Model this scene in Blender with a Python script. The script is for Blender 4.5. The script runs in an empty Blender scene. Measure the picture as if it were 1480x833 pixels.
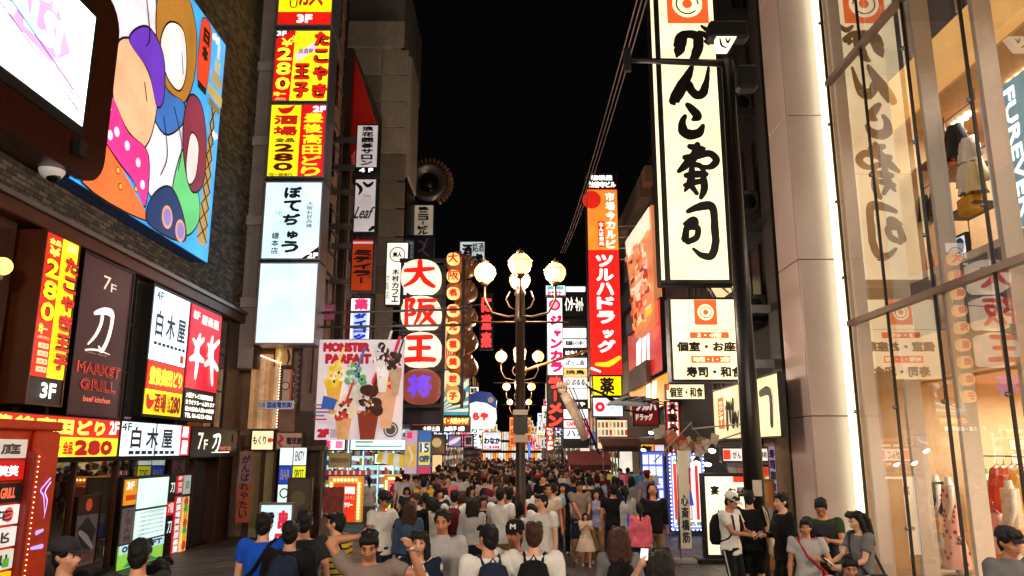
import bpy, bmesh, math, random
import numpy as np
from mathutils import Vector, Matrix, noise
R = math.radians
rnd = random.Random(7)
SC = bpy.context.scene
COL = SC.collection
# ---------------------------------------------------------------- camera
HC, PITCH, FPX = 2.3, math.atan(235.5/1112), 1112.0
cd = bpy.data.cameras.new('camera'); cam = bpy.data.objects.new('camera', cd); COL.objects.link(cam)
cam.location = (0, 0, HC); cam.rotation_euler = (math.pi/2 + PITCH, 0, 0)
cd.sensor_width = 36; cd.lens = 36*FPX/1480; cd.clip_end = 2000; cd.clip_start = .05
SC.camera = cam
# ---------------------------------------------------------------- night sky
w = bpy.data.worlds.new("World"); SC.world = w; w.use_nodes = True
bg = w.node_tree.nodes['Background']; bg.inputs[0].default_value = (.5, .42, .55, 1); bg.inputs[1].default_value = .003
SC.view_settings.view_transform = 'Standard'; SC.view_settings.look = 'None'
SC.view_settings.exposure = 0.0; SC.view_settings.gamma = 1
SC.cycles.use_denoising = True
SC.cycles.max_bounces = 6; SC.cycles.transparent_max_bounces = 12
SC.cycles.sample_clamp_indirect = 4
SC.render.film_transparent = False
# ---------------------------------------------------------------- projecting pixels of the 1480 px photograph to places
def ray(px, py):
    d = (px-740)/FPX; v = (416.5-py)/FPX
    return d, math.cos(PITCH)-v*math.sin(PITCH), math.sin(PITCH)+v*math.cos(PITCH)
def PY(px, py, Y):
    x, y, z = ray(px, py); t = Y/y; return Vector((x*t, Y, z*t+HC))
def PX(px, py, X):
    x, y, z = ray(px, py); t = X/x; return Vector((X, y*t, z*t+HC))
def PZ(px, py, Z):
    x, y, z = ray(px, py); t = (Z-HC)/z; return Vector((x*t, y*t, Z))
# ---------------------------------------------------------------- materials
def lin(h):
    if isinstance(h, str):
        h = h.lstrip('#'); c = [int(h[i:i+2], 16)/255 for i in (0, 2, 4)]
        return tuple(((x+.055)/1.055)**2.4 if x > .04045 else x/12.92 for x in c)
    return tuple(h)
MC = {}
def mat(col, rough=.6, metal=0, emit=0, bump=0, bscale=60, vary=.12, vscale=3, spec=.5, key='', ecol=None):
    k = (str(col), rough, metal, emit, bump, bscale, vary, vscale, spec, str(ecol))
    if k in MC: return MC[k]
    m = bpy.data.materials.new(key or 'surface'); m.use_nodes = True; nt = m.node_tree; n = nt.nodes; L = nt.links
    p = n['Principled BSDF']; c = lin(col)
    p.inputs['Roughness'].default_value = rough; p.inputs['Metallic'].default_value = metal
    p.inputs['Specular IOR Level'].default_value = spec
    tc = n.new('ShaderNodeTexCoord')
    if vary > 0:
        ns = n.new('ShaderNodeTexNoise'); ns.inputs['Scale'].default_value = vscale; ns.inputs['Detail'].default_value = 6; ns.inputs['Roughness'].default_value = .65
        L.new(tc.outputs['Object'], ns.inputs['Vector'])
        mx = n.new('ShaderNodeMix'); mx.data_type = 'RGBA'
        mr = n.new('ShaderNodeMapRange'); mr.inputs[1].default_value = .3; mr.inputs[2].default_value = .7
        L.new(ns.outputs['Fac'], mr.inputs[0]); L.new(mr.outputs[0], mx.inputs[0])
        mx.inputs[6].default_value = tuple(x*(1-vary) for x in c)+(1,); mx.inputs[7].default_value = tuple(min(1, x*(1+vary)) for x in c)+(1,)
        L.new(mx.outputs[2], p.inputs['Base Color'])
    else: p.inputs['Base Color'].default_value = c+(1,)
    if emit > 0:
        p.inputs['Emission Color'].default_value = (lin(ecol) if ecol else c)+(1,)
        if vary > 0:
            n2 = n.new('ShaderNodeTexNoise'); n2.inputs['Scale'].default_value = 1.3; n2.inputs['Detail'].default_value = 4; L.new(tc.outputs['Object'], n2.inputs['Vector'])
            m2 = n.new('ShaderNodeMapRange'); m2.inputs[1].default_value = .3; m2.inputs[2].default_value = .7
            m2.inputs[3].default_value = emit*.74; m2.inputs[4].default_value = emit*1.14
            L.new(n2.outputs['Fac'], m2.inputs[0]); L.new(m2.outputs[0], p.inputs['Emission Strength'])
        else: p.inputs['Emission Strength'].default_value = emit
    if bump > 0:
        nb = n.new('ShaderNodeTexNoise'); nb.inputs['Scale'].default_value = bscale; nb.inputs['Detail'].default_value = 4; L.new(tc.outputs['Object'], nb.inputs['Vector'])
        bp = n.new('ShaderNodeBump'); bp.inputs['Strength'].default_value = bump; bp.inputs['Distance'].default_value = .01
        L.new(nb.outputs['Fac'], bp.inputs['Height']); L.new(bp.outputs[0], p.inputs['Normal'])
    MC[k] = m; return m
def E(col, s=1.0): return mat(col, .35, emit=s, vary=.09, vscale=2.2, spec=.3, key='backlit_acrylic')
def NEON(col, s=4.0): return mat(col, .4, emit=s, vary=0, key='neon')
BLACK = mat('0c0b0c', .45, vary=.1, key='black_paint')
STEEL = mat('8b8a8c', .35, .8, vary=.15, key='steel')
DSTEEL = mat('2b2a2b', .45, .5, vary=.15, key='dark_steel')
def glass(name, tint=(1, 1, 1), refl=.0):
    m = bpy.data.materials.new(name); m.use_nodes = True; nt = m.node_tree; n = nt.nodes; L = nt.links; n.clear()
    o = n.new('ShaderNodeOutputMaterial'); t = n.new('ShaderNodeBsdfTransparent'); t.inputs[0].default_value = tint+(1,)
    g = n.new('ShaderNodeBsdfGlossy'); g.inputs['Roughness'].default_value = .0; g.inputs[0].default_value = (1, 1, 1, 1)
    ge = n.new('ShaderNodeNewGeometry'); dt = n.new('ShaderNodeVectorMath'); dt.operation = 'DOT_PRODUCT'; L.new(ge.outputs['Incoming'], dt.inputs[0]); L.new(ge.outputs['Normal'], dt.inputs[1])
    ab = n.new('ShaderNodeMath'); ab.operation = 'ABSOLUTE'; L.new(dt.outputs['Value'], ab.inputs[0])
    su = n.new('ShaderNodeMath'); su.operation = 'SUBTRACT'; su.inputs[0].default_value = 1; L.new(ab.outputs[0], su.inputs[1])
    pw = n.new('ShaderNodeMath'); pw.operation = 'POWER'; pw.inputs[1].default_value = 4; L.new(su.outputs[0], pw.inputs[0])
    a = n.new('ShaderNodeMath'); a.operation = 'MULTIPLY_ADD'; a.use_clamp = True; a.inputs[1].default_value = 1.7; a.inputs[2].default_value = .08+refl; L.new(pw.outputs[0], a.inputs[0])
    mx = n.new('ShaderNodeMixShader'); L.new(a.outputs[0], mx.inputs[0]); L.new(t.outputs[0], mx.inputs[1]); L.new(g.outputs[0], mx.inputs[2]); L.new(mx.outputs[0], o.inputs[0])
    return m
# ---------------------------------------------------------------- mesh collecting
class MB:
    def __init__(s): s.v = []; s.f = []; s.m = []; s.mats = []; s.smooth = []
    def mi(s, m):
        if m is None: return 0
        if m not in s.mats: s.mats.append(m)
        return s.mats.index(m)
    def add(s, vs, fs, m=None, smooth=False, M=None):
        b = len(s.v); i = s.mi(m)
        if M is not None: vs = [M @ Vector(v) for v in vs]
        s.v += [tuple(v) for v in vs]; s.f += [tuple(b+k for k in f) for f in fs]; s.m += [i]*len(fs); s.smooth += [smooth]*len(fs)
        return s
    def box(s, x0, x1, y0, y1, z0, z1, m=None, M=None):
        v = [(x, y, z) for x in (x0, x1) for y in (y0, y1) for z in (z0, z1)]
        return s.add(v, [(0, 1, 3, 2), (4, 6, 7, 5), (0, 4, 5, 1), (2, 3, 7, 6), (0, 2, 6, 4), (1, 5, 7, 3)], m, M=M)
    def bbox(s, x0, x1, y0, y1, z0, z1, b, m=None, M=None):   # box with chamfered edges
        vs = []; 
        for (X, sx) in ((x0, 1), (x1, -1)):
            for (Y, sy) in ((y0, 1), (y1, -1)):
                for (Z, sz) in ((z0, 1), (z1, -1)):
                    vs += [(X, Y+sy*b, Z+sz*b), (X+sx*b, Y, Z+sz*b), (X+sx*b, Y+sy*b, Z)]
        bm = bmesh.new(); [bm.verts.new(v) for v in vs]; bmesh.ops.convex_hull(bm, input=bm.verts)
        bm.verts.index_update(); r = ([v.co.copy() for v in bm.verts], [[v.index for v in f.verts] for f in bm.faces]); bm.free()
        return s.add(r[0], r[1], m, M=M)
    def tube(s, pts, rad, m=None, n=8, cap=True, smooth=True, sx=1, M=None):
        pts = [Vector(p) for p in pts]; rad = rad if isinstance(rad, (list, tuple)) else [rad]*len(pts)
        vs = []; fs = []; up = None
        for i, p in enumerate(pts):
            d = (pts[min(i+1, len(pts)-1)]-pts[max(i-1, 0)]).normalized()
            if up is None: up = Vector((0, 1, 0)) if abs(d.y) < .9 else Vector((1, 0, 0))
            a = d.cross(up); a = a.normalized() if a.length > 1e-5 else Vector((1, 0, 0)); b = a.cross(d).normalized(); up = b
            for k in range(n):
                t = 2*math.pi*k/n; vs.append(p+(a*math.cos(t)*sx+b*math.sin(t))*rad[i])
        for i in range(len(pts)-1):
            for k in range(n): fs.append((i*n+k, i*n+(k+1) % n, (i+1)*n+(k+1) % n, (i+1)*n+k))
        if cap: fs += [tuple(range(n-1, -1, -1)), tuple((len(pts)-1)*n+k for k in range(n))]
        return s.add(vs, fs, m, smooth, M)
    def loft(s, rings, m=None, n=16, cap=True, smooth=True, M=None):   # rings: (center, rx, ry[, power])
        vs = []; fs = []
        for r in rings:
            c = Vector(r[0]); pw = r[3] if len(r) > 3 else 1
            for k in range(n):
                t = 2*math.pi*k/n; cx, sy = math.cos(t), math.sin(t)
                vs.append(c+Vector((math.copysign(abs(cx)**pw, cx)*r[1], math.copysign(abs(sy)**pw, sy)*r[2], 0)))
        for i in range(len(rings)-1):
            for k in range(n): fs.append((i*n+k, i*n+(k+1) % n, (i+1)*n+(k+1) % n, (i+1)*n+k))
        if cap: fs += [tuple(range(n-1, -1, -1)), tuple((len(rings)-1)*n+k for k in range(n))]
        return s.add(vs, fs, m, smooth, M)
    def ell(s, c, r, m=None, n=12, k=8, M=None):
        r = r if isinstance(r, (tuple, list)) else (r, r, r)
        vs = [(c[0], c[1], c[2]-r[2])]; fs = []
        for i in range(1, k):
            a = math.pi*i/k
            for j in range(n):
                t = 2*math.pi*j/n; vs.append((c[0]+r[0]*math.sin(a)*math.cos(t), c[1]+r[1]*math.sin(a)*math.sin(t), c[2]-r[2]*math.cos(a)))
        vs.append((c[0], c[1], c[2]+r[2])); T = len(vs)-1
        for j in range(n):
            fs.append((0, 1+(j+1) % n, 1+j)); fs.append((T, T-n+j, T-n+(j+1) % n))
        for i in range(k-2):
            for j in range(n): fs.append((1+i*n+j, 1+i*n+(j+1) % n, 1+(i+1)*n+(j+1) % n, 1+(i+1)*n+j))
        return s.add(vs, fs, m, True, M)
    def disc(s, c, r, m=None, n=20, axis='y', M=None, ry=None):
        ry = ry or r
        vs = [(c[0]+r*math.cos(2*math.pi*k/n), c[1], c[2]+ry*math.sin(2*math.pi*k/n)) for k in range(n)]
        return s.add(vs, [tuple(range(n))], m, M=M)
    def prism(s, poly, y0, y1, m=None, M=None):   # polygon in x,z pushed from y0 to y1
        n = len(poly); vs = [(x, y0, z) for x, z in poly]+[(x, y1, z) for x, z in poly]
        return s.add(vs, [tuple(range(n)), tuple(range(2*n-1, n-1, -1))]+[(i, (i+1) % n+0, (i+1) % n+n, i+n) for i in range(n)], m, M=M)
    def mesh(s, name):
        me = bpy.data.meshes.new(name); me.from_pydata(s.v, [], s.f)
        for m in s.mats: me.materials.append(m)
        if s.mats: me.polygons.foreach_set('material_index', s.m)
        me.polygons.foreach_set('use_smooth', s.smooth); me.update(); return me
    def build(s, name, m=None, parent=None, loc=None, rz=None):
        if m is not None and not s.mats: s.mats = [m]
        o = bpy.data.objects.new(name, s.mesh(name)); COL.objects.link(o)
        if parent: o.parent = parent
        if loc is not None: o.location = loc
        if rz is not None: o.rotation_euler = (0, 0, rz)
        return o
def tag(o, label=None, cat=None, group=None, kind=None):
    for k, v in (('label', label), ('category', cat), ('group', group), ('kind', kind)):
        if v: o[k] = v
    return o
def thing(name, label, cat, loc=(0, 0, 0), rz=0, group=None):
    o = bpy.data.objects.new(name, None); COL.objects.link(o); o.location = loc; o.rotation_euler = (0, 0, rz); o.empty_display_size = .2
    return tag(o, label, cat, group)
KIDS = {}
def copy_tree(o, parent=None):
    c = o.copy(); COL.objects.link(c); c.parent = parent
    for ch in [x for x in o.children]: copy_tree(ch, c)
    return c
def inst(me, name, parent, loc=(0, 0, 0), rot=(0, 0, 0), scale=None, mt=None):   # an object that shares mesh data
    o = bpy.data.objects.new(name, me); COL.objects.link(o); o.parent = parent; o.location = loc; o.rotation_euler = rot
    if scale: o.scale = scale
    if mt is not None:
        for i, x in enumerate(mt if isinstance(mt, (list, tuple)) else [mt]):
            o.material_slots[i].link = 'OBJECT'; o.material_slots[i].material = x
    return o
# ---------------------------------------------------------------- lettering
_tc = bpy.data.curves.new('text', 'FONT'); _tc.resolution_u = 2; _to = bpy.data.objects.new('text', _tc); COL.objects.link(_to)
_cache = {}
def glyphs(txt):
    if txt in _cache: return _cache[txt]
    _tc.body = txt; bpy.context.view_layer.update()
    me = bpy.data.meshes.new_from_object(_to.evaluated_get(bpy.context.evaluated_depsgraph_get()))
    v = [(a.co.x, a.co.y) for a in me.vertices]; f = [tuple(p.vertices) for p in me.polygons]; bpy.data.meshes.remove(me)
    if v:
        x0 = min(a[0] for a in v); x1 = max(a[0] for a in v); y0 = min(a[1] for a in v); y1 = max(a[1] for a in v)
        if len(txt) == 1 and ord(txt) > 0x3000:      # keep the em box of Japanese characters, so small kana stay small
            if txt in 'ーッュャョっゅょゃ・': x0, x1, y0, y1 = min(x0, .08), max(x1, .92), min(y0, .0), max(y1, .8)
        sx = max(x1-x0, .12); sy = max(y1-y0, .12)
        v = [((a-x0)/sx, (b-y0)/sy) for a, b in v]
    _cache[txt] = (v, f, ); return _cache[txt]
OFF8 = [(math.cos(k*math.pi/4), math.sin(k*math.pi/4)) for k in range(8)]
def put_text(mb, txt, x0, z0, x1, z1, y, m, bold=0, M=None, shear=0):
    """fit a line of text into the box (x0,z0)-(x1,z1) in the plane y"""
    v, f = glyphs(txt)
    if not v: return
    x0 += bold; x1 -= bold; z0 += bold; z1 -= bold
    base = [(x0+(a+shear*(b-.5))*(x1-x0), z0+b*(z1-z0)) for a, b in v]
    offs = [(0, 0)] if bold <= 0 else [(0, 0)]+OFF8
    for i, (dx, dz) in enumerate(offs):
        mb.add([(a+dx*bold, y-.00015*i, b+dz*bold) for a, b in base], f, m, M=M)
def put_vtext(mb, txt, x0, z0, x1, z1, y, m, bold=0, M=None, gap=.1, shear=0):
    n = len(txt); h = (z1-z0)/n
    for i, ch in enumerate(txt):
        if ch == ' ': continue
        a = z1-(i+1)*h+h*gap/2; b = z1-i*h-h*gap/2; xa, xb = x0, x1
        if ch in 'ー一': ch2 = '|' if ch == 'ー' else ch
        else: ch2 = ch
        if ch2 == '|': c = (x0+x1)/2; xa, xb = c-(x1-x0)*.08, c+(x1-x0)*.08
        if ch in 'っゅょゃッュャョ': xa, xb = x0+(x1-x0)*.2, x1-(x1-x0)*.02; b -= h*.15
        if ch == '・': c = (x0+x1)/2; q = (x1-x0)*.1; xa, xb = c-q, c+q; cz = (a+b)/2; a, b = cz-q, cz+q
        if ch2 == '一': cz = (a+b)/2; a, b = cz-h*.07, cz+h*.07
        put_text(mb, ch2, xa, a, xb, b, y, m, bold, M, shear)
def stroke(mb, pts, y, m, n=5, M=None, k=[0]):
    """one brush stroke: pts = (x, z, half width); Catmull-Rom ribbon with round ends"""
    P = [Vector(p) for p in pts]; Q = []
    if len(P) == 2: P = [P[0], (P[0]+P[1])/2, P[1]]
    for i in range(len(P)-1):
        a, b, c, d = P[max(i-1, 0)], P[i], P[i+1], P[min(i+2, len(P)-1)]
        for j in range(n):
            t = j/n; Q.append(.5*((2*b)+(c-a)*t+(2*a-5*b+4*c-d)*t*t+(3*b-a-3*c+d)*t**3))
    Q.append(P[-1]); vs = []; fs = []; k[0] += 1; yy = y-(k[0] % 7)*.0003
    for i, q in enumerate(Q):
        d = Q[min(i+1, len(Q)-1)]-Q[max(i-1, 0)]; d = Vector((d.x, d.y)).normalized(); w = max(q.z, .001)
        w1 = w*(1+.12*noise.noise((q.x*9, q.y*9, 3))); w2 = w*(1+.12*noise.noise((q.x*9, q.y*9, 8)))
        vs += [(q.x-d.y*w1, yy, q.y+d.x*w1), (q.x+d.y*w2, yy, q.y-d.x*w2)]
    for i in range(len(Q)-1): fs.append((2*i, 2*i+1, 2*i+3, 2*i+2))
    mb.add(vs, fs, m, M=M)
    for e, q in ((0, Q[0]), (1, Q[-1])): mb.disc((q.x, yy-.0001*(e+1), q.y), max(q.z, .001)*.97, m, 10, M=M)
# ---------------------------------------------------------------- signs
def clip01(q):
    for ax, lim, sg in ((0, 0, 1), (0, 1, -1), (1, 0, 1), (1, 1, -1)):
        r = []
        for i in range(len(q)):
            a, b = q[i-1], q[i]; da, db = sg*(a[ax]-lim), sg*(b[ax]-lim)
            if (da < 0) != (db < 0): t = da/(da-db); r.append((a[0]+(b[0]-a[0])*t, a[1]+(b[1]-a[1])*t))
            if db >= 0: r.append(b)
        q = r
        if not q: break
    return q
def elems(mb, W, Hh, els, y0, off=(0, 0)):
    """els in sign fractions, u from the left, v from the TOP"""
    X = lambda u: -W/2+u*W+off[0]
    Z = lambda v: Hh-v*Hh+off[1]
    y = y0
    for e in els:
        y -= .0025; k = e[0]
        if k == 'r': mb.add([(X(e[1]), y, Z(e[4])), (X(e[3]), y, Z(e[4])), (X(e[3]), y, Z(e[2])), (X(e[1]), y, Z(e[2]))], [(0, 1, 2, 3)], e[5])
        elif k == 't': put_text(mb, e[5], X(e[1]), Z(e[4]), X(e[3]), Z(e[2]), y, e[6], (e[7] if len(e) > 7 else 0), shear=e[8] if len(e) > 8 else 0)
        elif k == 'v': put_vtext(mb, e[5], X(e[1]), Z(e[4]), X(e[3]), Z(e[2]), y, e[6], (e[7] if len(e) > 7 else 0), gap=.12)
        elif k == 'c': mb.disc((X(e[1]), y, Z(e[2])), e[3]*W, e[4], 24, ry=(e[5]*W if len(e) > 5 else None))
        elif k == 'p':
            q = clip01(e[1])
            if len(q) > 2: mb.add([(X(u), y, Z(v)) for u, v in q], [tuple(range(len(q)))], e[2])
        elif k == 's': stroke(mb, [(X(a), Z(b), c*W) for a, b, c in e[1]], y, e[2])
def sign(name, label, cat, c, W, Hh, D, els, face, rz=0, frame=None, fw=.04, group=None, double=False, tilt=0, bracket=None, extra_panels=None):
    """light box: base centre c, width, height, depth; face toward local -y"""
    frame = frame or DSTEEL
    t = thing(name, label, cat, c, rz, group)
    if tilt: t.rotation_euler = (0, tilt, rz)
    b = MB(); y0 = -D/2
    b.box(-W/2+.004, W/2-.004, y0+.02, D/2, 0.004, Hh-.004); b.build('housing', frame, t)
    p = MB(); p.box(-W/2+fw, W/2-fw, y0+.004, y0+.03, fw, Hh-fw); p.build('face_panel', face, t)
    f = MB()
    f.box(-W/2, -W/2+fw, y0-.02, y0+.05, 0, Hh); f.box(W/2-fw, W/2, y0-.02, y0+.05, 0, Hh)
    f.box(-W/2+fw, W/2-fw, y0-.018, y0+.05, 0, fw); f.box(-W/2+fw, W/2-fw, y0-.018, y0+.05, Hh-fw, Hh); f.build('frame', frame, t)
    if els:
        l = MB(); elems(l, W, Hh, els, y0+.003); l.build('lettering', None, t)
    if bracket:
        for (bx0, bx1, bz) in bracket:
            q = MB(); q.box(bx0, bx1, -.06, .06, bz-.09, bz+.09); q.build('bracket', STEEL, t)
    return t
def fsign(name, label, cat, px0, py0, px1, py1, Y, els, face, D=.25, **k):
    pm = (py0+py1)/2; a = PY(px0, pm, Y); b = PY(px1, pm, Y); z1 = PY((px0+px1)/2, py0, Y).z; z0 = PY((px0+px1)/2, py1, Y).z
    return sign(name, label, cat, ((a.x+b.x)/2, Y+D/2, z0), b.x-a.x, z1-z0, D, els, face, **k)
def wsign(name, label, cat, X, Ya, Yb, z0, z1, els, face, D=.2, **k):
    """on a wall plane x = X, facing the street"""
    s = 1 if X < 0 else -1
    return sign(name, label, cat, (X-s*D/2, (Ya+Yb)/2, z0), abs(Yb-Ya), z1-z0, D, els, face, rz=s*math.pi/2, **k)
# ================================================================ ground
def paver_mat():
    m = bpy.data.materials.new('paving_stone'); m.use_nodes = True; nt = m.node_tree; n = nt.nodes; L = nt.links; p = n['Principled BSDF']
    tc = n.new('ShaderNodeTexCoord'); a = n.new('ShaderNodeTexNoise'); a.inputs['Scale'].default_value = 1.3; a.inputs['Detail'].default_value = 8; a.inputs['Roughness'].default_value = .7
    g = n.new('ShaderNodeNewGeometry'); L.new(g.outputs['Position'], a.inputs['Vector'])
    cr = n.new('ShaderNodeValToRGB'); cr.color_ramp.elements[0].position = .3; cr.color_ramp.elements[0].color = (.055, .05, .047, 1)
    cr.color_ramp.elements[1].position = .75; cr.color_ramp.elements[1].color = (.15, .135, .125, 1); L.new(a.outputs['Fac'], cr.inputs[0])
    rn = n.new('ShaderNodeMix'); rn.data_type = 'RGBA'; rn.blend_type = 'MULTIPLY'; rn.inputs[0].default_value = .5
    L.new(cr.outputs[0], rn.inputs[6]); L.new(g.outputs['Random Per Island'], rn.inputs[7]); L.new(rn.outputs[2], p.inputs['Base Color'])
    b = n.new('ShaderNodeTexNoise'); b.inputs['Scale'].default_value = 90; L.new(g.outputs['Position'], b.inputs['Vector'])
    bp = n.new('ShaderNodeBump'); bp.inputs['Strength'].default_value = .25; bp.inputs['Distance'].default_value = .01; L.new(b.outputs['Fac'], bp.inputs['Height']); L.new(bp.outputs[0], p.inputs['Normal'])
    rr = n.new('ShaderNodeMapRange'); rr.inputs[3].default_value = .35; rr.inputs[4].default_value = .7; L.new(a.outputs['Fac'], rr.inputs[0]); L.new(rr.outputs[0], p.inputs['Roughness'])
    return m
PAV = paver_mat()
g = MB(); g.add([(-300, -100, 0), (300, -100, 0), (300, 900, 0), (-300, 900, 0)], [(0, 1, 2, 3)]); ground = g.build('street_ground', mat('35322f', .7, bump=.3, bscale=30, vary=.3, vscale=.8)); tag(ground, kind='structure')
pv = []
for i in range(-20, 16):
    for j in range(0, 34):
        pv.append((i*.42+.21*(j % 2), 12.6+j*.42))
pv.sort(key=lambda p: (p[0]-3.2)**2*1.5+(p[1]-18.5)**2)
pme = MB().bbox(-.205, .205, -.205, .205, 0, .02, .006, PAV).mesh('paver')
rest = MB()
for k, (x, y) in enumerate(pv):
    dz = rnd.uniform(0, .003)
    if k < 290: inst(pme, 'paver', ground, (x, y, dz))
    else: rest.bbox(x-.205, x+.205, y-.205, y+.205, 0, .02+dz, .006)
tag(rest.build('paving', PAV, ground), kind='stuff')

# ================================================================ left commercial building
BRK = [mat(c, .75, bump=.4, bscale=80, vary=.2, key='brick') for c in ('4a423c', '5b5148', '3a3532', '6a5c50')]
BROWN = mat('3a2018', .3, vary=.15, key='brown_cladding'); BROWN2 = mat('5a3524', .35, .3, vary=.2, key='bronze_cladding')
WARMDARK = mat('24130c', .4, vary=.2, key='dark_cladding')
XL = -7.5
A = thing('commercial_building', 'brick and brown clad commercial building with sign boxes at the left side of the street', 'building', (XL, 14, 0))
def Ab(name, x0, x1, y0, y1, z0, z1, m, parent=None, ch=.0):
    b = MB(); (b.bbox(x0-XL, x1-XL, y0-14, y1-14, z0, z1, ch) if ch else b.box(x0-XL, x1-XL, y0-14, y1-14, z0, z1)); return b.build(name, m, parent or A)
upw = Ab('brick_wall', -14, XL, 4, 21.2, 5.95, 17, mat('3f3a36', .8, bump=.3, vary=.2))
Ab('wall_core', -14, XL-.45, 4, 21.2, 2.85, 5.72, WARMDARK)
Ab('cornice', -14, XL+.16, 3.9, 21.3, 5.72, 5.95, BROWN2, ch=.02)
Ab('cornice_lip', XL+.1, XL+.22, 3.9, 21.3, 5.95, 6.03, STEEL)
Ab('corner_pillar', XL-1.2, XL, 20.25, 21.2, 0, 5.72, BROWN, ch=.02)
Ab('roof_parapet', -14, XL+.1, 3.9, 21.3, 17, 17.4, WARMDARK)
brs = []
nrow = 0; z = 6.06
while z < 14.5:
    y = 8.6+(nrow % 2)*.115
    while y < 21.0:
        if z < 7.3 or y > 16.9: brs.append((y, z))
        y += .23
    z += .082; nrow += 1
brs.sort(key=lambda p: p[0]**2+(p[1]-HC)**2*1.3)
bme = MB().bbox(0, .022, -.108, .108, -.034, .034, .006, BRK[0]).mesh('brick')
br = MB()
for k, (y, z) in enumerate(brs):
    dx = rnd.uniform(-.004, .004)
    if k < 290: inst(bme, 'brick', upw, (dx, y-14, z), mt=rnd.choice(BRK))
    else: br.bbox(dx, dx+.022, y-14-.108, y-14+.108, z-.034, z+.034, .006, rnd.choice(BRK))
tag(br.build('brickwork', None, upw), kind='stuff')
# cladding, glass and inner rooms of the middle floor
for (a, b) in ((4, 11.3), (12.62, 12.7), (14.6, 14.75), (17.5, 17.6)):
    Ab('cladding_panel', XL-.45, XL-.05, a, b, 2.86, 5.71, BROWN, ch=.01)
GL = glass('window_glass', (.75, .72, .7), .02)
for (a, b, c) in ((14.75, 15.45, '8a4a20'), (19.1, 20.22, 'a8672c')):
    f = Ab('window', XL-.12, XL-.05, a, b, 2.9, 5.7, GL)
    for zz in (3.8, 4.75): Ab('transom', XL-.06, XL-.02, a, b, zz-.02, zz+.02, DSTEEL, f)
    Ab('mullion', XL-.07, XL-.015, (a+b)/2-.02, (a+b)/2+.02, 2.9, 5.7, DSTEEL, f)
    Ab('lit_room', XL-.44, XL-.40, a, b, 2.9, 5.7, mat(c, .7, emit=.25, vary=.5, vscale=1.5))
# ground floor: glass shopfront
Ab('fascia', XL-.5, XL-.1, 4, 20.25, 2.12, 2.86, BLACK)
SG = glass('shop_glass', (.55, .5, .47), .04)
sf = Ab('shopfront', XL-.35, XL-.32, 4, 20.2, .1, 2.1, SG)
for yy in (10.2, 12.2, 14.1, 15.6, 19.3): Ab('mullion', XL-.37, XL-.27, yy-.035, yy+.035, .0, 2.1, BROWN2, sf)
Ab('plinth', XL-.5, XL-.2, 4, 20.2, 0, .1, DSTEEL)
Ab('inner_wall', XL-3.2, XL-3.0, 4, 20.2, 0, 2.8, mat('6a5030', .6, emit=.05, ecol='c08040', vary=.4, vscale=.8))
Ab('shop_ceiling', XL-3.0, XL-.4, 4, 20.2, 2.12, 2.2, mat('70583c', .6))
for yy in (9.5, 11.6, 13.0, 16.6):
    o = MB().disc((0, 0, 0), .09, NEON('ffd9a0', 6), 16, M=Matrix.Rotation(math.pi/2, 4, 'X')).build('downlight', None, A, (-1.1, yy-14, 2.115))
# poster on the glass and in the lobby
wsign('lobby_poster', 'grey poster with a dark round picture behind the shop glass beneath the band of signs', 'poster', XL-.27, 11.0, 12.05, .55, 1.62,
      [('r', 0, 0, 1, .3, mat('9a9488', .6)), ('r', .0, .3, 1, .9, mat('27313c', .6)), ('c', .5, .75, .42, mat('0d0d0f', .6)), ('t', .05, .31, .95, .39, 'OSAKA SUMMIT', mat('d0c8b8', .6)), ('r', .2, .92, .8, .97, mat('d8d0c0', .6))], mat('8d8778', .6), D=.02, frame=BROWN, fw=.012)
wsign('door_poster', 'dim grey poster with an orange round topped header on the dark shop wall', 'poster', XL-.24, 14.2, 15.0, .25, 1.5,
      [('r', .05, .27, .95, .98, mat('6f6a74', .6)), ('c', .5, .13, .14, mat('d9532a', .5, emit=.25)), ('p', [(.1, .45), (.5, .3), (.9, .5), (.7, .8), (.3, .75)], mat('2d2c33', .6)), ('t', .1, .8, .9, .93, 'AKISM', mat('a03030', .6)), ('s', [(.2, .5, .05), (.5, .6, .08), (.8, .75, .04)], mat('b0aab8', .5))], mat('3a2018', .6), D=.02, frame=BROWN, fw=.01)
# lit menu board, a grid of little panels
mb_ = thing('menu_board', 'large lit menu board with white and red panels beside the dark shopfront', 'menu board', (XL-.2, 17.35, .0), math.pi/2)
MB().box(-1.65, 1.65, 0, .12, .0, 1.78).build('backing', BLACK, mb_)
def mpanel(u0, u1, v0, v1, m, els):
    b = MB(); X0, X1, Z0, Z1 = -1.6+3.2*u0, -1.6+3.2*u1, 1.75-1.75*v1, 1.75-1.75*v0
    b.box(X0+.015, X1-.015, -.03, 0, Z0+.015, Z1-.015, m)
    l = MB(); W = X1-X0; elems(l, W, Z1-Z0, els, -.032, ((X0+X1)/2, Z0)); p = b.build('panel', None, mb_)
    if els: l.build('print', None, p)
Wt, Rd, Bk, Yl = E('d8f4f0', 1.0), E('c8202c', .7), mat('15100f', .5), E('f3c020', .9)
mpanel(0, .16, 0, .3, E('e09018', .9), [('t', .1, .1, .7, .4, '3F', Wt, .01), ('r', .1, .6, .9, .8, E('c84020', .6))])
mpanel(.18, .62, .0, .36, Wt, []); mpanel(.18, .62, .37, .72, Wt, [('t', .1, .06+.14*i, .9, .13+.14*i, 'お品書き 本日のおすすめ 焼鳥', mat('44606a', .5)) for i in range(6)])
mpanel(0, .16, .32, .72, mat('8a7a80', .5, emit=.15), [('v', .2, .05, .8, .95, '刀炭火焼', Bk)])
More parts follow.
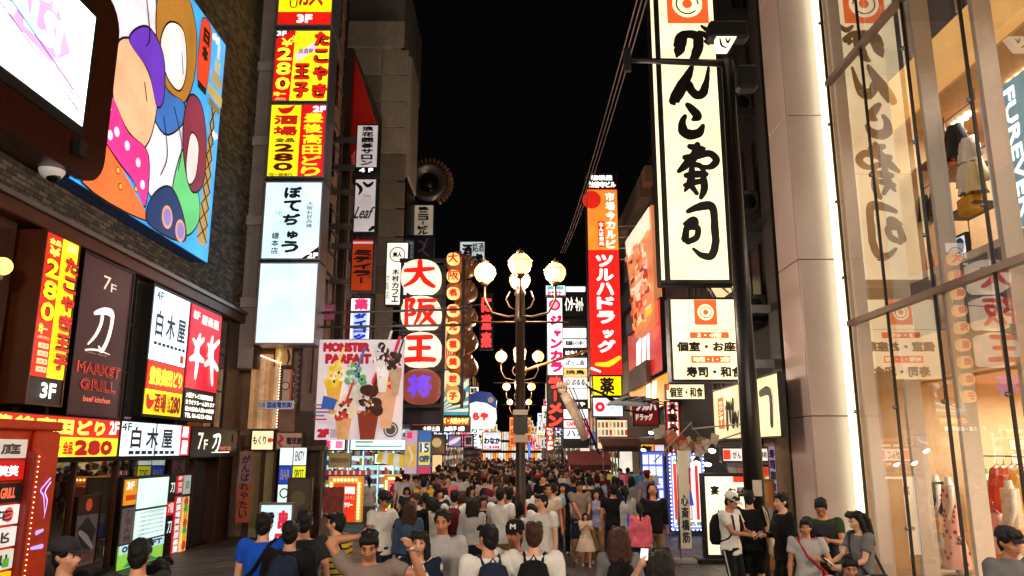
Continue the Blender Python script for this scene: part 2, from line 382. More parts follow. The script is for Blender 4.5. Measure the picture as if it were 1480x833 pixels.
mpanel(0, .62, .73, 1, E('9adb50', .7), [('r', 0, 0, 1, .35, E('b8dff0', .9)), ('t', .05, .05, .95, .3, '08 SOFT', mat('1a4a8a', .5), .01), ('p', [(.1, .9), (.3, .5), (.6, .6), (.9, .95)], E('30a060', .6))])
mpanel(.63, .74, 0, .3, Bk, [('t', .2, .3, .8, .7, '刀', Wt, .004)]); mpanel(.63, .74, .32, .5, Rd, [('t', .1, .1, .9, .8, '7階', Wt)]); mpanel(.63, .74, .52, 1, Bk, [('t', .2, .1, .8, .4, '刀', Wt, .004)])
mpanel(.75, .87, 0, .24, Rd, [('t', .2, .05, .8, .25, '8F', Wt), ('v', .2, .35, .8, .95, '笑笑', Wt)]); mpanel(.75, .87, .26, 1, Rd, [('v', .15, .03, .85, .97, '黒酒場笑笑居楽屋', Wt, .004)])
mpanel(.88, 1, 0, .26, E('aab8b0', .7), [('t', .2, .3, .8, .7, '庭', Bk)]); mpanel(.88, 1, .28, 1, E('e8d088', .7), [('c', .5, .1+.13*i, .3, E(('c84020', '50a030', 'f0a020')[i % 3], .7)) for i in range(7)])

# ---- sign boxes of the middle floor
K_ = mat('120e10', .4); RED, YEL, WHT = E('e01818', 1.0), E('ffd800', 1.15), E('fff8ec', 1.5); RTX = E('d01818', .9)
tk = wsign('sign_box', 'tall red and yellow vertical sign with 280 yen offer in a brown box, marked 3F', 'sign', -7.2, 11.45, 12.4, 2.98, 5.66,
      [('r', .0, .0, .5, .84, E('e0281c', 1.1)), ('r', .5, 0, 1, .84, E('ffe21c', 1.15)), ('r', 0, .84, 1, 1, K_),
       ('t', .12, .035, .45, .07, '全品', E('ffe860', 1.3), .006), ('t', .14, .08, .44, .14, '¥', E('ffe860', 1.3), .01), ('v', .1, .15, .47, .53, '2 8 0'.replace(' ', ''), K_, .03), ('v', .1, .15, .47, .53, '280', E('ffe21c', 1.3), .015),
       ('t', .1, .54, .34, .6, '均一', E('ffe860', 1.3), .005), ('t', .1, .61, .42, .63, '(税別)', E('ffe8a0', 1.2))]
      + [('r', .14, .65+.045*i, .42, .68+.045*i, E('ffd8a0', 1.1)) for i in range(4)] + [('t', .18, .657+.045*i, .38, .673+.045*i, '食事', RTX) for i in range(4)]
      + [('v', .56, .1, .96, .8, 'たこやき王子', K_, .028), ('v', .56, .1, .96, .8, 'たこやき王子', E('e8201c', 1.0), .01), ('t', .55, .03, .85, .08, '居酒屋', E('f0c0d0', 1.0)), ('t', .3, .87, .72, .96, '3F', WHT, .012)],
      E('ffe21c', 1.1), D=.75, frame=mat('5a2f18', .3, .3), fw=.03)
wsign('sign_box', 'dark purple vertical sign with a white brush character and MARKET GRILL lettering, marked 7F', 'sign', -7.3, 12.72, 14.5, 2.88, 5.66,
      [('t', .4, .1, .54, .19, '7', E('f0d0c0', .9)), ('t', .55, .135, .66, .19, 'F', E('f0d0c0', .9)),
       ('s', [(.3, .36, .02), (.45, .33, .035), (.6, .325, .04), (.64, .36, .035), (.62, .45, .03), (.57, .53, .03), (.5, .58, .025), (.44, .56, .012)], E('fff0e4', 1.1)),
       ('s', [(.44, .34, .03), (.43, .42, .025), (.35, .5, .02), (.24, .56, .01)], E('fff0e4', 1.1)), ('s', [(.2, .6, .006), (.4, .585, .01), (.66, .595, .003)], E('fff0e4', 1.1)),
       ('t', .1, .67, .9, .74, 'MARKET', E('e8503c', .7), .012), ('t', .12, .673, .88, .737, 'MARKET', mat('3d1f22', .5), .0), ('t', .18, .77, .84, .84, 'GRILL', E('e8503c', .7), .012), ('t', .2, .773, .82, .837, 'GRILL', mat('3d1f22', .5), 0),
       ('t', .25, .875, .75, .91, 'beef kitchen', E('ff8060', .7), .003), ('t', .2, .605, .6, .615, 'Prime Black', E('d0b0a0', .5))],
      mat('41242c', .35, emit=.10, ecol='6a3a4c'), D=.35, frame=K_, fw=.03)
sw = thing('sign_box', 'wide black framed sign box of white, red and yellow panels marked 4F and 8F', 'sign', (-7.45, 17.35, 3.0), math.pi/2)
MB().box(-1.9, 1.86, -.1, .1, -.03, 2.68).build('housing', BLACK, sw)
def spanel(par, u0, u1, v0, v1, W, Hh, m, els, ox, oz, y=-.12):
    b = MB(); X0, X1, Z0, Z1 = ox+W*u0, ox+W*u1, oz+Hh-Hh*v1, oz+Hh-Hh*v0
    b.box(X0+.01, X1-.01, y, y+.03, Z0+.01, Z1-.01, m); p = b.build('panel', None, par)
    if els: l = MB(); elems(l, X1-X0, Z1-Z0, els, y-.002, ((X0+X1)/2, Z0)); l.build('lettering', None, p)
spanel(sw, 0, .47, 0, .58, 3.7, 2.6, E('d8f2ff', 1.35), [('t', .05, .04, .22, .16, '4F', K_, .003), ('t', .08, .3, .92, .66, '白 木 屋'.replace(' ', ' '), K_, .012)] + [('r', .07+.11*i, .74, .15+.11*i, .78, K_) for i in range(8)] + [('r', .8, .84, .9, .95, E('c04040', .7))], -1.86, .02)
spanel(sw, 0, .47, .58, .8, 3.7, 2.6, E('e0301c', 1.0), [('t', .05, .2, .95, .85, '豊後高田どり', E('ffe838', 1.3), .014)], -1.86, .02)
spanel(sw, 0, .47, .8, 1, 3.7, 2.6, E('ffdf18', 1.15), [('s', [(.05, .3, .03), (.1, .6, .06), (.2, .5, .03)], RTX), ('t', .22, .12, .55, .9, '酒場', mat('c0301a', .5, emit=.4), .014), ('t', .58, .2, .66, .85, '全品', K_, .004), ('t', .66, .15, .95, .88, '280', mat('a01018', .5, emit=.3), .02)], -1.86, .02)
spanel(sw, .5, 1, 0, .74, 3.7, 2.6, E('f01838', 1.1), [('t', .06, .07, .26, .17, '8F', WHT, .008), ('t', .32, .08, .9, .2, '居楽屋', WHT, .006),
   ('s', [(.3, .35, .03), (.24, .48, .05), (.2, .6, .04)], WHT), ('s', [(.1, .42, .02), (.25, .47, .04), (.42, .38, .03)], WHT), ('s', [(.06, .66, .03), (.25, .62, .05), (.46, .64, .03)], WHT), ('s', [(.27, .5, .03), (.27, .7, .05), (.25, .86, .03)], WHT),
   ('s', [(.7, .32, .03), (.66, .45, .05), (.62, .55, .04)], WHT), ('s', [(.56, .42, .02), (.7, .46, .04), (.92, .34, .03)], WHT), ('s', [(.52, .68, .03), (.72, .62, .05), (.95, .7, .03)], WHT), ('s', [(.72, .46, .04), (.74, .7, .05), (.8, .9, .03)], WHT)], -1.86, .02)
spanel(sw, .5, 1, .76, 1, 3.7, 2.6, K_, [('t', .04, .06, .9, .26, '大阪テレビ局開局記念', WHT, .006), ('t', .04, .32, .96, .5, 'カラオケルームあります', WHT, .006), ('t', .04, .56, .95, .74, '最大宴会人数140名様', WHT, .006), ('t', .04, .8, .9, .97, 'TEL 06-6213-4866', WHT, .006)], -1.86, .02)
# ---- band of signs above the shopfront
wsign('fascia_sign', 'red over yellow fascia sign with 280 yen lettering above the dark shopfront', 'sign', -7.3, 10.8, 14.55, 2.19, 2.86,
      [('r', 0, 0, 1, .5, E('e8281c', 1.0)), ('t', .03, .06, .86, .46, '豊後高田どり', E('ffe860', 1.3), .02), ('t', .9, .05, .99, .4, '2F', WHT, .01), ('t', .12, .56, .5, .95, '鶏酒場', mat('c06a20', .5, emit=.6), .012), ('t', .52, .6, .6, .92, '全品', RTX, .01), ('t', .61, .56, .94, .95, '280', mat('c01820', .5, emit=.5), .03)], E('ffe030', 1.15), D=.2, frame=K_, fw=.015)
wsign('fascia_sign', 'white fascia sign with three black characters, marked 4F, above the dark shopfront', 'sign', -7.3, 14.57, 17.75, 2.19, 2.86,
      [('t', .02, .05, .14, .28, '4F', K_, .004), ('t', .14, .14, .72, .76, '白 木 屋', K_, .012), ('r', .46, 0, .475, 1, K_), ('r', .84, 0, 1, 1, E('e02030', .9)), ('t', .86, .05, .97, .4, '居', WHT, .01), ('t', .86, .5, .97, .95, '屋', WHT, .01)] + [('r', .12+.08*i, .83, .18+.08*i, .93, K_) for i in range(8)], E('dff2ff', 1.3), D=.2, frame=K_, fw=.015)
wsign('fascia_sign', 'black fascia sign reading 7F with a white brush character above the shop corner', 'sign', -7.3, 17.8, 20.9, 2.16, 2.86,
      [('t', .14, .2, .24, .75, '7', E('fff0e0', 1.2), .004), ('t', .26, .42, .33, .75, 'F', E('fff0e0', 1.2), .004), ('s', [(.44, .3, .01), (.54, .25, .014), (.58, .35, .014), (.54, .75, .012), (.5, .8, .006)], WHT), ('s', [(.5, .3, .01), (.49, .5, .012), (.43, .7, .006)], WHT), ('s', [(.42, .85, .003), (.8, .84, .004)], WHT),
       ('t', .58, .64, .84, .78, 'MARKET GRILL', E('e07060', .8), .003), ('r', .86, .2, .97, .5, mat('7a2a22', .5, emit=.1))], K_, D=.2, frame=K_, fw=.015)
# ---- screen in its rounded bronze surround
sc = thing('video_screen', 'bright video screen in a rounded brown surround above the brick ledge', 'screen', (-6.9, 8.6, 0), math.pi/2)
def rrect(x0, x1, z0, z1, r, n=6):
    q = []
    for cx, cz, a in ((x1-r, z1-r, 0), (x0+r, z1-r, 90), (x0+r, z0+r, 180), (x1-r, z0+r, 270)):
        for k in range(n+1): t = R(a+90*k/n); q.append((cx+r*math.cos(t), cz+r*math.sin(t)))
    return q
b = MB(); b.prism(rrect(-4.6, 3.75, 6.6, 9.95, .55), .02, .6); b.build('surround', mat('3e1a10', .25, .2, vary=.2), sc)
b = MB(); b.prism(rrect(-4.4, 3.0, 7.2, 9.45, .05), -.02, .04); b.build('bezel', K_, sc)
b = MB(); b.box(-4.3, 2.9, -.03, -.02, 7.38, 9.3); b.build('display', E('ffffff', 3.2), sc)
l = MB(); PU, MI, PK = E('d8b8e8', 1.9), E('a8f0e0', 2.2), E('f0a8d8', 2.0)
for q in ([(.7, 8.9), (1.9, 8.9), (2.35, 8.35), (1.9, 7.95), (.9, 8.1)],): l.add([(x, -.034, z) for x, z in q], [tuple(range(len(q)))], E('c8a0e0', 1.5))
put_text(l, 'TUI', .95, 8.75, 1.9, 9.28, -.037, MI, .03); put_text(l, 'ALS!', .85, 8.15, 2.1, 8.7, -.037, MI, .04)
for i in range(5): l.add([(1.9+.1*i, -.036, 8.0-.06*i), (2.05+.1*i, -.036, 8.15-.06*i), (2.2+.1*i, -.036, 7.95-.06*i)], [(0, 1, 2)], PK)
stroke(l, [(-.2, 9.2, .2), (.1, 8.6, .26), (.05, 8.0, .2), (.15, 7.5, .12)], -.036, E('f8e8ff', 2.4)); stroke(l, [(-.6, 8.6, .1), (-1.1, 8.0, .35), (-.9, 7.5, .3)], -.036, E('c890d8', 1.3)); stroke(l, [(.2, 8.2, .1), (.5, 7.8, .09), (.55, 7.45, .07)], -.036, PU)
for i in range(7): l.box(.4, 2.7, -.035, -.033, 7.42+.035*i, 7.435+.035*i, E('c8b8e8', 1.5))
for a, bz in ((7.75, 7.98), (7.55, 7.75)): l.tube([(-.8, -.036, bz+.9), (2.8, -.036, a)], .012, E('806890', .6), 4)
l.build('moving_picture', None, sc)
MB().box(2.75, 2.95, -.12, 0, 6.85, 7.1).build('sensor_box', BLACK, sc)
# ---- mural billboard: plain rounded shapes in the colours of the picture (its characters are left out)
mu = thing('billboard', 'large bright blue picture billboard on the brick wall between the screen and the sign stack', 'billboard', (-7.1, 14.9, 0), math.pi/2)
MB().box(-3.2, 2.45, 0, .35, 6.58, 12.1).build('case', mat('2050a0', .4), mu)
MB().box(-3.2, 2.45, -.03, 0, 6.58, 12.1).build('picture_panel', E('38a8f0', 1.05), mu)
l = MB(); OL = mat('101014', .5)
def blob(pts, col, y, s=.95, o=.045):
    n = len(pts); C2 = [Vector(p) for p in pts]; Q = []
    for i in range(n):
        a, b2, c, d = C2[i-1], C2[i], C2[(i+1) % n], C2[(i+2) % n]
        for j in range(5):
            t = j/5; Q.append(.5*((2*b2)+(c-a)*t+(2*a-5*b2+4*c-d)*t*t+(3*b2-a-3*c+d)*t**3))
    cx = sum((q for q in Q), Vector((0, 0)))/len(Q)
    big = [q+(q-cx).normalized()*o for q in Q]
    for PP, yy, mm in ((big, y, OL), (Q, y-.002, E(col, s))):
        vs = [(cx.x, yy, cx.y)]+[(q.x, yy, q.y) for q in PP]; l.add(vs, [(0, i+1, (i+1) % len(PP)+1) for i in range(len(PP))], mm)
YB = -.034
blob([(-2.9, 12.0), (-1.2, 12.0), (-1.5, 11.0), (-2.6, 10.6), (-3.1, 11.3)], 'e8a850', YB)
blob([(-2.5, 10.9), (-1.4, 11.2), (-.6, 10.2), (.5, 9.6), (1.0, 8.4), (.7, 7.3), (-.6, 7.2), (-1.6, 8.2), (-2.9, 9.6)], 'ece8f4', YB-.005)
blob([(-.9, 12.0), (.1, 12.02), (.75, 11.4), (.8, 10.3), (.3, 9.5), (-.5, 9.6), (-1.0, 10.4), (-1.1, 11.3)], 'b07830', YB-.01)
blob([(-.55, 10.9), (.1, 11.1), (.4, 10.4), (.2, 9.8), (-.4, 9.8), (-.8, 10.3)], 'f4ecec', YB-.015)
blob([(-.9, 9.7), (-.3, 9.5), (.4, 9.6), (.5, 9.2), (-.3, 8.6), (-1.1, 9.0)], '3870c0', YB-.02)
blob([(-2.2, 9.6), (-1.2, 9.9), (-.75, 9.3), (-.9, 8.2), (-1.6, 7.7), (-2.2, 8.2), (-2.4, 9.0)], 'f0b890', YB-.025)
blob([(-2.0, 9.7), (-1.4, 10.3), (-.7, 10.1), (-.5, 9.3), (-.75, 9.0), (-1.2, 9.5)], '6838c0', YB-.03)
blob([(-2.7, 8.5), (-2.2, 8.3), (-1.7, 8.0), (-.9, 7.9), (-.8, 6.9), (-1.3, 7.2), (-2.0, 7.4), (-2.6, 7.7)], 'e03890', YB-.035)
for q in ((-2.45, 8.15), (-2.1, 7.85), (-1.7, 7.75), (-1.25, 7.6), (-1.0, 7.25), (-2.3, 7.7)): l.disc((q[0], YB-.045, q[1]), .09, E('ffe8f4', 1), 12)
blob([(-3.1, 9.0), (-2.7, 8.7), (-2.7, 7.9), (-2.2, 7.3), (-1.2, 7.0), (-.7, 6.65), (-2.9, 6.62), (-3.15, 7.4)], 'e8743c', YB-.02)
blob([(.7, 9.9), (1.3, 9.95), (1.7, 9.3), (1.75, 8.3), (1.2, 7.9), (.7, 8.4), (.5, 9.2)], '802c48', YB-.03)
blob([(.9, 9.1), (1.3, 9.0), (1.3, 8.3), (1.0, 8.0), (.8, 8.4)], 'f4dcdc', YB-.035)
for q in ((-1.9, 7.2), (-1.75, 6.95), (-1.2, 7.1)): l.disc((q[0], YB-.03, q[1]), .07, OL, 10); l.disc((q[0], YB-.033, q[1]), .05, E('e8b848', 1), 10)
for q in ([(-1.6, 10.9, .02), (-1.3, 10.2, .025), (-1.4, 9.9, .01)], [(0, 9.3, .02), (.5, 8.7, .025), (.45, 8.1, .02)], [(-.4, 8.9, .02), (-.1, 8.2, .025), (-.3, 7.7, .015)], [(.1, 10.6, .015), (.25, 10.2, .02)], [(-1.3, 9.2, .02), (-1.15, 8.9, .02)]): stroke(l, q, YB-.032, OL)
for q in ((-.2, 11.8, .5), (2.1, 9.6, .25), (1.7, 11.9, .3)):
    for k in range(4): l.disc((q[0]+k*.16*q[2]*2, YB-.0005-.0004*k, q[1]+.06*(k % 2)), .14*q[2]*2, E('e8f4ff', 1.0), 14)
blob([(.6, 8.6), (1.0, 8.2), (1.5, 8.0), (1.7, 7.4), (1.2, 6.9), (.6, 7.0), (.3, 7.6)], '68d080', YB-.025)
blob([(-.5, 7.2), (.2, 7.6), (.9, 7.2), (1.0, 6.7), (-.6, 6.62)], '203868', YB-.03)
for q in ((.1, 6.95), (.75, 6.85)): l.disc((q[0], YB-.06, q[1]), .24, E('e0a080', .9), 20); l.disc((q[0], YB-.063, q[1]), .18, E('9080c8', .9), 9)
# lattice tower and lantern of the picture
l.add([(1.75, YB, 6.9), (2.3, YB, 6.9), (2.12, YB, 10.2), (1.93, YB, 10.2)], [(0, 1, 2, 3)], E('b89858', .8))
for i in range(8):
    z = 7.0+i*.4; w0 = .26-.02*i; l.tube([(2.02-w0, YB-.006, z), (2.02+w0*.9, YB-.006, z+.4)], .014, OL, 4); l.tube([(2.02+w0, YB-.006, z), (2.02-w0*.9, YB-.006, z+.4)], .014, OL, 4)
for (z, w2, h2, c) in ((10.2, .34, .18, '8a7a48'), (10.45, .42, .24, 'c8b060'), (10.8, .3, .3, 'b0a070'), (11.15, .16, .3, 'c8c0a0'), (11.5, .07, .4, 'd8d8d0')): l.box(2.05-w2, 2.05+w2, YB-.009, YB-.007, z, z+h2, E(c, .8))
blob([(1.0, 11.95), (1.5, 11.95), (1.58, 11.2), (1.5, 10.45), (1.02, 10.45), (.95, 11.2)], 'e83c24', YB-.01, .95, .03)
put_vtext(l, '日本一', 1.1, 10.6, 1.45, 11.85, YB-.02, OL, .03); l.box(1.05, 1.48, YB-.03, YB-.01, 10.3, 10.45, OL)
l.build('picture', None, mu)
# security camera
sc_ = thing('security_camera', 'white dome security camera under the screen on the brick wall', 'camera', PX(75, 248, -7.2))
MB().tube([(-.3, 0, .15), (0, 0, .15)], .035, n=8).build('arm', mat('c8c4c4', .4), sc_)
MB().ell((0, 0, .03), (.19, .19, .17), n=20, k=12).build('shroud', mat('e8e6e8', .35, emit=.12), sc_)  # faint emission stands in for light falling on the white shroud
MB().ell((.03, 0, -.07), (.115, .115, .11), n=16).build('dome', mat('100c10', .1), sc_)
# wall lamp at the far left
wl = thing('wall_lamp', 'round glowing wall lamp on the brown cladding at the far left', 'lamp', PX(4, 385, -7.3))
MB().ell((0, 0, 0), .13).build('globe', NEON('ffb060', 3), wl); MB().box(-.2, 0, -.03, .03, -.2, -.12).build('bracket', STEEL, wl)

# ================================================================ directory kiosk at lower left
OR = mat('c43a10', .5, vary=.2, spec=.25, emit=0)
kp = PZ(50, 833, 1.0); KX, KY = -6.15, 9.4
ki = thing('directory_kiosk', 'orange red directory kiosk with lit shop name panels at the lower left', 'kiosk', (KX, KY, 0), math.pi/2-.0)
MB().bbox(-1.5, 1.12, .0, .9, 0, 2.64, .03).build('body', OR, ki)
MB().bbox(-1.55, 1.2, -.07, .0, 2.56, 2.68, .02).build('cornice', OR, ki)
MB().bbox(.62, 1.16, -.08, .0, 0, 2.55, .03).build("corner_post", OR, ki)
MB().bbox(.55, .6, -.1, 0, .1, 2.3, .01).build('glazing_bar', mat('8a2010', .4), ki)
cols = [('d8d0c8', .5, '庭'), ('c81818', .6, '笑笑'), ('140c0c', 0, 'MARKET GRILL'), ('e8e0e0', .8, '花'), ('e0dcd8', .8, '兆'), ('d8dcd0', .6, 'menu'), ('f0b818', .8, ''), ('f0c828', .8, '280'), ('e8e8f0', .8, '7F')]
for i, (c, s, tx) in enumerate(cols):
    z1 = 2.44-i*.262
    b = MB(); b.box(-1.45, .5, -.04, 0, z1-.225, z1, E(c, s) if s else K_); p = b.build('name_panel', None, ki)
    l = MB(); tm = {1: WHT, 2: E('f07050', .8)}.get(i, mat('504040', .5))
    if tx: put_text(l, tx, .0 if len(tx) < 3 else -.35, z1-.18, .38, z1-.05, -.043, tm, .006)
    if i == 3: l.disc((.3, -.0435, z1-.11), .09, E('e05050', .7), 14)
    if i == 5: l.box(.3, .42, -.0445, -.043, z1-.2, z1-.1, E('50a040', .7))
    if tx: l.build('lettering', None, p)
b = MB()
for i in range(34): b.ell((.7, -.09, .15+i*.063), .008, NEON('ffd0a0', 4), 6, 4)
b.build('fairy_lights', None, ki)
l = MB()
stroke(l, [(.98, 1.95, .012), (.86, 1.86, .012), (.8, 1.8, .012), (.88, 1.72, .012), (.95, 1.5, .006)], -.1, NEON('a8a0ff', 1.4)); stroke(l, [(1.0, 1.9, .01), (.9, 1.78, .012), (.97, 1.66, .01), (.94, 1.45, .004)], -.1, NEON('e0b8ff', 1.2))
stroke(l, [(.82, 1.28, .03), (.95, 1.3, .02)], -.1, NEON('b0a0f0', 1.0)); stroke(l, [(.75, 1.1, .02), (.98, 1.1, .03)], -.1, NEON('b0a0f0', 1.0)); l.build('neon_tube', None, ki)
# ================================================================ sign stack on the corner of the left building
fr = thing('sign_support', 'grey steel post and cross brackets holding the stack of signs to the brick corner', 'bracket', (-7.3, 21.1, 0))
MB().bbox(-.2, .22, -.18, .18, 4.5, 17, .02).build('post', mat('a89c98', .5, vary=.15), fr)
for py in (95, 203, 318, 437):
    z = PY(355, py, 20.8).z
    MB().bbox(-.45, .55, -.3, -.19, z-.14, z+.14, .01).build('bracket', mat('b4aca8', .45, vary=.15), fr)
    MB().box(-.3, .5, .2, .4, z-.07, z+.07).build('bracket', DSTEEL, fr)
MB().bbox(.22, .32, -.1, .2, 4.5, 17, .02).build('rail', mat('3c2c28', .5), fr)
SX0, SX1 = -6.93, -5.28
def stack(py0, py1, label, els, face, D=.8):
    z1 = PY(430, py0, 20.5).z; z0 = PY(420, py1, 20.5).z
    return sign('stacked_sign', label, 'sign', ((SX0+SX1)/2, 20.5+D/2, z0), SX1-SX0, z1-z0, D, els, face, frame=mat('96949a', .35, .5, vary=.2), fw=.045, group='light boxes stacked on the left corner')
stack(-75, 38, 'yellow light box with a red foot strip marked 3F, topmost in the corner stack', [('r', 0, .82, 1, 1, E('e01c14', 1)), ('t', .36, .85, .64, .96, '3F', WHT, .02), ('t', .38, .25, .82, .75, '族', E('b82818', .9), .01), ('v', .22, .0, .36, .78, '居酒屋SEKU', mat('503060', .5))], E('ffee10', 1.2), D=1.0)
stack(43, 148, 'red and yellow light box with a slanted pink tag, second from the top', [('p', [(0, 0), (.36, 0), (.32, 1), (0, 1)], RED), ('p', [(0, 0), (.3, 0), (.0, .14)], K_), ('t', .03, .02, .2, .09, '3F', WHT, .01), ('t', .12, .12, .32, .24, '¥', K_, .04), ('t', .12, .12, .32, .24, '¥', E('ffe838', 1.3), .012),
   ('v', .06, .24, .32, .85, '280', K_, .05), ('v', .06, .24, .32, .85, '280', E('ffe838', 1.3), .022), ('t', .04, .86, .26, .92, '均一', E('ffe838', 1.3), .01), ('t', .08, .94, .26, .98, '(税別)', E('ffe8a0', 1.1)), ('t', .3, .08, .37, .18, '全', E('ffe838', 1.2), .006),
   ('p', [(.38, .35), (.72, .18), (.74, .28), (.42, .45)], E('f4d0e4', 1.1)), ('t', .43, .27, .7, .34, '居酒屋', E('503080', .6), .003, 0),
   ('v', .7, .02, .98, .97, 'たこやき', K_, .05), ('v', .7, .02, .98, .97, 'たこやき', E('e02018', 1.0), .02), ('v', .38, .46, .66, .97, '王子', K_, .05), ('v', .38, .46, .66, .97, '王子', E('e02018', 1.0), .02)], E('ffee20', 1.2))
stack(150, 257, 'yellow and red light box marked 2F with the 280 price, above the pale blue one', [('r', .54, 0, 1, 1, E('d81820', 1.0)), ('t', .74, .03, .98, .12, '2F', E('f0d8f8', 1.3), .02), ('v', .6, .12, .93, .99, '豊後高田どり', E('ffe020', 1.25), .014),
   ('s', [(.14, .06, .01), (.22, .1, .05), (.33, .09, .05), (.42, .03, .01)], RTX), ('v', .08, .15, .5, .45, '酒場', E('c02018', .9), .022), ('t', .12, .47, .46, .53, '全品', mat('803010', .5, emit=.3), .008), ('v', .12, .54, .46, .92, '280', mat('7a1410', .5, emit=.35), .022), ('t', .06, .94, .46, .98, '均一価格円', mat('803010', .5), .003)], E('ffe818', 1.2))
stack(262, 376, 'pale blue light box with black brush kana and a black corner marked 2F', [('v', .34, .06, .64, .92, 'ぼてぢゅう', K_, .022), ('v', .74, .26, .84, .6, '大阪お好み焼', mat('38506a', .5), .002), ('t', .18, .36, .34, .45, '1946', E('8ab8d8', .9), .002), ('v', .18, .65, .3, .93, '總本店', mat('38506a', .5), .004), ('p', [(.66, 1), (1, .82), (1, 1)], K_), ('t', .79, .91, .97, .98, '2F', WHT, .01)], E('d4f2ff', 1.08))
stack(379, 498, 'blank pale blue light box at the foot of the corner stack', [], E('d4f2ff', 1.08))
# ---- buildings further along the left side
def building(name, label, x0, x1, y0, y1, zt, m, group=None):
    t = thing(name, label, 'building', ((x0+x1)/2, (y0+y1)/2, 0), 0, group); cx, cy = (x0+x1)/2, (y0+y1)/2
    b = MB(); b.box(x0-cx, x1-cx, y0-cy, y1-cy, 0, zt); b.build('wall', m, t); t['cx'] = cx; t['cy'] = cy; return t
def bpart(t, name, x0, x1, y0, y1, z0, z1, m, parent=None, ch=0):
    cx, cy = t['cx'], t['cy']; b = MB()
    (b.bbox(x0-cx, x1-cx, y0-cy, y1-cy, z0, z1, ch) if ch else b.box(x0-cx, x1-cx, y0-cy, y1-cy, z0, z1)); return b.build(name, m, parent or t)
TAN = mat('9c7e68', .75, vary=.25, bump=.3); CREAM = mat('bcac9a', .6, vary=.2)
B1 = building('brown_building', 'tan walled building with a narrow beige brick strip behind the stack of signs', -14, -6.1, 21.9, 26, 19.5, TAN)
for i in range(16): bpart(B1, 'dentil', -6.1, -6.03, 22.2, 25.8, 8+i*.75, 8.04+i*.75, mat('6a5445', .8))
bk = MB(); nb = 0
for r_ in range(95):
    for c_ in range(4):
        y = 21.86; x = -6.75+c_*.16+(r_ % 2)*.08; z = 3.6+r_*.085
        bk.box(x, x+.15, y, y+.04, z, z+.075)
tag(bk.build('brickwork', mat('a08c80', .8, vary=.25), B1, (10.05, -23.95, 0)), kind='stuff')
for j in range(5):
    bpart(B1, 'window', -6.1, -6.05, 23.6, 24.8, 6.2+j*2.6, 7.8+j*2.6, mat('1c1a1c', .2)); q_ = MB().bbox(-.02, .28, -.4, .4, 0, .55, .03).build('air_conditioner', mat('8a8078', .6, vary=.2), B1, (-6.08-B1['cx'], 22.7-B1['cy'], 5.6+j*2.6)); MB().tube([(.13, .42, .3), (.05, .6, .3), (.02, .6, -1.6)], .025, mat('5a5450', .6), 6).build('pipe', None, q_)
for yy in (21.98, 25.6): B1p = MB().tube([(0, 0, 3), (0, 0, 19)], .05, mat('5c4c42', .6), 8).build('downpipe', None, B1, (-6.04-B1['cx'], yy-B1['cy'], 0))
B2 = building('white_panel_building', 'tall pale panelled building with stepped top and a dark glass corner, beyond the red fin', -12, -5.2, 33, 38.5, 22, CREAM)
pm_ = MB().bbox(-.62, .62, 0, .06, -.62, .62, .02, CREAM).mesh('panel')
for j in range(9):
    for i in range(3): inst(pm_, 'panel', B2, (-8.0+i*1.28-B2['cx'], 32.93-B2['cy'], 9+j*1.3+.65), mt=rnd.choice((CREAM, mat('928474', .6, vary=.15))))
bpart(B2, 'upper_block', -9.5, -5.4, 35, 42, 22, 26.3, mat('8a8078', .6, vary=.15)); bpart(B2, 'corner_block', -5.18, -4.7, 33.2, 36, 14.5, 20.5, CREAM, ch=.05)
bpart(B2, 'glass_corner', -5.19, -4.75, 33, 36, 5, 14.4, mat('0b0c0f', .15)); bpart(B2, 'cornice', -9.4, -5.05, 32.85, 33, 20.8, 22.1, CREAM)
for j in range(4): bpart(B2, 'window', -5.2, -5.1, 36.3, 38, 9+j*2.8, 10.8+j*2.8, mat('15161a', .2))
for i in range(7): bpart(B2, 'louvre', -5.16, -5.05, 33.2, 35.8, 19.2-i*.16, 19.28-i*.16, mat('c0b8ac', .5))
B15 = building('brown_building', 'dark brown building with a tall red fin between tan and pale blocks', -13, -5.9, 26.2, 32.6, 17.0, mat('4c3c34', .75, vary=.2))
b = MB(); z1 = PY(507, 90, 27).z; z0 = PY(540, 245, 27).z
b.prism([(-6.05, z0), (-5.0, z0+1.3), (-5.15, z0+1.9), (-5.95, z1)], -3.1, -1.6); b.v = [(x+9.45, y, z) for x, y, z in b.v]; b.build('red_fin', mat('a01810', .45, emit=.12, ecol='d02010'), B15)
for j in range(3): bpart(B15, 'window', -5.95, -5.88, 27, 29, 6+j*3, 7.6+j*3, mat('1a1614', .2))
for j in range(4): bpart(B15, 'pilaster', -5.9, -5.84, 26.3+j*1.6, 26.6+j*1.6, 3, 16.8, mat('5c4a3e', .7))
# row of lower old buildings behind
def farblock(name, label, x0, x1, y0, y1, zt, m, side, lit=.35, wz=2.7, group='unlit blocks along the street'):
    t = building(name, label, x0, x1, y0, y1, zt, m); X = x1 if side < 0 else x0; s = 1 if side < 0 else -1; z = 3.4
    while z < zt-1.2:
        y = y0+.5
        while y < y1-1:
            b = MB(); b.box(min(0, s*.04), max(0, s*.04), 0, 1.0, 0, 1.3); lw = rnd.random() < lit
            f = b.build('window', mat('c89858', .4, emit=.5, vary=.5) if lw else mat('14151a', .15), t, (X-t['cx'], y-t['cy'], z))
            MB().box(min(0, s*.09), max(0, s*.09), -.06, 1.06, -.1, -.02).build('sill', mat('6a6460', .7), f)
            y += 1.9
        z += wz
    return t
farblock('corner_block', 'dark block with a round turbine ornament on its roof on the left side', -12, -4.6, 39, 50, 11.5, mat('2c2826', .8), -1)
farblock('narrow_block', 'low dark block beyond the round ornament, left side of the far street', -12, -4.2, 50.3, 66, 10, mat('25201f', .8), -1)
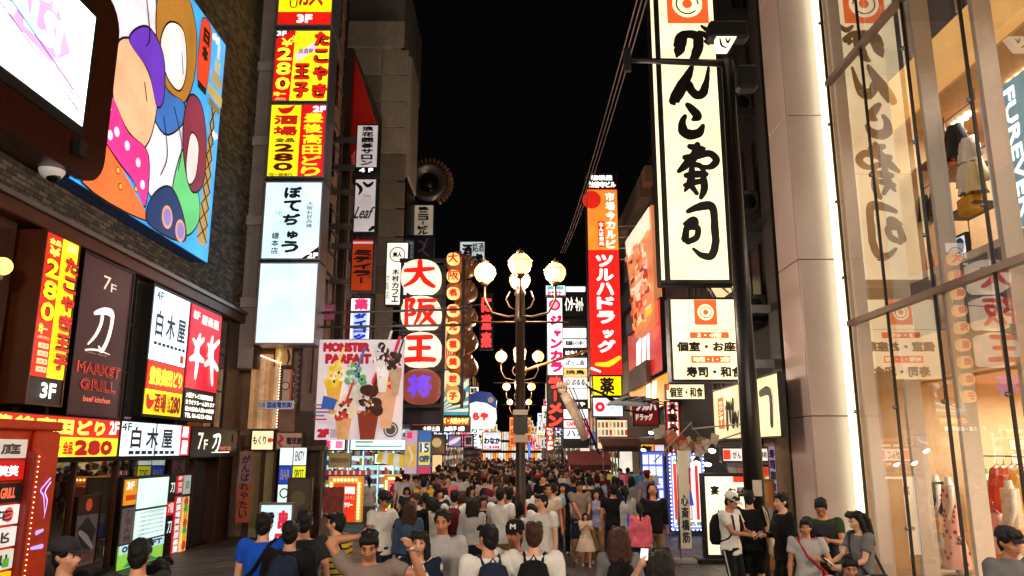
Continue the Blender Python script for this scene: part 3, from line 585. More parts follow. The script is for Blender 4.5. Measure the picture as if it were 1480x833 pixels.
farblock('old_block', 'dim block deep in the left side of the street near its end', -12, -4.0, 66.5, 95, 11, mat('201c1c', .8), -1)
# projecting signs at px 505-545
WS = E('cfc4c4', .62)
fsign('hanging_sign', 'tall dim white hanging sign with a column of black characters over a 4F label', 'sign', 514, 180, 547, 251, 24.5, [('v', .25, .03, .75, .84, '浪花囲碁サロン', K_, .015), ('r', 0, .87, 1, 1, K_), ('t', .2, .89, .8, .98, '4 F', WHT, .01)], WS, D=.5, bracket=[(-1.3, -.4, .3), (-1.3, -.4, 1.3)])
fsign('hanging_sign', 'white hanging sign with black leaf ornaments and italic Leaf lettering', 'sign', 511, 258, 544, 337, 24.5, [('s', [(.1, .1, .06), (.3, .2, .08), (.2, .3, .03)], K_), ('s', [(.4, .08, .05), (.6, .14, .08), (.8, .08, .05)], K_), ('t', .1, .52, .85, .74, 'Leaf', K_, .01, .25), ('t', .4, .3, .75, .36, 'Today', mat('b07060', .5)), ('s', [(.75, .95, .06), (.9, .9, .08)], K_)], WS, D=.5, bracket=[(-1.2, -.4, .3), (-1.2, -.4, 1.5)])
fsign('hanging_sign', 'brown orange hanging sign with dark vertical kana beneath a flag striped top', 'sign', 507, 345, 540, 422, 24.5, [('r', 0, 0, 1, .12, E('c02010', .6)), ('r', 0, .06, 1, .1, WS), ('v', .1, .2, .9, .85, 'ミティラー', mat('2a0804', .5), .02), ('v', .72, .2, .9, .75, '本格インド料理', mat('401008', .5))], E('b83c10', .55), D=.5, bracket=[(-1.1, -.4, .4), (-1.1, -.4, 1.6)])
fsign('hanging_sign', 'white drug store sign with pink top character and vertical blue kana, above the parfait banner', 'sign', 505, 430, 536, 492, 25, [('t', .2, .03, .85, .3, '薬', E('e83878', 1.0), .03), ('r', .15, .36, .85, 1, E('b8ccf8', 1.2)), ('v', .2, .36, .8, 1.0, 'ダイコク', E('1038c0', .8), .03)], E('f0f4ff', 1.4), D=.3)
fsign('hanging_sign', 'small cream sign with a round black badge and vertical kana behind the lantern tower', 'sign', 557, 350, 590, 442, 28.5, [('c', .5, .2, .35, K_), ('c', .5, .2, .31, E('f0e8d8', 1.1)), ('t', .3, .16, .7, .24, '美人', K_, .01), ('v', .3, .42, .6, .95, '木村カフェ', K_, .01), ('v', .05, .5, .2, .9, '大阪店', K_)], E('f4ecdc', 1.25), D=.4)
fsign('hanging_sign', 'beige sign with black vertical kana under the round turbine ornament', 'sign', 596, 296, 627, 341, 40, [('v', .25, .05, .75, .97, '株ニコービル', K_, .03)], E('b8a894', .5), D=.6)
fsign('hanging_sign', 'dark purple sign with a faint vine ornament below the beige kana sign', 'sign', 596, 342, 627, 374, 40, [('s', [(.3, .2, .04), (.6, .4, .05), (.3, .7, .04)], mat('887898', .5)), ('s', [(.7, .1, .03), (.5, .6, .04), (.8, .9, .03)], mat('887898', .5))], mat('1c1624', .5, emit=.15), D=.5)
fsign('hanging_sign', 'small white sign with black characters up behind the lamp, right of the turbine', 'sign', 664, 349, 701, 388, 47, [('t', .1, .1, .5, .6, '酒', K_, .04), ('t', .45, .45, .95, .95, '處', K_, .03), ('t', .5, .05, .95, .4, '銘酒', K_, .01)], E('c8d4d8', .8), D=.5)
fsign('pink_flyer', 'small pink square notice hanging beside the sign stack', 'notice', 464, 440, 484, 463, 24, [('r', .2, .3, .8, .4, mat('f0d0d8')), ('r', .2, .5, .8, .6, mat('803040'))], mat('b05870', .6, emit=.25), D=.03, frame=mat('804050'), fw=.01)
# round turbine ornament
tb = thing('turbine_ornament', 'round metal turbine shaped ornament on the roof edge against the black sky', 'ornament', PY(620, 266, 40)); sR = 40/1080*30/1.0
rt = MB(); Ry = Matrix.Rotation(math.pi/2, 4, 'X')
rt.loft([((0, 0, 0), .9*sR, .9*sR), ((0, 0, .5), .95*sR, .95*sR), ((0, 0, .55), .8*sR, .8*sR), ((0, 0, .25), .5*sR, .5*sR)], n=32, M=Ry, cap=False); rt.build('drum', mat('7a706c', .35, .7), tb)
MB().ell((0, -.1, 0), (.42*sR, .3, .42*sR), n=18).build('hub', mat('282424', .3, .6), tb)
fm = MB().bbox(-.07, .07, -.35, .0, .0, .3, .02, mat('a06a50', .4, .4)).mesh('fin')
for i in range(22):
    a = R(-60+i*10.5); inst(fm, 'fin', tb, (.95*sR*math.cos(a), 0, .95*sR*math.sin(a)), (0, math.pi/2-a, 0))
MB().tube([(0, .3, 0), (.0, .3, -2.6)], .12).build('stand', DSTEEL, tb)

# ================================================================ lantern tower of the dumpling restaurant
LY = 24.5; RC = E('e81c10', 1.0); LW = E('fff0d4', 1.15)
lt = thing('lantern_rack', 'black steel rack that carries the big lantern signs on the left', 'rack', PY(608, 615, LY)); lx, lz = lt.location.x, lt.location.z
def lp(px, py, y=LY): p = PY(px, py, y); return p.x-lx, p.z-lz
xa, za = lp(576, 374); xb, zb = lp(641, 612)
for px in (577, 640, 668):
    x0 = lp(px, 500)[0]; MB().box(x0-.05, x0+.05, .15, .27, zb-.3 if px != 668 else lp(668, 590)[1], za+.05).build('upright', BLACK, lt)
for py in (375, 428, 480, 533, 586): x0 = lp(577, py); MB().box(lp(577, py)[0], lp(641, py)[0], .1, .25, x0[1]-.06, x0[1]+.06).build('crossbar', BLACK, lt)
MB().box(lp(577, 500)[0]+.06, lp(640, 500)[0]-.06, .9, 1.0, zb, za).build('back_panel', BLACK, lt)
def lantern(px, py, w, h, ch, label, name='lantern_sign', group='big white lantern signs', face=LW, cc=RC, bold=.05, bars=5):
    c = PY(px, py, LY); s = LY/1075; W, Hh = w*s/2, h*s/2
    t = thing(name, label, 'lantern', c, 0, group)
    b = MB(); n = 24
    vs = []; 
    def sq(t_): return (math.copysign(abs(math.cos(t_))**.8, math.cos(t_)), math.copysign(abs(math.sin(t_))**.8, math.sin(t_)))
    prof = [(0.02, -.34), (.5, -.33), (.8, -.27), (.95, -.17), (1, 0), (1, .45), (.9, .5)]
    for (r_, yy) in prof: vs += [(W*r_*sq(2*math.pi*k/n)[0], yy*min(1, W*1.6), Hh*r_*sq(2*math.pi*k/n)[1]) for k in range(n)]
    fs = [(i*n+k, i*n+(k+1) % n, (i+1)*n+(k+1) % n, (i+1)*n+k) for i in range(len(prof)-1) for k in range(n)]
    b.add(vs, fs+[tuple(range(n))], face, True); b.build('shade', None, t)
    if bars:
        q = MB()
        for i in range(bars):
            zz = Hh*(-.8+1.6*i/(bars-1)); ww = W*math.sqrt(max(0, 1-(zz/Hh)**2*.8)); yq = -.34*min(1, W*1.6)*math.sqrt(max(.05, 1-(zz/Hh)**2*.75))
            q.tube([(-ww, .1, zz), (-ww*.8, yq*.75, zz), (0, yq-.01, zz), (ww*.8, yq*.75, zz), (ww, .1, zz)], .006, BLACK, 4)
        tag(q.build('ribs', None, t), kind='stuff')
    l = MB(); yl = -.36*min(1, W*1.6)
    if ch == '大': S = [[(-.8, .25, .1), (0, .3, .13), (.8, .38, .09)], [(.02, .85, .13), (0, .2, .14), (-.3, -.4, .13), (-.85, -.8, .06)], [(.0, .2, .1), (.35, -.45, .14), (.85, -.82, .1)]]
    elif ch == '阪': S = [[(-.75, .8, .09), (-.72, -.9, .1)], [(-.75, .75, .1), (-.35, .72, .12), (-.5, .3, .1), (-.3, -.1, .13), (-.65, -.25, .07)], [(-.05, .72, .1), (.85, .72, .1)], [(.05, .7, .1), (0, -.2, .11), (-.25, -.85, .06)], [(.1, .28, .09), (.75, .3, .11), (.5, -.3, .12), (.05, -.85, .06)], [(.2, .1, .09), (.5, -.4, .12), (.9, -.85, .1)]]
    elif ch == '王': S = [[(-.65, .7, .12), (.65, .75, .12)], [(-.55, .0, .11), (.55, .05, .11)], [(0, .7, .14), (0, -.7, .15)], [(-.85, -.75, .13), (0, -.68, .13), (.85, -.72, .12)]]
    else: S = None
    if S:
        for st in S: stroke(l, [(a*W*.86, b_*Hh*.86, c_*W) for a, b_, c_ in st], yl, cc)
    else: put_text(l, ch, -W*.62, -Hh*.62, W*.62, Hh*.62, yl, cc, bold)
    l.build('lettering', None, t); return t
lantern(608, 400, 57, 50, '大', 'topmost big white lantern sign with a red three stroke character')
lantern(608, 453, 57, 50, '阪', 'middle big white lantern sign with the most intricate red character')
lantern(608, 506, 57, 50, '王', 'lowest big white lantern sign with three red bars and an upright')
lantern(608, 559, 55, 50, '将', 'brown round sign with a purple character below the white lantern signs', 'round_sign', None, mat('6a2c20', .5, emit=.6, ecol='b05848'), E('7040e0', 1.0), .035, 0)
for i, ch in enumerate('大阪名物元祖焼餃子'):
    lantern(655, 374+i*24.9, 18.5, 17.5, ch, 'small round orange lantern with a red character, %s from the top of its column' % ('first', 'second', 'third', 'fourth', 'fifth', 'sixth', 'seventh', 'eighth', 'ninth')[i], 'small_lantern', 'small lanterns in a column beside the big ones', E('ffc070', 1.4), E('e02818', .9), .02, 0)
# dumpling shaped sculptures behind the small lanterns
DM = mat('8a5a38', .35, vary=.35, vscale=1.5, emit=.04)
for i in range(5):
    c = PY(668, 385+i*36, LY+.7); t = tag(None or MB().ell((0, 0, 0), (.55, .4, .42), n=16).build('dumpling_ornament', DM, None, c), 'giant brown fried dumpling sculpture, %s from the top behind the lantern column' % ('first', 'second', 'third', 'fourth', 'fifth')[i], 'sculpture', 'dumpling sculptures')
    t.rotation_euler = (0, .35, 0)
    o = MB()
    for k in range(6): o.ell((-.3+k*.12, -.3, .22+.05*math.sin(k*2)), (.06, .14, .16), n=8, k=6)
    tag(o.build('pleats', DM, t), kind='stuff')
# purple glow panel and red ray board right of tower
fsign('ray_signboard', 'red and cream sunburst signboard behind the small lanterns', 'signboard', 640, 455, 682, 536, 26, [('p', [(.1, 1), (.5*1.0+.6*math.cos(R(a)), .6-.7*math.sin(R(a))), (.5+.6*math.cos(R(a+10)), .6-.7*math.sin(R(a+10)))], E('f0d8a0', .8)) for a in range(-20, 180, 24)], E('c82018', .8), D=.2)
fsign('purple_sign', 'small glowing purple sign panel behind the lantern column', 'sign', 668, 482, 684, 500, 29, [('r', .1, .1, .9, .9, E('f0e0ff', 1.5))], E('a050ff', 1.2), D=.2)
fsign('picture_signboard', 'blue and cream ray patterned signboard above the orange shop strip', 'signboard', 588, 534, 679, 602, 25.8,
      [('p', [(.5, .9), (.5+1.1*math.cos(R(a)), .9-1.3*math.sin(R(a))), (.5+1.1*math.cos(R(a+7)), .9-1.3*math.sin(R(a+7)))], E('f4ecc8', .9)) for a in range(0, 180, 15)] + [('c', .78, .55, .16, mat('2a3420', .5)), ('c', .72, .45, .11, E('d8a060', .7)), ('t', .04, .76, .34, .92, 'ショップ', E('e84020', .9), .02)], E('3a98b0', .85), D=.2)
fsign('shop_strip_sign', 'orange over black strip sign of yellow and white lettering below the ray patterned board', 'sign', 594, 602, 680, 625, 25.6, [('r', 0, 0, 1, .55, E('d05010', .8)), ('t', .03, .08, .97, .48, 'よしもと芸人グッズ・大阪みやげ', E('ffe880', 1.2), .012), ('t', .2, .62, .9, .95, '大阪土産・お菓子 3階', WHT, .008)], K_, D=.25)
# parfait banner
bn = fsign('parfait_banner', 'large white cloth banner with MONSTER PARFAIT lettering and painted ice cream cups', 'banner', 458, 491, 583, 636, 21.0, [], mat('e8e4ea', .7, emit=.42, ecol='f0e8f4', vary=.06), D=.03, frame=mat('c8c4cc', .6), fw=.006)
Wb = PY(583, 560, 21).x-PY(458, 560, 21).x; Hb = PY(520, 491, 21).z-PY(520, 636, 21).z
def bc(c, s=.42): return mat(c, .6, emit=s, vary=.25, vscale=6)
els = [('t', .05, .03, .6, .13, 'MONSTER', bc('c01830'), .03), ('t', .08, .145, .62, .25, 'PARFAIT', bc('c01830'), .03), ('t', .03, .89, .17, .98, '2F', bc('c01830'), .03), ('r', .18, .89, .26, .98, bc('c8c0d0')),
       ('c', .87, .9, .085, bc('3c3a34')), ('c', .87, .9, .07, bc('d0ccc0')), ('c', .87, .9, .055, bc('4c4a44'))]
def cone_cup(u, v, s, cup, cream, top, dots, rr):
    r2 = random.Random(rr); els.append(('p', [(u-.09*s, v), (u+.09*s, v), (u+.04*s, v+.3*s), (u-.04*s, v+.3*s)], bc(cup)))
    for k in range(14): a, b_ = r2.uniform(-.09, .09)*s, r2.uniform(-.16, .03)*s; els.append(('c', u+a*(1-.4*abs(b_)/(.16*s)), v+b_, r2.uniform(.025, .05)*s, bc(cream if k % 3 else top)))
    for k in range(9): els.append(('c', u+r2.uniform(-.08, .08)*s, v+r2.uniform(-.14, .02)*s, .014*s, bc(r2.choice(dots))))
    els.append(('s', [(u+.02*s, v-.1*s, .012*s), (u+.09*s, v-.3*s, .012*s)], bc(top)))
cone_cup(.2, .42, 1.1, 'e0b040', 'f0cc30', 'f8e080', ['302018', 'f0a020', 'e0e0a0'], 1); cone_cup(.45, .42, 1.1, 'd8d4c8', '70b070', '4070c0', ['203050', '60c0a0', 'a0d0e0'], 2)
cone_cup(.82, .44, 1.5, 'e8b088', 'e03848', 'd83050', ['f0d020', '3060d0', 'f07020', '40a040'], 3); cone_cup(.62, .72, 1.4, '8a3018', '3a1810', '50200f', ['a06030', '200c08', 'e0c0a0'], 4)
cone_cup(.35, .76, 1.1, 'e0a870', 'f0dcc0', 'c83828', ['e8d8b0', 'c02020', '302820'], 5); cone_cup(.78, .24, 1.0, 'f0ece0', '302420', 'e8e4e0', ['201814', 'f8f4f0'], 6); cone_cup(.93, .3, .9, 'c0a080', '2c1c18', '483028', ['201814', '806050'], 7)
for k in range(5): els.append(('r', .03+.02*(k % 2), .66+.035*k, .15+.03*(k % 3), .675+.035*k, bc(('806878', 'c03050', '5070a0')[k % 3])))
for k in range(40):
    r2 = random.Random(90+k); u_, v_ = r2.choice([(.2, .42), (.45, .42), (.82, .42), (.62, .7), (.35, .76), (.78, .2)]); els.append(('c', u_+r2.uniform(-.08, .08), v_+r2.uniform(-.17, .02), r2.uniform(.006, .016), bc(r2.choice(['fff8f0', 'e8e0d8', '402018', 'e8c0a0']))))
els.append(('p', [(.14, .58), (.3, .62), (.26, .72), (.12, .7)], bc('3060b8'))); els.append(('s', [(.66, .1, .01), (.75, .34, .02), (.8, .2, .01)], bc('e8e4e0')))
l = MB(); elems(l, Wb, Hb, els, -.03); l.build('print', None, bn)
MB().tube([(-Wb*.66, .05, Hb+.35), (Wb*1.25, .05, Hb+.42)], .035).build('hanging_pole', STEEL, bn); MB().tube([(-Wb*.66, .05, Hb+.75), (Wb*1.25, .05, Hb+.86)], .035).build('hanging_pole', STEEL, bn)
for u in (-.45, -.1, .25, .48): MB().tube([(Wb*u, .0, Hb), (Wb*u, .04, Hb+.36)], .008, n=5).build('cord', STEEL, bn)
# ---- ground floor shops of the left row, px 345-600
wood = mat('4a2e1c', .5, vary=.2)
sh = thing('small_shopfront', 'narrow shop entrance with beige panels and wooden posts below the stack of signs', 'shopfront', (-6.5, 21.62, 0))
for x in (-.7, -.35, .0, 1.25): MB().box(x, x+.07, -.12, .12, 0, 2.35).build('post', wood, sh)
MB().box(-.65, -.02, .06, .1, 0, 2.3).build('door_panel', mat('a08c64', .6, emit=.06), sh); MB().box(.0, 1.3, .3, .4, 0, 3.4).build('back_wall', mat('5a4a3c', .7), sh)
MB().box(-.8, 1.4, -.2, .2, 2.32, 2.42).build('lintel', wood, sh)
fsign('entrance_sign', 'warm cream box sign with brush lettering and red marks at the narrow entrance', 'sign', 362, 621, 397, 652, 21.4, [('t', .1, .3, .65, .7, 'もくり', K_, .006), ('c', .8, .5, .1, E('e04020', .8)), ('c', .93, .5, .07, E('e04020', .8))], E('f8e0b0', 1.2), D=.35)
fsign('wooden_sign', 'brown wooden sign board with black and red lettering reading light bulb shop', 'sign', 398, 624, 438, 651, 21.4, [('t', .4, .3, .95, .7, '電球屋', K_, .008), ('t', .5, .75, .9, .92, '大衆酒場', mat('b03020', .5)), ('s', [(.15, .2, .03), (.25, .4, .06), (.12, .6, .05), (.3, .9, .03)], mat('b83020', .5, emit=.2))], mat('b08a78', .6, emit=.3), D=.12, frame=wood)
gs = thing('panel_sign', 'tall lit sign of six small square panels by the narrow entrance', 'sign', PY(420, 727, 21.3)); W_, H_ = 37*21.6/1085, (727-654)*21.6/1085
MB().box(-W_/2, W_/2, .0, .12, 0, H_).build('backing', BLACK, gs)
for i, (c, tx, tc_) in enumerate([('e0f4f0', '', ''), ('e8fbf4', 'ENSTY', '205080'), ('1838a0', 'BAR', 'e0e0f0'), ('d0d820', 'SPOT', '405010'), ('d8f0e8', '○', '202020'), ('d8f0e8', '会員', '405060')]):
    u, v = i % 2, i//2; x0 = -W_/2+u*W_/2; z0 = H_-(v+1)*H_/3; b = MB(); b.box(x0+.015, x0+W_/2-.015, -.02, 0, z0+.015, z0+H_/3-.015, E(c, 1.1)); p = b.build('panel', None, gs)
    if tx: l = MB(); put_text(l, tx, x0+.06, z0+.12, x0+W_/2-.06, z0+H_/3-.1, -.023, mat(tc_, .5), .003); l.build('print', None, p)
ss_ = sign('standing_sign', 'pale blue standing lightbox with red characters, behind the man in blue', 'sign', (-6.55, 20.5, 0), .66, 1.32, .2, [('t', .55, .1, .85, .4, '串', E('d02848', .9), .02), ('t', .45, .42, .9, .7, '呂', E('d02848', .9), .02), ('v', .12, .12, .28, .45, '名物大衆', mat('406080', .5)), ('s', [(.2, .75, .03), (.1, .85, .04), (.25, .9, .03)], K_)], E('c8e4f0', 1.1), frame=STEEL); ss_.location = (-4.45, 15.2, .02)
fsign('street_plate', 'small white plate sign with blue characters sticking out from the left corner', 'sign', 374, 579, 424, 592, 20.6, [('t', .02, .2, .2, .8, '5番', K_), ('t', .24, .15, .95, .85, '国産電気㈱', E('203880', .5), .006)], mat('b8b4c0', .5, emit=.3), D=.05, frame=STEEL, fw=.01)
tg = thing('tall_banner', 'orange and pink vertical banner with brush kana by the corner pillar', 'banner', (-6.95, 20.6, 0)); 
sg_ = MB(); sg_.box(-.17, .17, 0, .03, .5, 2.3, mat('a84a2c', .6, emit=.1, vary=.4)); sg_.box(-.165, .165, -.005, 0, 1.45, 2.28, mat('8a6468', .6, emit=.1, vary=.3)); sg_.build('cloth', None, tg)
l = MB(); put_vtext(l, 'がんばれやたい', -.1, .6, .12, 2.2, -.008, mat('30181c', .5), .008); l.build('lettering', None, tg); MB().tube([(-.19, .02, 0), (-.19, .02, 2.4)], .015).build('pole', STEEL, tg)
# upper floor lit windows of the left row with strings of lights
uw = thing('lit_gallery', 'warm lit upper shop window of pleated blinds edged with a string of bulbs', 'window', PY(385, 608, 21.6)); q = uw.location
WW = lambda px, py: (PY(px, py, 21.6).x-q.x, PY(px, py, 21.6).z-q.z)
x0, z0 = WW(357, 620); x1, z1 = WW(405, 512)
MB().box(x0, x1, .05, .12, z0, z1).build('back', mat('c89868', .6, emit=.35), uw)
for i in range(6): MB().bbox(x0+(x1-x0)*i/6+.01, x0+(x1-x0)*(i+1)/6-.01, -.02, .05, z0, z1-.06*i, .015).build('pane', mat(('d0a070', 'b88858', 'd8b890')[i % 3], .4, emit=.4, vary=.5, vscale=4), uw)
b = MB()
for i in range(22): b.ell((x0+(x1-x0)*i/21, -.05, z1+.05-.3*i/21), .018, NEON('ffe0c0', 4), 6, 4)
for i in range(24): b.ell((x1+.04, -.05, z1-.25-(z1-z0-.3)*i/23), .018, NEON('ffe0c0', 4), 6, 4)
tag(b.build('bulbs', None, uw), kind='stuff')
fsign('portrait_sign', 'brown oval portrait sign board beside the pleated lit window', 'sign', 406, 532, 424, 590, 21.6, [('c', .35, .45, .34, mat('28201c', .5)), ('c', .35, .45, .26, mat('c0a890', .5, emit=.3)), ('r', .7, .0, 1, 1, mat('b85030', .5, emit=.3))], mat('a89080', .5, emit=.3), D=.1, frame=wood)
fsign('yellow_pictures', 'pair of small yellow picture panels below the blank light box', 'sign', 396, 500, 424, 530, 21.6, [('r', .04, .1, .46, .9, mat('d8a040', .5, emit=.5, vary=.5)), ('s', [(.2, .8, .06), (.3, .4, .08), (.25, .2, .03)], mat('f0e0b0', .5, emit=.5)), ('s', [(.7, .2, .05), (.8, .6, .07), (.7, .9, .03)], mat('503828', .5))], mat('c09060', .5, emit=.35), D=.1, frame=wood)
o = MB().ell((0, 0, 0), .28, mat('c090b0', .5, emit=.25), 16, 10).build('paper_lantern', None, None, PY(448, 608, 22.5)); tag(o, 'dim pink round paper lantern left of the parfait banner', 'lantern')
# drug store frontage between px 445 and 600: bright white interior
ds = building('drugstore', 'bright white lit drug store front behind the parfait banner', -12, -3.35, 26.2, 32, 3.4, mat('8c9090', .5)); 
for i in range(7):
    x = -6.9+i*.5
    bpart(ds, 'display_window', x+.02, x+.47, 26.1, 26.19, .3, 3.0, mat(('c8f0ee', 'b8ece8', 'e8fafa')[i % 3], .4, emit=.9, vary=.35, vscale=3))
    gd = MB()
    for j in range(9):
        gd.box(x+.03, x+.46, 25.95, 26.1, .34+j*.3, .36+j*.3, mat('c8ccd0', .5))
        for k in range(5): gd.box(x+.04+k*.085, x+.11+k*.085, 25.97, 26.09, .36+j*.3, .36+j*.3+rnd.uniform(.1, .22), mat(rnd.choice(['d85070', 'e8e0e0', '4878c0', 'e8c848', '60a870', 'f0a0b8', 'd8e8f0', '804050']), .5, emit=.25))
    tag(gd.build('goods', None, ds, (-ds['cx'], -ds['cy'], 0)), kind='stuff')
fsign('fascia_sign', 'pink and white drug store sign half hidden under the parfait banner', 'sign', 453, 634, 500, 652, 24.6, [('t', .05, .1, .55, .9, '薬', E('f03870', 1.0), .03), ('r', .68, .2, .9, .8, E('f080a8', 1.0))], E('fff0f8', 1.5), D=.3)
fsign('fascia_sign', 'pale green strip light sign right of the pink drug store sign', 'sign', 505, 634, 590, 652, 25.2, [('r', .1, .2, .4, .35, E('80b0a8', .8)), ('r', .1, .55, .9, .7, E('90c0b8', .8))], E('e0fff4', 1.6), D=.3)
fsign('fascia_sign', 'long white strip sign under the awning beside the parfait banner', 'sign', 540, 655, 580, 672, 25.6, [('r', .1, .3, .9, .5, E('c0d0d0', .9))], E('f4ffff', 1.7), D=.3)
fsign('hanging_goods', 'row of beige round goods hanging in the lit shop front', 'display', 475, 655, 507, 676, 23.5, [('c', .2+.2*i, .5, .12, mat('c8a878', .6)) for i in range(4)], mat('b89868', .6, emit=.3, vary=.4, vscale=8), D=.15, fw=.005, frame=wood)
fsign('red_valance', 'red and navy cloth valance across the bright shop front', 'awning', 462, 680, 535, 694, 22.8, [('r', 0, .0, 1, .5, mat('d04030', .6, emit=.3)), ('r', 0, .5, 1, 1, mat('203878', .6, emit=.3))] + [('r', .06+.12*i, .05, .1+.12*i, .45, mat('f0e8e0', .6, emit=.4)) for i in range(8)], mat('d04030', .6), D=.1, frame=wood, fw=.005)
yw = thing('striped_awning', 'yellow and white striped sloping awning over the bright shop', 'awning', PY(572, 668, 22.6))
for i in range(7): b = MB(); b.add([(-.5+i*.15, 0, .3-.02*i), (-.35+i*.15, 0, .28-.02*i), (-.3+i*.16, -.6, .04-.03*i), (-.46+i*.16, -.6, .07-.03*i)], [(0, 1, 2, 3)]); b.add([(-.46+i*.16, -.6, .07-.03*i), (-.3+i*.16, -.6, .04-.03*i), (-.3+i*.16, -.6, -.03-.03*i), (-.46+i*.16, -.6, .0-.03*i)], [(0, 1, 2, 3)]); b.build('stripe', mat(('e8d030', 'f0f0e8')[i % 2], .6, emit=.35), yw)
def bulbs_sign(px0, py0, px1, py1, Y, label, els, face):
    t = fsign('bulb_signboard', label, 'sign', px0, py0, px1, py1, Y, els, face, D=.3, frame=mat('b07828', .5, emit=.25), fw=.02)
    a = PY(px0, py1, Y); c = PY(px1, py0, Y); W, Hh = c.x-a.x, c.z-a.z
    for k, (x0, x1, z0, z1) in enumerate(((-W/2-.16, -W/2, 0, Hh), (W/2, W/2+.16, 0, Hh), (-W/2-.16, W/2+.16, Hh, Hh+.18))): MB().box(x0, x1, -.16, .1, z0, z1).build('marquee_border', mat('d89030', .5, emit=.55), t)
    b = MB()
    for i in range(12): 
        z = .1+(Hh-.1)*i/11; b.ell((-W/2-.08, -.18, z), .032, NEON('ffd890', 5), 6, 4); b.ell((W/2+.08, -.18, z), .032, NEON('ffd890', 5), 6, 4)
    for i in range(7): b.ell((-W/2+W*i/6, -.18, Hh+.09), .032, NEON('ffd890', 5), 6, 4)
    tag(b.build('bulbs', None, t), kind='stuff'); return t
bulbs_sign(481, 699, 515, 755, 21.0, 'orange red restaurant signboard edged with glowing bulbs on the left side', [('t', .08, .08, .92, .28, 'タイ料理', WHT, .01), ('t', .4, .33, .92, .42, 'レストラン', E('ffd0c0', 1)), ('t', .12, .48, .85, .62, 'マンゴツリー', E('ffe8e0', 1.2), .008)], E('e03818', .9))
bulbs_sign(561, 696, 585, 742, 24.0, 'pink and yellow signboard marked 3F edged with glowing bulbs', [('r', .05, .03, .95, .45, E('e82068', 1.0)), ('t', .1, .12, .55, .3, '居酒屋', WHT), ('t', .6, .08, .92, .28, '3F', WHT, .01), ('r', .05, .48, .5, .97, E('e8f060', 1.0)), ('r', .55, .48, .95, .97, E('f8e030', 1.0)), ('t', .1, .55, .9, .9, '焼肉', E('40a040', .8), .01)], E('f0f0e0', 1))
me_ = thing('menu_easel', 'wooden menu easel with framed sheets in front of the orange signboard', 'easel', (-4.55, 20.2, 0))
for x in (-.3, .3): MB().tube([(x, 0, 0), (x*.8, .15, 1.5)], .02, n=6).build('leg', mat('c0b8b0', .5), me_)
MB().bbox(-.26, .26, .06, .1, .75, 1.4, .01).build('menu_sheet', mat('80302a', .6, emit=.08, vary=.5, vscale=9), me_); MB().bbox(-.28, .28, .0, .04, .1, .66, .01).build('menu_sheet', mat('6a5a48', .6, vary=.5, vscale=8), me_)
sign('notice_board', 'brown standing notice board with a round picture beside the pale blue lightbox', 'sign', (-5.3, 19.9, .2), .62, 1.45, .1, [('c', .45, .35, .3, mat('6a6038', .6)), ('r', .1, .6, .9, .75, mat('707888', .6)), ('r', .1, .78, .9, .98, mat('2c3890', .5, emit=.2))], mat('4c4034', .6, emit=.06), frame=wood)
# two hanging cloth flags 15 OFF
fsign('hanging_banner', 'pink and white drug store street banner beside the lantern tower', 'banner', 585, 622, 603, 685, 19.5, [('t', .1, .04, .6, .2, '薬', E('e02868', .6), .012), ('r', .1, .35, .9, .85, mat('e0c050', .6, emit=.3, vary=.4)), ('s', [(.3, .4, .06), (.6, .6, .1), (.4, .8, .05)], mat('e8d0c0', .6, emit=.4))], mat('d0b0d0', .6, emit=.35), D=.02, frame=mat('b0a0b0'), fw=.004)
fsign('hanging_banner', 'blue and yellow street banner marked 15 OFF beside the lantern tower', 'banner', 604, 622, 623, 685, 19.5, [('t', .05, .03, .95, .14, 'ダイコク', E('3858c0', .6), .006), ('r', .08, .28, .92, .8, E('e8d840', .5)), ('t', .15, .3, .85, .52, '15', E('e8f0ff', .7), .03), ('t', .15, .3, .85, .52, '15', mat('2858a8', .5, emit=.2), .012), ('t', .1, .58, .9, .74, 'OFF', mat('2858a8', .5, emit=.2), .016), ('r', 0, .84, 1, 1, E('c83868', .5))], mat('3a70b8', .6, emit=.35), D=.02, frame=mat('4060a0'), fw=.004)
# octopus-dumpling shop head sign (plain rounded white sign with a blue cap shape)
ky = thing('rounded_sign', 'rounded white sign with a dark blue cap shape and red kana over the left shops', 'sign', PY(697, 596, 34)); s = 34/1080
b = MB(); b.prism([(x*s, z*s) for x, z in [(-18, -22), (16, -22), (20, -8), (18, 14), (8, 22), (-10, 22), (-20, 12), (-21, -6)]], -.3, .5); b.build('body', E('e8fff0', 1.1), ky)
b = MB(); b.prism([(x*s, z*s) for x, z in [(-21, 10), (-8, 14), (6, 12), (19, 4), (20, 16), (12, 26), (-6, 28), (-20, 22)]], -.45, .5); b.build('cap', E('1c3c8c', .5), ky)
MB().disc((12*s, -.46, 16*s), 4*s, mat('e8e8e8', .5), 14).build('badge', None, ky); l = MB(); put_text(l, 'らや', -13*s, -12*s, 9*s, 0, -.305, E('e02030', .9), .04); l.box(-18*s, 16*s, -.303, -.301, -13.4*s, -13*s, mat('60a080')); l.build('lettering', None, ky)
fsign('hanging_sign', 'white square sign with bold brush kana and red small print below the rounded sign', 'sign', 697, 624, 725, 651, 33, [('t', .08, .3, .95, .68, 'わなか', K_, .02), ('t', .1, .08, .9, .2, '道頓堀', mat('c02030')), ('t', .1, .75, .9, .93, 'たこ焼 会津屋', E('e03040', .8), .008)], E('eaf0ff', 1.2), D=.3)
fsign('neon_sign', 'vertical dark sign with three glowing red neon characters right of the tower', 'sign', 693, 424, 713, 506, 45, [('v', .12, .05, .88, .98, 'に道楽', NEON('ff3030', 2.2), .05)], mat('1a0c10', .5), D=.3)
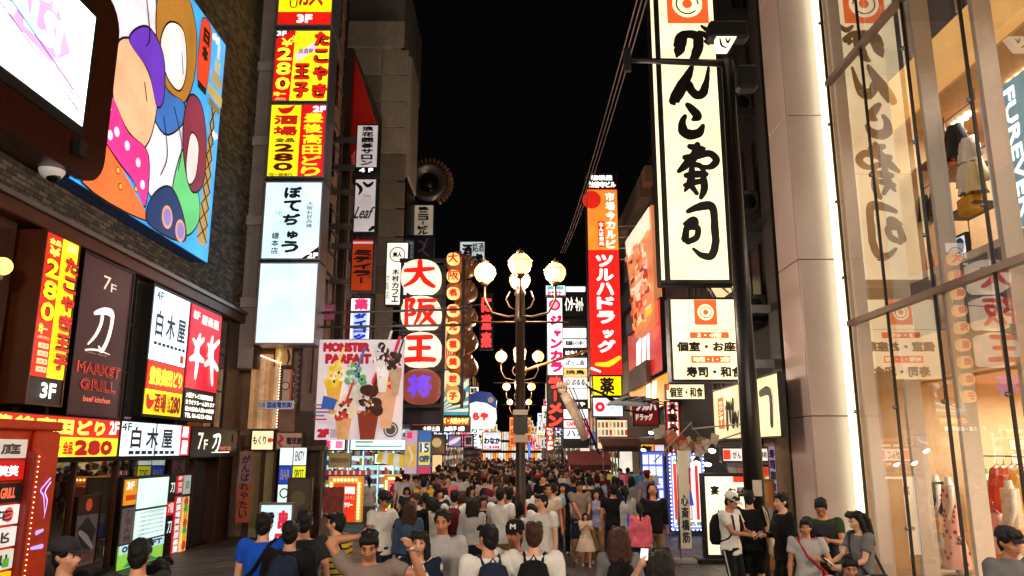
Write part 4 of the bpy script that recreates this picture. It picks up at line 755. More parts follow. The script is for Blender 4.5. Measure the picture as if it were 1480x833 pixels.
fsign('picture_sign', 'lavender picture panel with a pale hand shape in the left row of shops', 'sign', 647, 628, 668, 647, 28, [('s', [(.1, .7, .1), (.5, .5, .15), (.8, .3, .08)], E('e8dcf0', .8))], E('8878b0', .6), D=.1)
fsign('picture_sign', 'small dark framed picture panel right of the lavender one', 'sign', 669, 628, 685, 647, 28, [('r', .15, .1, .85, .9, E('c090a0', .6)), ('t', .2, .2, .8, .8, '蟹', K_, .02)], K_, D=.1)
fsign('picture_sign', 'yellow and brown picture panel left of the lavender one', 'sign', 622, 628, 645, 658, 27.6, [('c', .4, .4, .3, E('c8b070', .7)), ('c', .7, .7, .2, E('805030', .6))], E('605040', .4), D=.1)
# ================================================================ glass fronted clothes shop on the right
XG = 6.3
G = thing('glass_shop_building', 'tall glass fronted clothes shop with pale panelled end column, right side of the street', 'building', (XG, 9, 0))
def Gp(name, x0, x1, y0, y1, z0, z1, m, parent=None, ch=0):
    b = MB(); (b.bbox(x0-XG, x1-XG, y0-9, y1-9, z0, z1, ch) if ch else b.box(x0-XG, x1-XG, y0-9, y1-9, z0, z1)); return b.build(name, m, parent or G)
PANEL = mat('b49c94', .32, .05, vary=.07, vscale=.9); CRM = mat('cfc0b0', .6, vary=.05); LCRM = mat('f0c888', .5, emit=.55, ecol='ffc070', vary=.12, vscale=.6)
MUL = [14.18-1.467*i for i in range(9)]
PANE = glass('pane_glass', (.96, .95, .93), .03)
cps = MB().bbox(-.42, .42, 0, .04, -1.52, 1.52, .012, PANEL).mesh('panel'); cps2 = MB().bbox(-.04, 0, -.55, .55, -1.52, 1.52, .012, PANEL).mesh('panel')
Gp('column_core', 5.7, 6.45, 14.8, 15.9, 0, 24, mat('2a2422', .6))
for j in range(8):
    z = -.11+j*3.055; inst(cps, 'panel', G, (6.08-XG, 14.74-9, z+1.53)); inst(cps2, 'panel', G, (5.69-XG, 15.35-9, z+1.53))
Gp('plinth', 5.62, 6.5, 14.7, 15.9, .0, .29, mat('5a5250', .5))
Gp('side_strip', 6.5, 6.62, 14.55, 14.75, 0, 24, mat('c8c4b0', .4, .2), ch=.01)
ns = Gp('light_and_reflection_strip', 6.3, 6.49, 14.50, 14.6, .5, 24, NEON('f4ffdc', 3.2)); Gp('light_and_reflection_strip', 6.505, 6.56, 14.50, 14.54, .5, 24, mat('c8d890', .5, emit=.8))  # second, dimmer strip: the first one's reflection in glass, put in as glow
# glazing: panes, mullions, transoms, studs
TZ = [0.15, 4.62, 9.46, 14.3, 19]
for k in range(len(TZ)-1):
    for i in range(len(MUL)-1):
        MB().add([(0, MUL[i+1]-9+.022, TZ[k]+.05), (0, MUL[i]-9-.022, TZ[k]+.05), (0, MUL[i]-9-.022, TZ[k+1]-.05), (0, MUL[i+1]-9+.022, TZ[k+1]-.05)], [(0, 1, 2, 3)]).build('pane', PANE, G)
for i, y in enumerate(MUL):
    mu_ = Gp('mullion', XG-.022, XG+.022, y-.014, y+.014, .1, 22, BLACK)
    st = MB(); 
    for z in (1.1, 3.0, 5.5, 7.0, 8.6, 10.8, 12.5): st.ell((-.05, y-9, z), .035, STEEL, 8, 6)
    if i < 7: tag(st.build('fittings', None, mu_), kind='stuff')
for z in TZ: Gp('transom', XG-.06, XG+.06, MUL[-1], MUL[0], z-.05, z+.05, mat('7a6a64', .35, .7))
# interior fins, slabs, bulkheads, ceilings
for y in MUL[:8]:
    Gp('fin', XG+.1, XG+.36, y-.12, y-.03, 0, 20, CRM)
Gp('floor_slab', XG+1.26, 16, 2, 14.6, 4.46, 4.78, mat('6a5c54', .6)); Gp('floor_slab', XG+1.26, 16, 2, 14.6, 9.31, 9.6, mat('6a5c54', .6)); Gp('floor', XG+.08, 16, 2, 14.6, 0, .12, mat('b8a488', .4))
GREYP = mat('6c6870', .5, vary=.08)
for (z0, z1, zb) in ((8.5, 9.3, 0), (3.55, 4.3, 0), (13.2, 14.1, 0)):
    Gp('bulkhead', XG+1.0, XG+1.25, 2, 14.5, z0, z1, LCRM if z0 > 4 else mat('b89878', .6, emit=.22, ecol='f0b878'))  # cove light on these faces is put in as emission
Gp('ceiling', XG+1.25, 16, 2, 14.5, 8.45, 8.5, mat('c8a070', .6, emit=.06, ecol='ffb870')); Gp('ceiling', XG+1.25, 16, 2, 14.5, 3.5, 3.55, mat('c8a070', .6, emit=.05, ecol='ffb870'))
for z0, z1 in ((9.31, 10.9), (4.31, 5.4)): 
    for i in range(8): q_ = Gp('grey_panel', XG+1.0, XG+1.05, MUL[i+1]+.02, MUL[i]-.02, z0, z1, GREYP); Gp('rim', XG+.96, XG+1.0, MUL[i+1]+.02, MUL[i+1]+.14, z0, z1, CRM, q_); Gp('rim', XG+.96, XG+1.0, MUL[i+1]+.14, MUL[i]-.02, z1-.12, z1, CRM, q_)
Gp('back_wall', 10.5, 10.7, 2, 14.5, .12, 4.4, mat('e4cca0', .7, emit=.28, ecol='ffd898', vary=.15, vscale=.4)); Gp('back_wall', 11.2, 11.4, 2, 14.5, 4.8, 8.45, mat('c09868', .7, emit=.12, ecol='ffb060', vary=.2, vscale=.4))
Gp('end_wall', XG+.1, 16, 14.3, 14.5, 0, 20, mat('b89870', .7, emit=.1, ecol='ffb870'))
Gp('end_wall', XG+.1, 16, 2, 2.2, 0, 20, mat('b89870', .7)); Gp('roof', XG-.05, 16, 2, 14.7, 20, 20.4, DSTEEL)
for (y, z, n) in ((13.3, 8.44, 3), (11.6, 8.44, 3), (9.5, 8.44, 1), (7.8, 8.44, 1), (12.2, 3.49, 1), (10.3, 3.49, 1), (8.2, 3.49, 1), (9.0, 3.49, 1)):
    for k in range(n):
        o = MB().tube([(0, 0, 0), (0, 0, -.03)], .09 if n > 1 else .16, NEON('fff0d0', 8), 16).build('downlight', None, G, (2.2-.0+.0, y-9+.22*k, z))
def alight(name, loc, size, watts, col, par=None, rot=(0, 0, 0), sy=None):
    ld = bpy.data.lights.new(name, 'AREA'); ld.shape = 'RECTANGLE'; ld.size = size; ld.size_y = sy or size; ld.energy = watts; ld.color = col
    o = bpy.data.objects.new(name, ld); COL.objects.link(o); o.location = loc; o.rotation_euler = rot; o.parent = par; return o
for (y, z) in ((5, 8.3), (9, 8.3), (12.6, 8.3), (5, 3.3), (9, 3.3), (12.6, 3.3)): alight('ceiling_light', (2.6, y-9, z), 1.6, 200, (1, .92, .8), G)
# vertical wordmark screen
ws = thing('wordmark_screen', 'pale teal screen with tall white lettering turned sideways inside the upper shop floor', 'screen', (7.35, PX(1467, 262, 7.35).y, PX(1470, 362, 7.35).z), -math.pi/2)
MB().box(-.55, 1.3, 0, .08, 0, 2.5).build('screen_panel', mat('7a9ca6', .4, emit=.75), ws)
l = MB(); M_ = Matrix.Translation((.14, -.005, 1.2)) @ Matrix.Rotation(math.pi/2, 4, 'Y'); put_text(l, 'FUREVER 21', -1.2, -.13, 1.3, .13, 0, E('f4ffff', 1.6), .012, M=M_); l.build('lettering', None, ws)
# clothes
def garment(label, loc, cols, kind='dress', rz=-math.pi/2, w=.42, h=1.0, group=None, seed=0, name=None):
    rr = random.Random(seed); t = thing(name or kind, label, 'dress' if kind == 'dress' else 'top', loc, rz, group)
    mb = MB(); n = 26; rows = 9; m = mat(cols[0], .8, vary=.15, bump=.2); m2 = mat(cols[1], .8, vary=.15) if len(cols) > 1 else m; vs = []
    for j in range(rows+1):
        v = j/rows; wd = w*(.42+.12*v if kind != 'dress' else .36+.24*v+.1*math.sin(v*3)); z = -v*h
        for k in range(n):
            a = 2*math.pi*k/n; fold = 1+.10*v*math.sin(a*5+seed)+.05*v*math.sin(a*9); vs.append((wd*math.cos(a)*fold, .09*(1+v)*math.sin(a)*fold, z+(.03*abs(math.cos(a))*-1 if j == 0 else 0)))
    for j in range(rows):
        for k in range(n):
            mb.add([vs[j*n+k], vs[j*n+(k+1) % n], vs[(j+1)*n+(k+1) % n], vs[(j+1)*n+k]], [(0, 1, 2, 3)], m2 if (j % 2 and len(cols) > 1) else m, True)
    mb.build('cloth', None, t)
    if kind == 'shirt':
        for s in (-1, 1): MB().tube([(s*w*.36, 0, -.04), (s*w*.6, 0, -.22), (s*w*.68, 0, -.4)], [.075, .08, .085], m, 10).build('sleeve', None, t)
    hg = MB(); hg.tube([(-w*.36, 0, -.03), (0, 0, .06), (w*.36, 0, -.03)], .01, STEEL, 5); hg.tube([(0, 0, .06), (0, 0, .16)], .006, STEEL, 5); hg.build('hanger', None, t); return t
def rail(loc, L_, label, rz=0):
    t = thing('clothes_rail', label, 'clothes rail', loc, rz); MB().tube([(0, -L_/2, 0), (0, L_/2, 0)], .015, n=6).build('bar', STEEL, t)
    for s in (-1, 1): MB().tube([(0, s*L_/2, 0), (0, s*L_/2, 1.0)], .012, n=6).build('hanger_rod', STEEL, t)
    return t
def GP(px, py, X): p = PX(px, py, X); return p
p = GP(1432, 668, 8.2); rail((8.2, p.y-.4, p.z+.1), 2.6, 'steel clothes rail with coloured dresses on the shop ground floor')
for (px, c, lb) in ((1416, ('3c8848', 'b8d8a0'), 'green and white striped dress on the ground floor rail'), (1442, ('c83820',), 'bright red dress on the ground floor rail'), (1452, ('e05028',), 'orange red dress hanging beside the bright red one'), (1464, ('e87830',), 'orange dress hanging on the ground floor rail'), (1474, ('e8b048',), 'yellow dress at the end of the ground floor rail')):
    q = GP(px, 680, 8.2); garment(lb, (8.2, q.y, q.z+.05), c, 'dress', 0 if 0 else -math.pi/2+.3, .38, .95, 'dresses on the ground floor rail', px)
for (px, c, lb, X) in ((1437, ('e0a898',), 'pink blouse on the lower rail below the dresses', 7.8), (1470, ('d8b098',), 'beige patterned top on the lower rail below the dresses', 7.9)):
    q = GP(px, 745, X); garment(lb, (X, q.y, q.z+.05), c, 'shirt', -math.pi/2, .5, .62, None, px, name='blouse')
q = GP(1440, 785, 8.0); garment('gold fringed skirt below the pink blouse in the shop window', (8.0, q.y, q.z), ('c89860', 'e0b880'), 'shirt', -math.pi/2, .45, .5, None, 5, name='skirt')
for (px, py, c, lb, kind, h) in ((1378, 182, ('1c2028',), 'dark navy coat hanging high in the upper shop floor', 'shirt', .8), (1398, 200, ('d8d0c8',), 'white shirt hanging at the back of the upper floor', 'shirt', .6), (1396, 235, ('e8e0d0',), 'white blouse on the front rail of the upper floor', 'shirt', .75), (1408, 235, ('e0cc98',), 'pale yellow blouse on the front rail of the upper floor', 'shirt', .7), (1330, 285, ('1a1818',), 'black coat at the far rack of the upper floor', 'shirt', .7), (1334, 345, ('c02818',), 'long red dress at the far rack of the upper floor', 'dress', 1.1), (1475, 168, ('e8d8c8', 'd8c8b8'), 'cream printed T-shirt hanging at the right edge of the upper floor', 'shirt', .65), (1355, 270, ('403838',), 'dark grey jacket on the middle rack of the upper floor', 'shirt', .7)):
    q = GP(px, py, 8.0); garment(lb, (8.0, q.y, q.z), c, kind, -math.pi/2, .33, h*.78, None, px, name={'coat': 'coat'}.get(lb.split()[-1], 'coat' if 'coat' in lb or 'jacket' in lb else ('dress' if 'dress' in lb else 'shirt')))
for (px, py, lb, L_) in ((1400, 226, 'upper floor clothes rail with white and yellow blouses', 1.2), (1372, 172, 'upper floor clothes rail with the navy coat', 1.6), (1332, 275, 'clothes rail at the far end of the upper floor', 1.2), (1470, 155, 'clothes rail at the right edge of the upper floor', 1.2)):
    q = GP(px, py, 8.0); rail((8.0, q.y, q.z), L_, lb)
for (px, py, lb, c) in ((1352, 235, 'wooden display shelf at the far end of the upper floor', '8a6038'), (1385, 248, 'middle display shelf of the upper floor above the yellow bag', '9a7048'), (1398, 305, 'lower display shelf of the upper floor under the yellow bag', '5a4a40')):
    q = GP(px, py, 8.1); t = thing('display_shelf', lb, 'shelf', (8.1, q.y, q.z)); MB().bbox(-.2, .35, -.55, .55, -.02, .02, .006).build('board', mat(c, .5), t); 
    for s in (-.5, .5): MB().tube([(.3, s, -.5), (.3, s, .6)], .012, n=6).build('rod', STEEL, t)
q = GP(1401, 290, 8.0); hb = thing('handbag', 'yellow woven handbag on the shelf of the upper floor', 'bag', (8.0, q.y, q.z-.25)); MB().bbox(-.12, .12, -.22, .22, 0, .32, .04).build('body', mat('d89c28', .6, bump=.6, bscale=40, vary=.25), hb); MB().tube([(0, -.14, .3), (0, -.1, .48), (0, .1, .48), (0, .14, .3)], .012, n=6).build('handle', mat('a87018', .5), hb)
q = GP(1368, 240, 8.0); o = MB().bbox(-.15, .15, -.2, .2, 0, .16, .03, mat('b85838', .6)).build('folded_clothes', None, None, (8.1, q.y, q.z)); tag(o, 'small stack of folded orange clothes on the wooden shelf', 'clothes')
q = GP(1430, 95, 8.6); rk = thing('high_rack', 'dark high rack lined with red and black goods near the shop ceiling', 'rack', (8.8, 8.9, 7.6)); MB().box(-.1, .1, -1.4, 1.4, .0, .05).build('board', DSTEEL, rk)
for i in range(16): MB().box(-.1, .1, -1.35+i*.17, -1.24+i*.17, .05, .22+.04*(i % 3)).build('box', mat(('c03018', '1c1818', 'd8d0c0', 'b84828')[i % 4], .6), rk)
q = GP(1385, 160, 8.3); o = MB().bbox(-.25, .25, -.25, .25, 4.85, 8.45, .02, mat('9a7c68', .15, .6)).build('mirror_column', None, None, (8.6, 11.0, 0)); tag(o, 'polished square column rising behind the clothes on the upper floor', 'column')
q = GP(1385, 362, 7.0); 
# mannequins
def mannequin(label, loc, rz, kind, c1, c2=None):
    t = thing('mannequin', label, 'mannequin', loc, rz); SKN = mat('d8ccbc', .4)
    b = MB(); b.loft([((0, 0, .86), .13, .09), ((0, 0, .95), .155, .1), ((0, 0, 1.12), .115, .085), ((0, 0, 1.3), .15, .105), ((0, 0, 1.42), .16, .075), ((0, 0, 1.47), .07, .06), ((0, 0, 1.56), .045, .045)], SKN, 18); b.build('torso', None, t)
    for s in (-1, 1): MB().tube([(s*.165, 0, 1.41), (s*.21, -.02, 1.15), (s*.2, -.1, .9)], [.045, .038, .024], SKN, 10).build('arm', None, t); MB().tube([(s*.08, 0, .9), (s*.085, -.02, .5), (s*.09, .02, .06)], [.08, .05, .035], SKN, 10).build('leg', None, t)
    MB().loft([((0, 0, 0), .2, .2), ((0, 0, .025), .2, .2)], STEEL, 20).build('base', None, t)
    b = MB(); rows = 16; n = 30; top_ = 1.43 if kind == 'dress' else 1.45; bot_ = .15 if kind == 'dress' else .9; vs = []
    for i in range(rows+1):
        v = i/rows; z = top_+(bot_-top_)*v; w_ = (.155+.02*math.sin(v*9)+.16*max(0, v-.3)) if kind == 'dress' else .17
        for k in range(n): a = 2*math.pi*k/n; f_ = 1+.07*v*math.sin(a*7); vs.append((w_*math.cos(a)*f_, w_*.7*math.sin(a)*f_, z))
    b.add(vs, [(i*n+k, i*n+(k+1) % n, (i+1)*n+(k+1) % n, (i+1)*n+k) for i in range(rows) for k in range(n)], c1, True); b.build('dress' if kind == 'dress' else 'blouse', None, t)
    if kind == 'dress':
        r2 = random.Random(4); l = MB()
        for k in range(70): a = r2.uniform(0, 6.28); i = r2.randrange(1, rows); q = Vector(vs[i*n+int(a/6.2832*n) % n]); q = q+Vector((q.x, q.y, 0)).normalized()*.006; l.ell(q, (.018, .018, .03), mat('a04038', .7), 6, 4)
        tag(l.build('flower_print', None, t), kind='stuff')
    if c2:
        b = MB(); vs = []
        for i in range(7):
            for k in range(n): a = 2*math.pi*k/n; w_ = (.15+.05*i/6)*(1+.05*math.sin(a*12)); vs.append((w_*math.cos(a), w_*.75*math.sin(a), 1.02-.42*i/6))
        b.add(vs, [(i*n+k, i*n+(k+1) % n, (i+1)*n+(k+1) % n, (i+1)*n+k) for i in range(6) for k in range(n)], c2, True); b.build('skirt', None, t)
for (px, X, lb, kd, c1, c2) in ((1380, 7.15, 'mannequin in a long pink dress with red flowers in the shop window', 'dress', mat('dca898', .8, vary=.1), None), (1362, 7.5, 'mannequin in a black ruffled top and striped short skirt behind the flowered dress', 'top', mat('1a1414', .8, vary=.5, vscale=20), mat('c8a070', .8, vary=.3, vscale=20)), (1468, 7.2, 'pale mannequin in a beige patterned top under the coloured dresses', 'top', mat('d8bca0', .8, vary=.25, vscale=9), mat('c89870', .8))):
    q = GP(px, 780, X); mannequin(lb, (X, q.y, .32), -1.9, kd, c1, c2); MB().bbox(-.35, .35, -.35, .35, -.2, 0, .02, mat('c8b8a0', .5)).build('plinth', None, SC.objects[-1] if False else bpy.data.objects[[o.name for o in SC.objects if o.name.startswith('mannequin')][-1]])
sign('lit_notice', 'small lit white notice with a round blue crest on the upper shop floor', 'notice', (8.1, GP(1390, 362, 8.1).y, GP(1390, 372, 8.1).z), .5, .4, .06, [('c', .5, .5, .3, mat('2858a0'))], E('e8f4ff', 1.0), rz=-math.pi/2)
# ================================================================ building beyond the glass shop
DK = mat('1c1614', .7, vary=.2); DK2 = mat('3a2c26', .7, vary=.2)
gb = building('sushi_restaurant_building', 'dark narrow building behind the tall sushi restaurant sign', 6.0, 14, 16.8, 29.5, 21, DK)
bpart(gb, 'recess_wall', 5.35, 6.0, 16.1, 16.7, 0, 3.15, mat('94795f', .6, vary=.08), ch=.01); bpart(gb, 'upper_recess', 5.65, 6.0, 16.1, 16.7, 3.2, 20, mat('231a18', .6))
for j in range(6):
    z = 5.2+j*2.6; bpart(gb, 'balcony_slab', 5.5, 6.0, 17.5, 22, z, z+.12, DK2); bpart(gb, 'railing', 5.5, 5.54, 17.5, 22, z+.12, z+1.0, mat('2a2220', .6)); w_ = bpart(gb, 'window', 5.95, 5.99, 18, 19.4, z+.4, z+2.0, mat('3c2c24', .3, emit=.05)); bpart(gb, 'frame', 5.93, 5.96, 18.65, 18.72, z+.4, z+2.0, DSTEEL, w_)
for k in range(5): bpart(gb, 'pipe', 5.88-.1*(k % 2), 5.96-.1*(k % 2), 20+k*1.3, 20.08+k*1.3, 4, 20, mat('4a3a32', .5))
for j in range(3): b = MB(); b.bbox(-.35, .35, -.3, .3, 0, .6, .03); t = b.build('air_conditioner', mat('6a5c54', .6), gb, (5.75-gb['cx'], 18.2-gb['cy'], 6.0+j*2.6-.66)); MB().disc((0, -.305, .3), .2, BLACK, 16).build('fan_grille', None, t)
# giant vertical sign: brush letters
GY = 16.6; GX0, GX1 = 3.48, 4.82; GZ0, GZ1 = 6.0, 14.0
IVY = E('fbe6b8', 1.3)
gs_ = thing('giant_sign', 'giant tall ivory sign with black brush lettering and an orange crest on the right side', 'sign', ((GX0+GX1)/2, GY+.2, GZ0))
GW = GX1-GX0; GH = GZ1-GZ0
MB().bbox(-GW/2-.2, GW/2+.13, -.18, .22, -.1, GH, .02).build('housing', BLACK, gs_)
zs = [0, 2.47, 4.93, GH-.1]; 
for i in range(3): MB().box(-GW/2+.03, GW/2-.02, -.2, -.17, zs[i]+.008, zs[i+1]-.008).build('panel', IVY, gs_)
MB().box(-GW/2-.17, -GW/2-.1, -.2, .0, 0, GH-.1).build('side_strip', IVY, gs_)
def S_(px, py): p = PY(px, py, GY); return p.x-gs_.location.x, p.z-GZ0
l = MB(); KB = mat('080706', .5, vary=0)
def brush(pts, y=-.203):
    s = GY/1075; stroke(l, [(*S_(a, b_), c*s*1.15) for a, b_, c in pts], y, KB, 6)
OC_ = E('f05a28', 1.0); cx0, cz0 = S_(965, 34); cx1, cz1 = S_(1021, -30); l.box(cx0, cx1, -.206, -.2, cz0, cz1, E('f05a28', 1.0)); c_ = S_(993, 6); l.disc((c_[0], -.208, c_[1]), .36, IVY, 20); 
stroke(l, [(c_[0]+.26*math.cos(a*.5), c_[1]+.26*math.sin(a*.5), .018) for a in range(12)], -.209, KB); l.disc((c_[0], -.2095, c_[1]), .12, OC_, 16)
# characters traced as brush strokes (pixel points of the sign's face)
for st in (
 [(976, 66, 3), (982, 53, 5), (996, 50, 6), (1008, 54, 7), (1009, 68, 7), (1004, 82, 6), (998, 88, 3)], [(988, 50, 6), (986, 62, 6), (981, 74, 7), (978, 82, 2)], [(1010, 46, 2), (1018, 50, 4), (1027, 58, 5)], [(1014, 38, 2), (1024, 44, 4), (1032, 38, 3)], [(1020, 60, 3), (1024, 64, 2)],
 [(1000, 96, 3), (994, 110, 6), (984, 128, 8), (974, 146, 7), (974, 150, 3)], [(985, 126, 5), (994, 122, 6), (1000, 132, 6), (1008, 138, 6), (1016, 134, 6), (1021, 118, 4), (1024, 98, 2)],
 [(994, 152, 4), (1002, 160, 6), (1008, 169, 6), (1002, 173, 3)], [(990, 168, 3), (986, 178, 5), (988, 190, 7), (998, 195, 7), (1010, 192, 6), (1016, 182, 3)],
 [(997, 212, 4), (1006, 214, 5), (1017, 215, 3)], [(1008, 209, 4), (1004, 224, 6), (994, 236, 6), (981, 248, 3)], [(990, 228, 4), (1006, 226, 5), (1024, 222, 5), (1034, 228, 5), (1034, 236, 5), (1024, 242, 4), (1012, 240, 2)], [(1000, 238, 4), (1012, 240, 4), (1018, 250, 3)],
 [(992, 254, 4), (1006, 252, 5), (1020, 252, 4)], [(1000, 244, 4), (998, 262, 5), (990, 276, 2)], [(990, 268, 3), (1004, 264, 4), (1016, 262, 4)], [(1016, 252, 4), (1018, 272, 5), (1013, 286, 3)], [(1000, 270, 4), (1007, 280, 3)],
 [(994, 306, 3), (1008, 300, 5), (1024, 297, 6), (1031, 304, 5), (1033, 330, 5), (1034, 352, 5), (1028, 370, 5), (1014, 369, 4), (1002, 360, 2)], [(990, 324, 3), (1002, 318, 5), (1006, 322, 4)], [(992, 330, 4), (990, 346, 5)], [(992, 330, 3), (1004, 328, 5), (1009, 334, 4), (1006, 344, 4), (994, 350, 4)]):
    brush(st)
l.build('lettering', None, gs_)
for z in (1.2, 4.0, 6.6): MB().box(GW/2+.1, GW/2+1.0, .0, .15, z, z+.18).build('bracket', DSTEEL, gs_)
OC = E('f05a28', 1.0)
def gcrest(u0, v0, u1, v1): return [('r', u0, v0, u1, v1, OC), ('c', (u0+u1)/2, (v0+v1)/2, (u1-u0)*.36, IVY), ('c', (u0+u1)/2, (v0+v1)/2, (u1-u0)*.27, K_), ('c', (u0+u1)/2, (v0+v1)/2, (u1-u0)*.23, IVY), ('c', (u0+u1)/2, (v0+v1)/2, (u1-u0)*.12, OC)]
fsign('restaurant_sign', 'square ivory sign with orange crest, listing private rooms, sushi and Japanese food', 'sign', 968, 430, 1085, 552, 16.4, gcrest(.32, .03, .6, .33) + [('r', .0, .385, 1, .39, mat('c8b890')), ('r', .25, .42, .73, .49, OC), ('t', .34, .425, .64, .485, '3・4階', IVY, .008), ('t', .08, .53, .95, .65, '個室・お座敷', K_, .012), ('r', .25, .7, .73, .78, OC), ('t', .27, .71, .72, .77, '地階・1・2階', IVY, .006), ('t', .18, .82, .88, .95, '寿司・和食', K_, .012)], IVY, D=.4, frame=BLACK, fw=.05, bracket=[(.95, 1.6, .4), (.95, 1.6, 1.6)])
fsign('restaurant_sign', 'small ivory sign reading private rooms and Japanese food under the square one', 'sign', 962, 555, 1019, 578, 19.5, [('r', 0, 0, .1, .4, OC), ('t', .1, .2, .95, .85, '個室・和食', K_, .008)], IVY, D=.2, frame=BLACK, fw=.02)
wsign('wall_signboard', 'long cream wall signboard with black brush lettering behind the steel pole', 'sign', 5.2, 15.05, 20.1, 2.55, 3.83, [('r', .09, .18, .2, .78, OC), ('v', .11, .24, .18, .72, 'カウンター', IVY, .01)] + [(k_, [(a_, b_, c_ * 1.9) for a_, b_, c_ in q_], m_) for k_, q_, m_ in [('s', [(.26+.0, .3, .008), (.25, .75, .012)], K_), ('s', [(.24, .4, .006), (.3, .38, .012), (.31, .65, .008)], K_), ('s', [(.33, .3, .004), (.34, .42, .006)], K_), ('s', [(.37, .3, .01), (.35, .75, .01), (.4, .55, .01), (.42, .75, .008), (.45, .5, .004)], K_), ('s', [(.5, .35, .008), (.56, .38, .01)], K_), ('s', [(.49, .62, .008), (.52, .72, .01), (.58, .66, .006)], K_), ('s', [(.66, .3, .008), (.66, .75, .01)], K_), ('s', [(.62, .45, .008), (.72, .42, .008)], K_), ('s', [(.78, .28, .008), (.9, .3, .01), (.9, .78, .01)], K_)]], E('f8e0a8', 1.1), D=.12, frame=BLACK, fw=.04)
# slanted pale sign behind the pole, lower part of upper zone
fsign('slanted_sign', 'pale triangular looking sign with brush marks half hidden behind the steel pole', 'sign', 1036, 400, 1078, 432, 19.8, [('s', [(.4, .3, .04), (.5, .7, .03)], mat('c08050')), ('s', [(.7, .4, .03), (.65, .9, .03)], mat('c08050'))], E('f4dca8', 1.0), D=.2, tilt=-.5, frame=BLACK)
# restaurant ground floor
rs = thing('restaurant', 'warm lit restaurant front with menu pictures under the long cream signboard', 'shopfront', (5.6, 18, 0))
MB().box(-.1, .3, -1.4, 2.2, 0, 2.5).build('wall', mat('5a3018', .5, vary=.3), rs); MB().bbox(-.5, .0, -1.3, 2.2, 2.4, 2.5, .01).build('canopy', DSTEEL, rs)
for i in range(4): MB().box(-.14, -.1, -1.3+i*.85, -.55+i*.85, .9, 1.9).build('menu_picture', mat(('b8402c', 'd09048', 'a85830', '708048')[i], .5, emit=.35, vary=.6, vscale=6), rs)
fsign('fascia_sign', 'long white fascia sign with red square stamps under the cream signboard', 'sign', 1042, 646, 1112, 669, 16.3, [('r', .05, .2, .2, .8, E('e03828', 1)), ('t', .24, .25, .5, .75, 'がんこ', K_, .004), ('r', .55, .2, .7, .8, E('e03828', 1)), ('t', .74, .3, .95, .7, '食事処', K_, .003)], E('f4eadc', 1.0), D=.15)
fsign('menu_picture', 'orange picture menu panel lit beside the steel pole', 'sign', 1098, 672, 1118, 706, 16.4, [('c', .4, .3, .25, E('d03820', .8)), ('c', .6, .65, .25, E('f0d0a0', .8))], mat('d07838', .5, emit=.5, vary=.5), D=.05)
sign('wooden_board', 'orange brown wooden board standing between the steel pole and the pale column', 'board', (5.02, 15.9, 0), .42, 1.75, .12, [('r', .2, .05, .7, .25, mat('a87c40', .5))], mat('a05c1c', .4, emit=.06), frame=mat('7a4418', .5))
fsign('hanging_banner', 'narrow violet and black vertical cloth banner beside the tan wall', 'banner', 1112, 645, 1122, 715, 15.9, [('v', .1, .05, .9, .95, '寿司和食', K_, .01)], mat('b098c8', .6, emit=.3), D=.03, fw=.003)
ls_ = sign('standing_sign', 'large lit cream standing sign in a black frame behind the group of young people', 'sign', (4.62, 16.9, .12), 1.22, 1.72, .22, [('t', .15, .15, .3, .26, '宴', K_, .01), ('t', .45, .17, .75, .28, 'お昼', K_, .008), ('r', .55, .04, .75, .11, E('e03828', 1)), ('t', .5, .6, .7, .66, '定食', E('e03828', 1), .006), ('s', [(.6, .75, .02), (.8, .7, .03), (.7, .85, .02)], K_), ('c', .5, .83, .05, mat('b03020')), ('t', .5, .02, .5, .02, 'ー', K_)], E('fbeccc', 1.25), frame=BLACK, fw=.07)
MB().bbox(-.75, .7, -.25, .35, -.12, 0, .02, BLACK).build('base', None, ls_)
# striped popcorn-like lit sign with bulbs
pc = sign('standing_sign', 'tall red and white striped standing sign with a blue bulb border', 'sign', (4.87, 22.2, .15), 1.0, 2.1, .3, [('r', .0, 0, 1, 1, E('7888e8', 1.0)), ('r', .1, .05, .9, .95, E('ffffff', 1.4))] + [('r', .12+.2*i, .14, .21+.2*i, .86, E('e84030', 1.0)) for i in range(4)] + [('t', .12, .06, .88, .13, 'みんなで食べよ', E('30a060', .8), .006), ('p', [(.42, .38), (.5, .26), (.58, .38)], E('50a0d0', 1)), ('c', .5, .42, .07, E('f0c8a0', 1)), ('p', [(.4, .49), (.6, .49), (.66, .68), (.34, .68)], E('4058b0', .8)), ('r', .42, .68, .58, .84, E('f0f0f8', 1)), ('c', .36, .66, .1, mat('283018')), ('t', .1, .88, .9, .94, '大阪名物', E('208050', .7), .006)], E('ffffff', 1.2), frame=mat('4050b0', .5, emit=.3), fw=.03)
b = MB()
for i in range(20):
    z = .06+1.98*i/19; b.ell((-.47, -.17, z), .022, NEON('e8ecff', 4), 6, 4); b.ell((.47, -.17, z), .022, NEON('e8ecff', 4), 6, 4)
for i in range(9): b.ell((-.44+.11*i, -.17, .03), .022, NEON('e8ecff', 4), 6, 4); b.ell((-.44+.11*i, -.17, 2.07), .022, NEON('e8ecff', 4), 6, 4)
tag(b.build('bulbs', None, pc), kind='stuff')
sign('standing_sign', 'blue bulb covered panel just behind the striped standing sign', 'sign', (4.3, 24.2, .1), .7, 2.2, .2, [('r', .05+.3*i, .05+.16*j, .3+.3*i, .18+.16*j, E('e8ecff', 1.2)) for i in range(3) for j in range(6)], E('5868d8', 1), frame=mat('4050b0', .5, emit=.3))
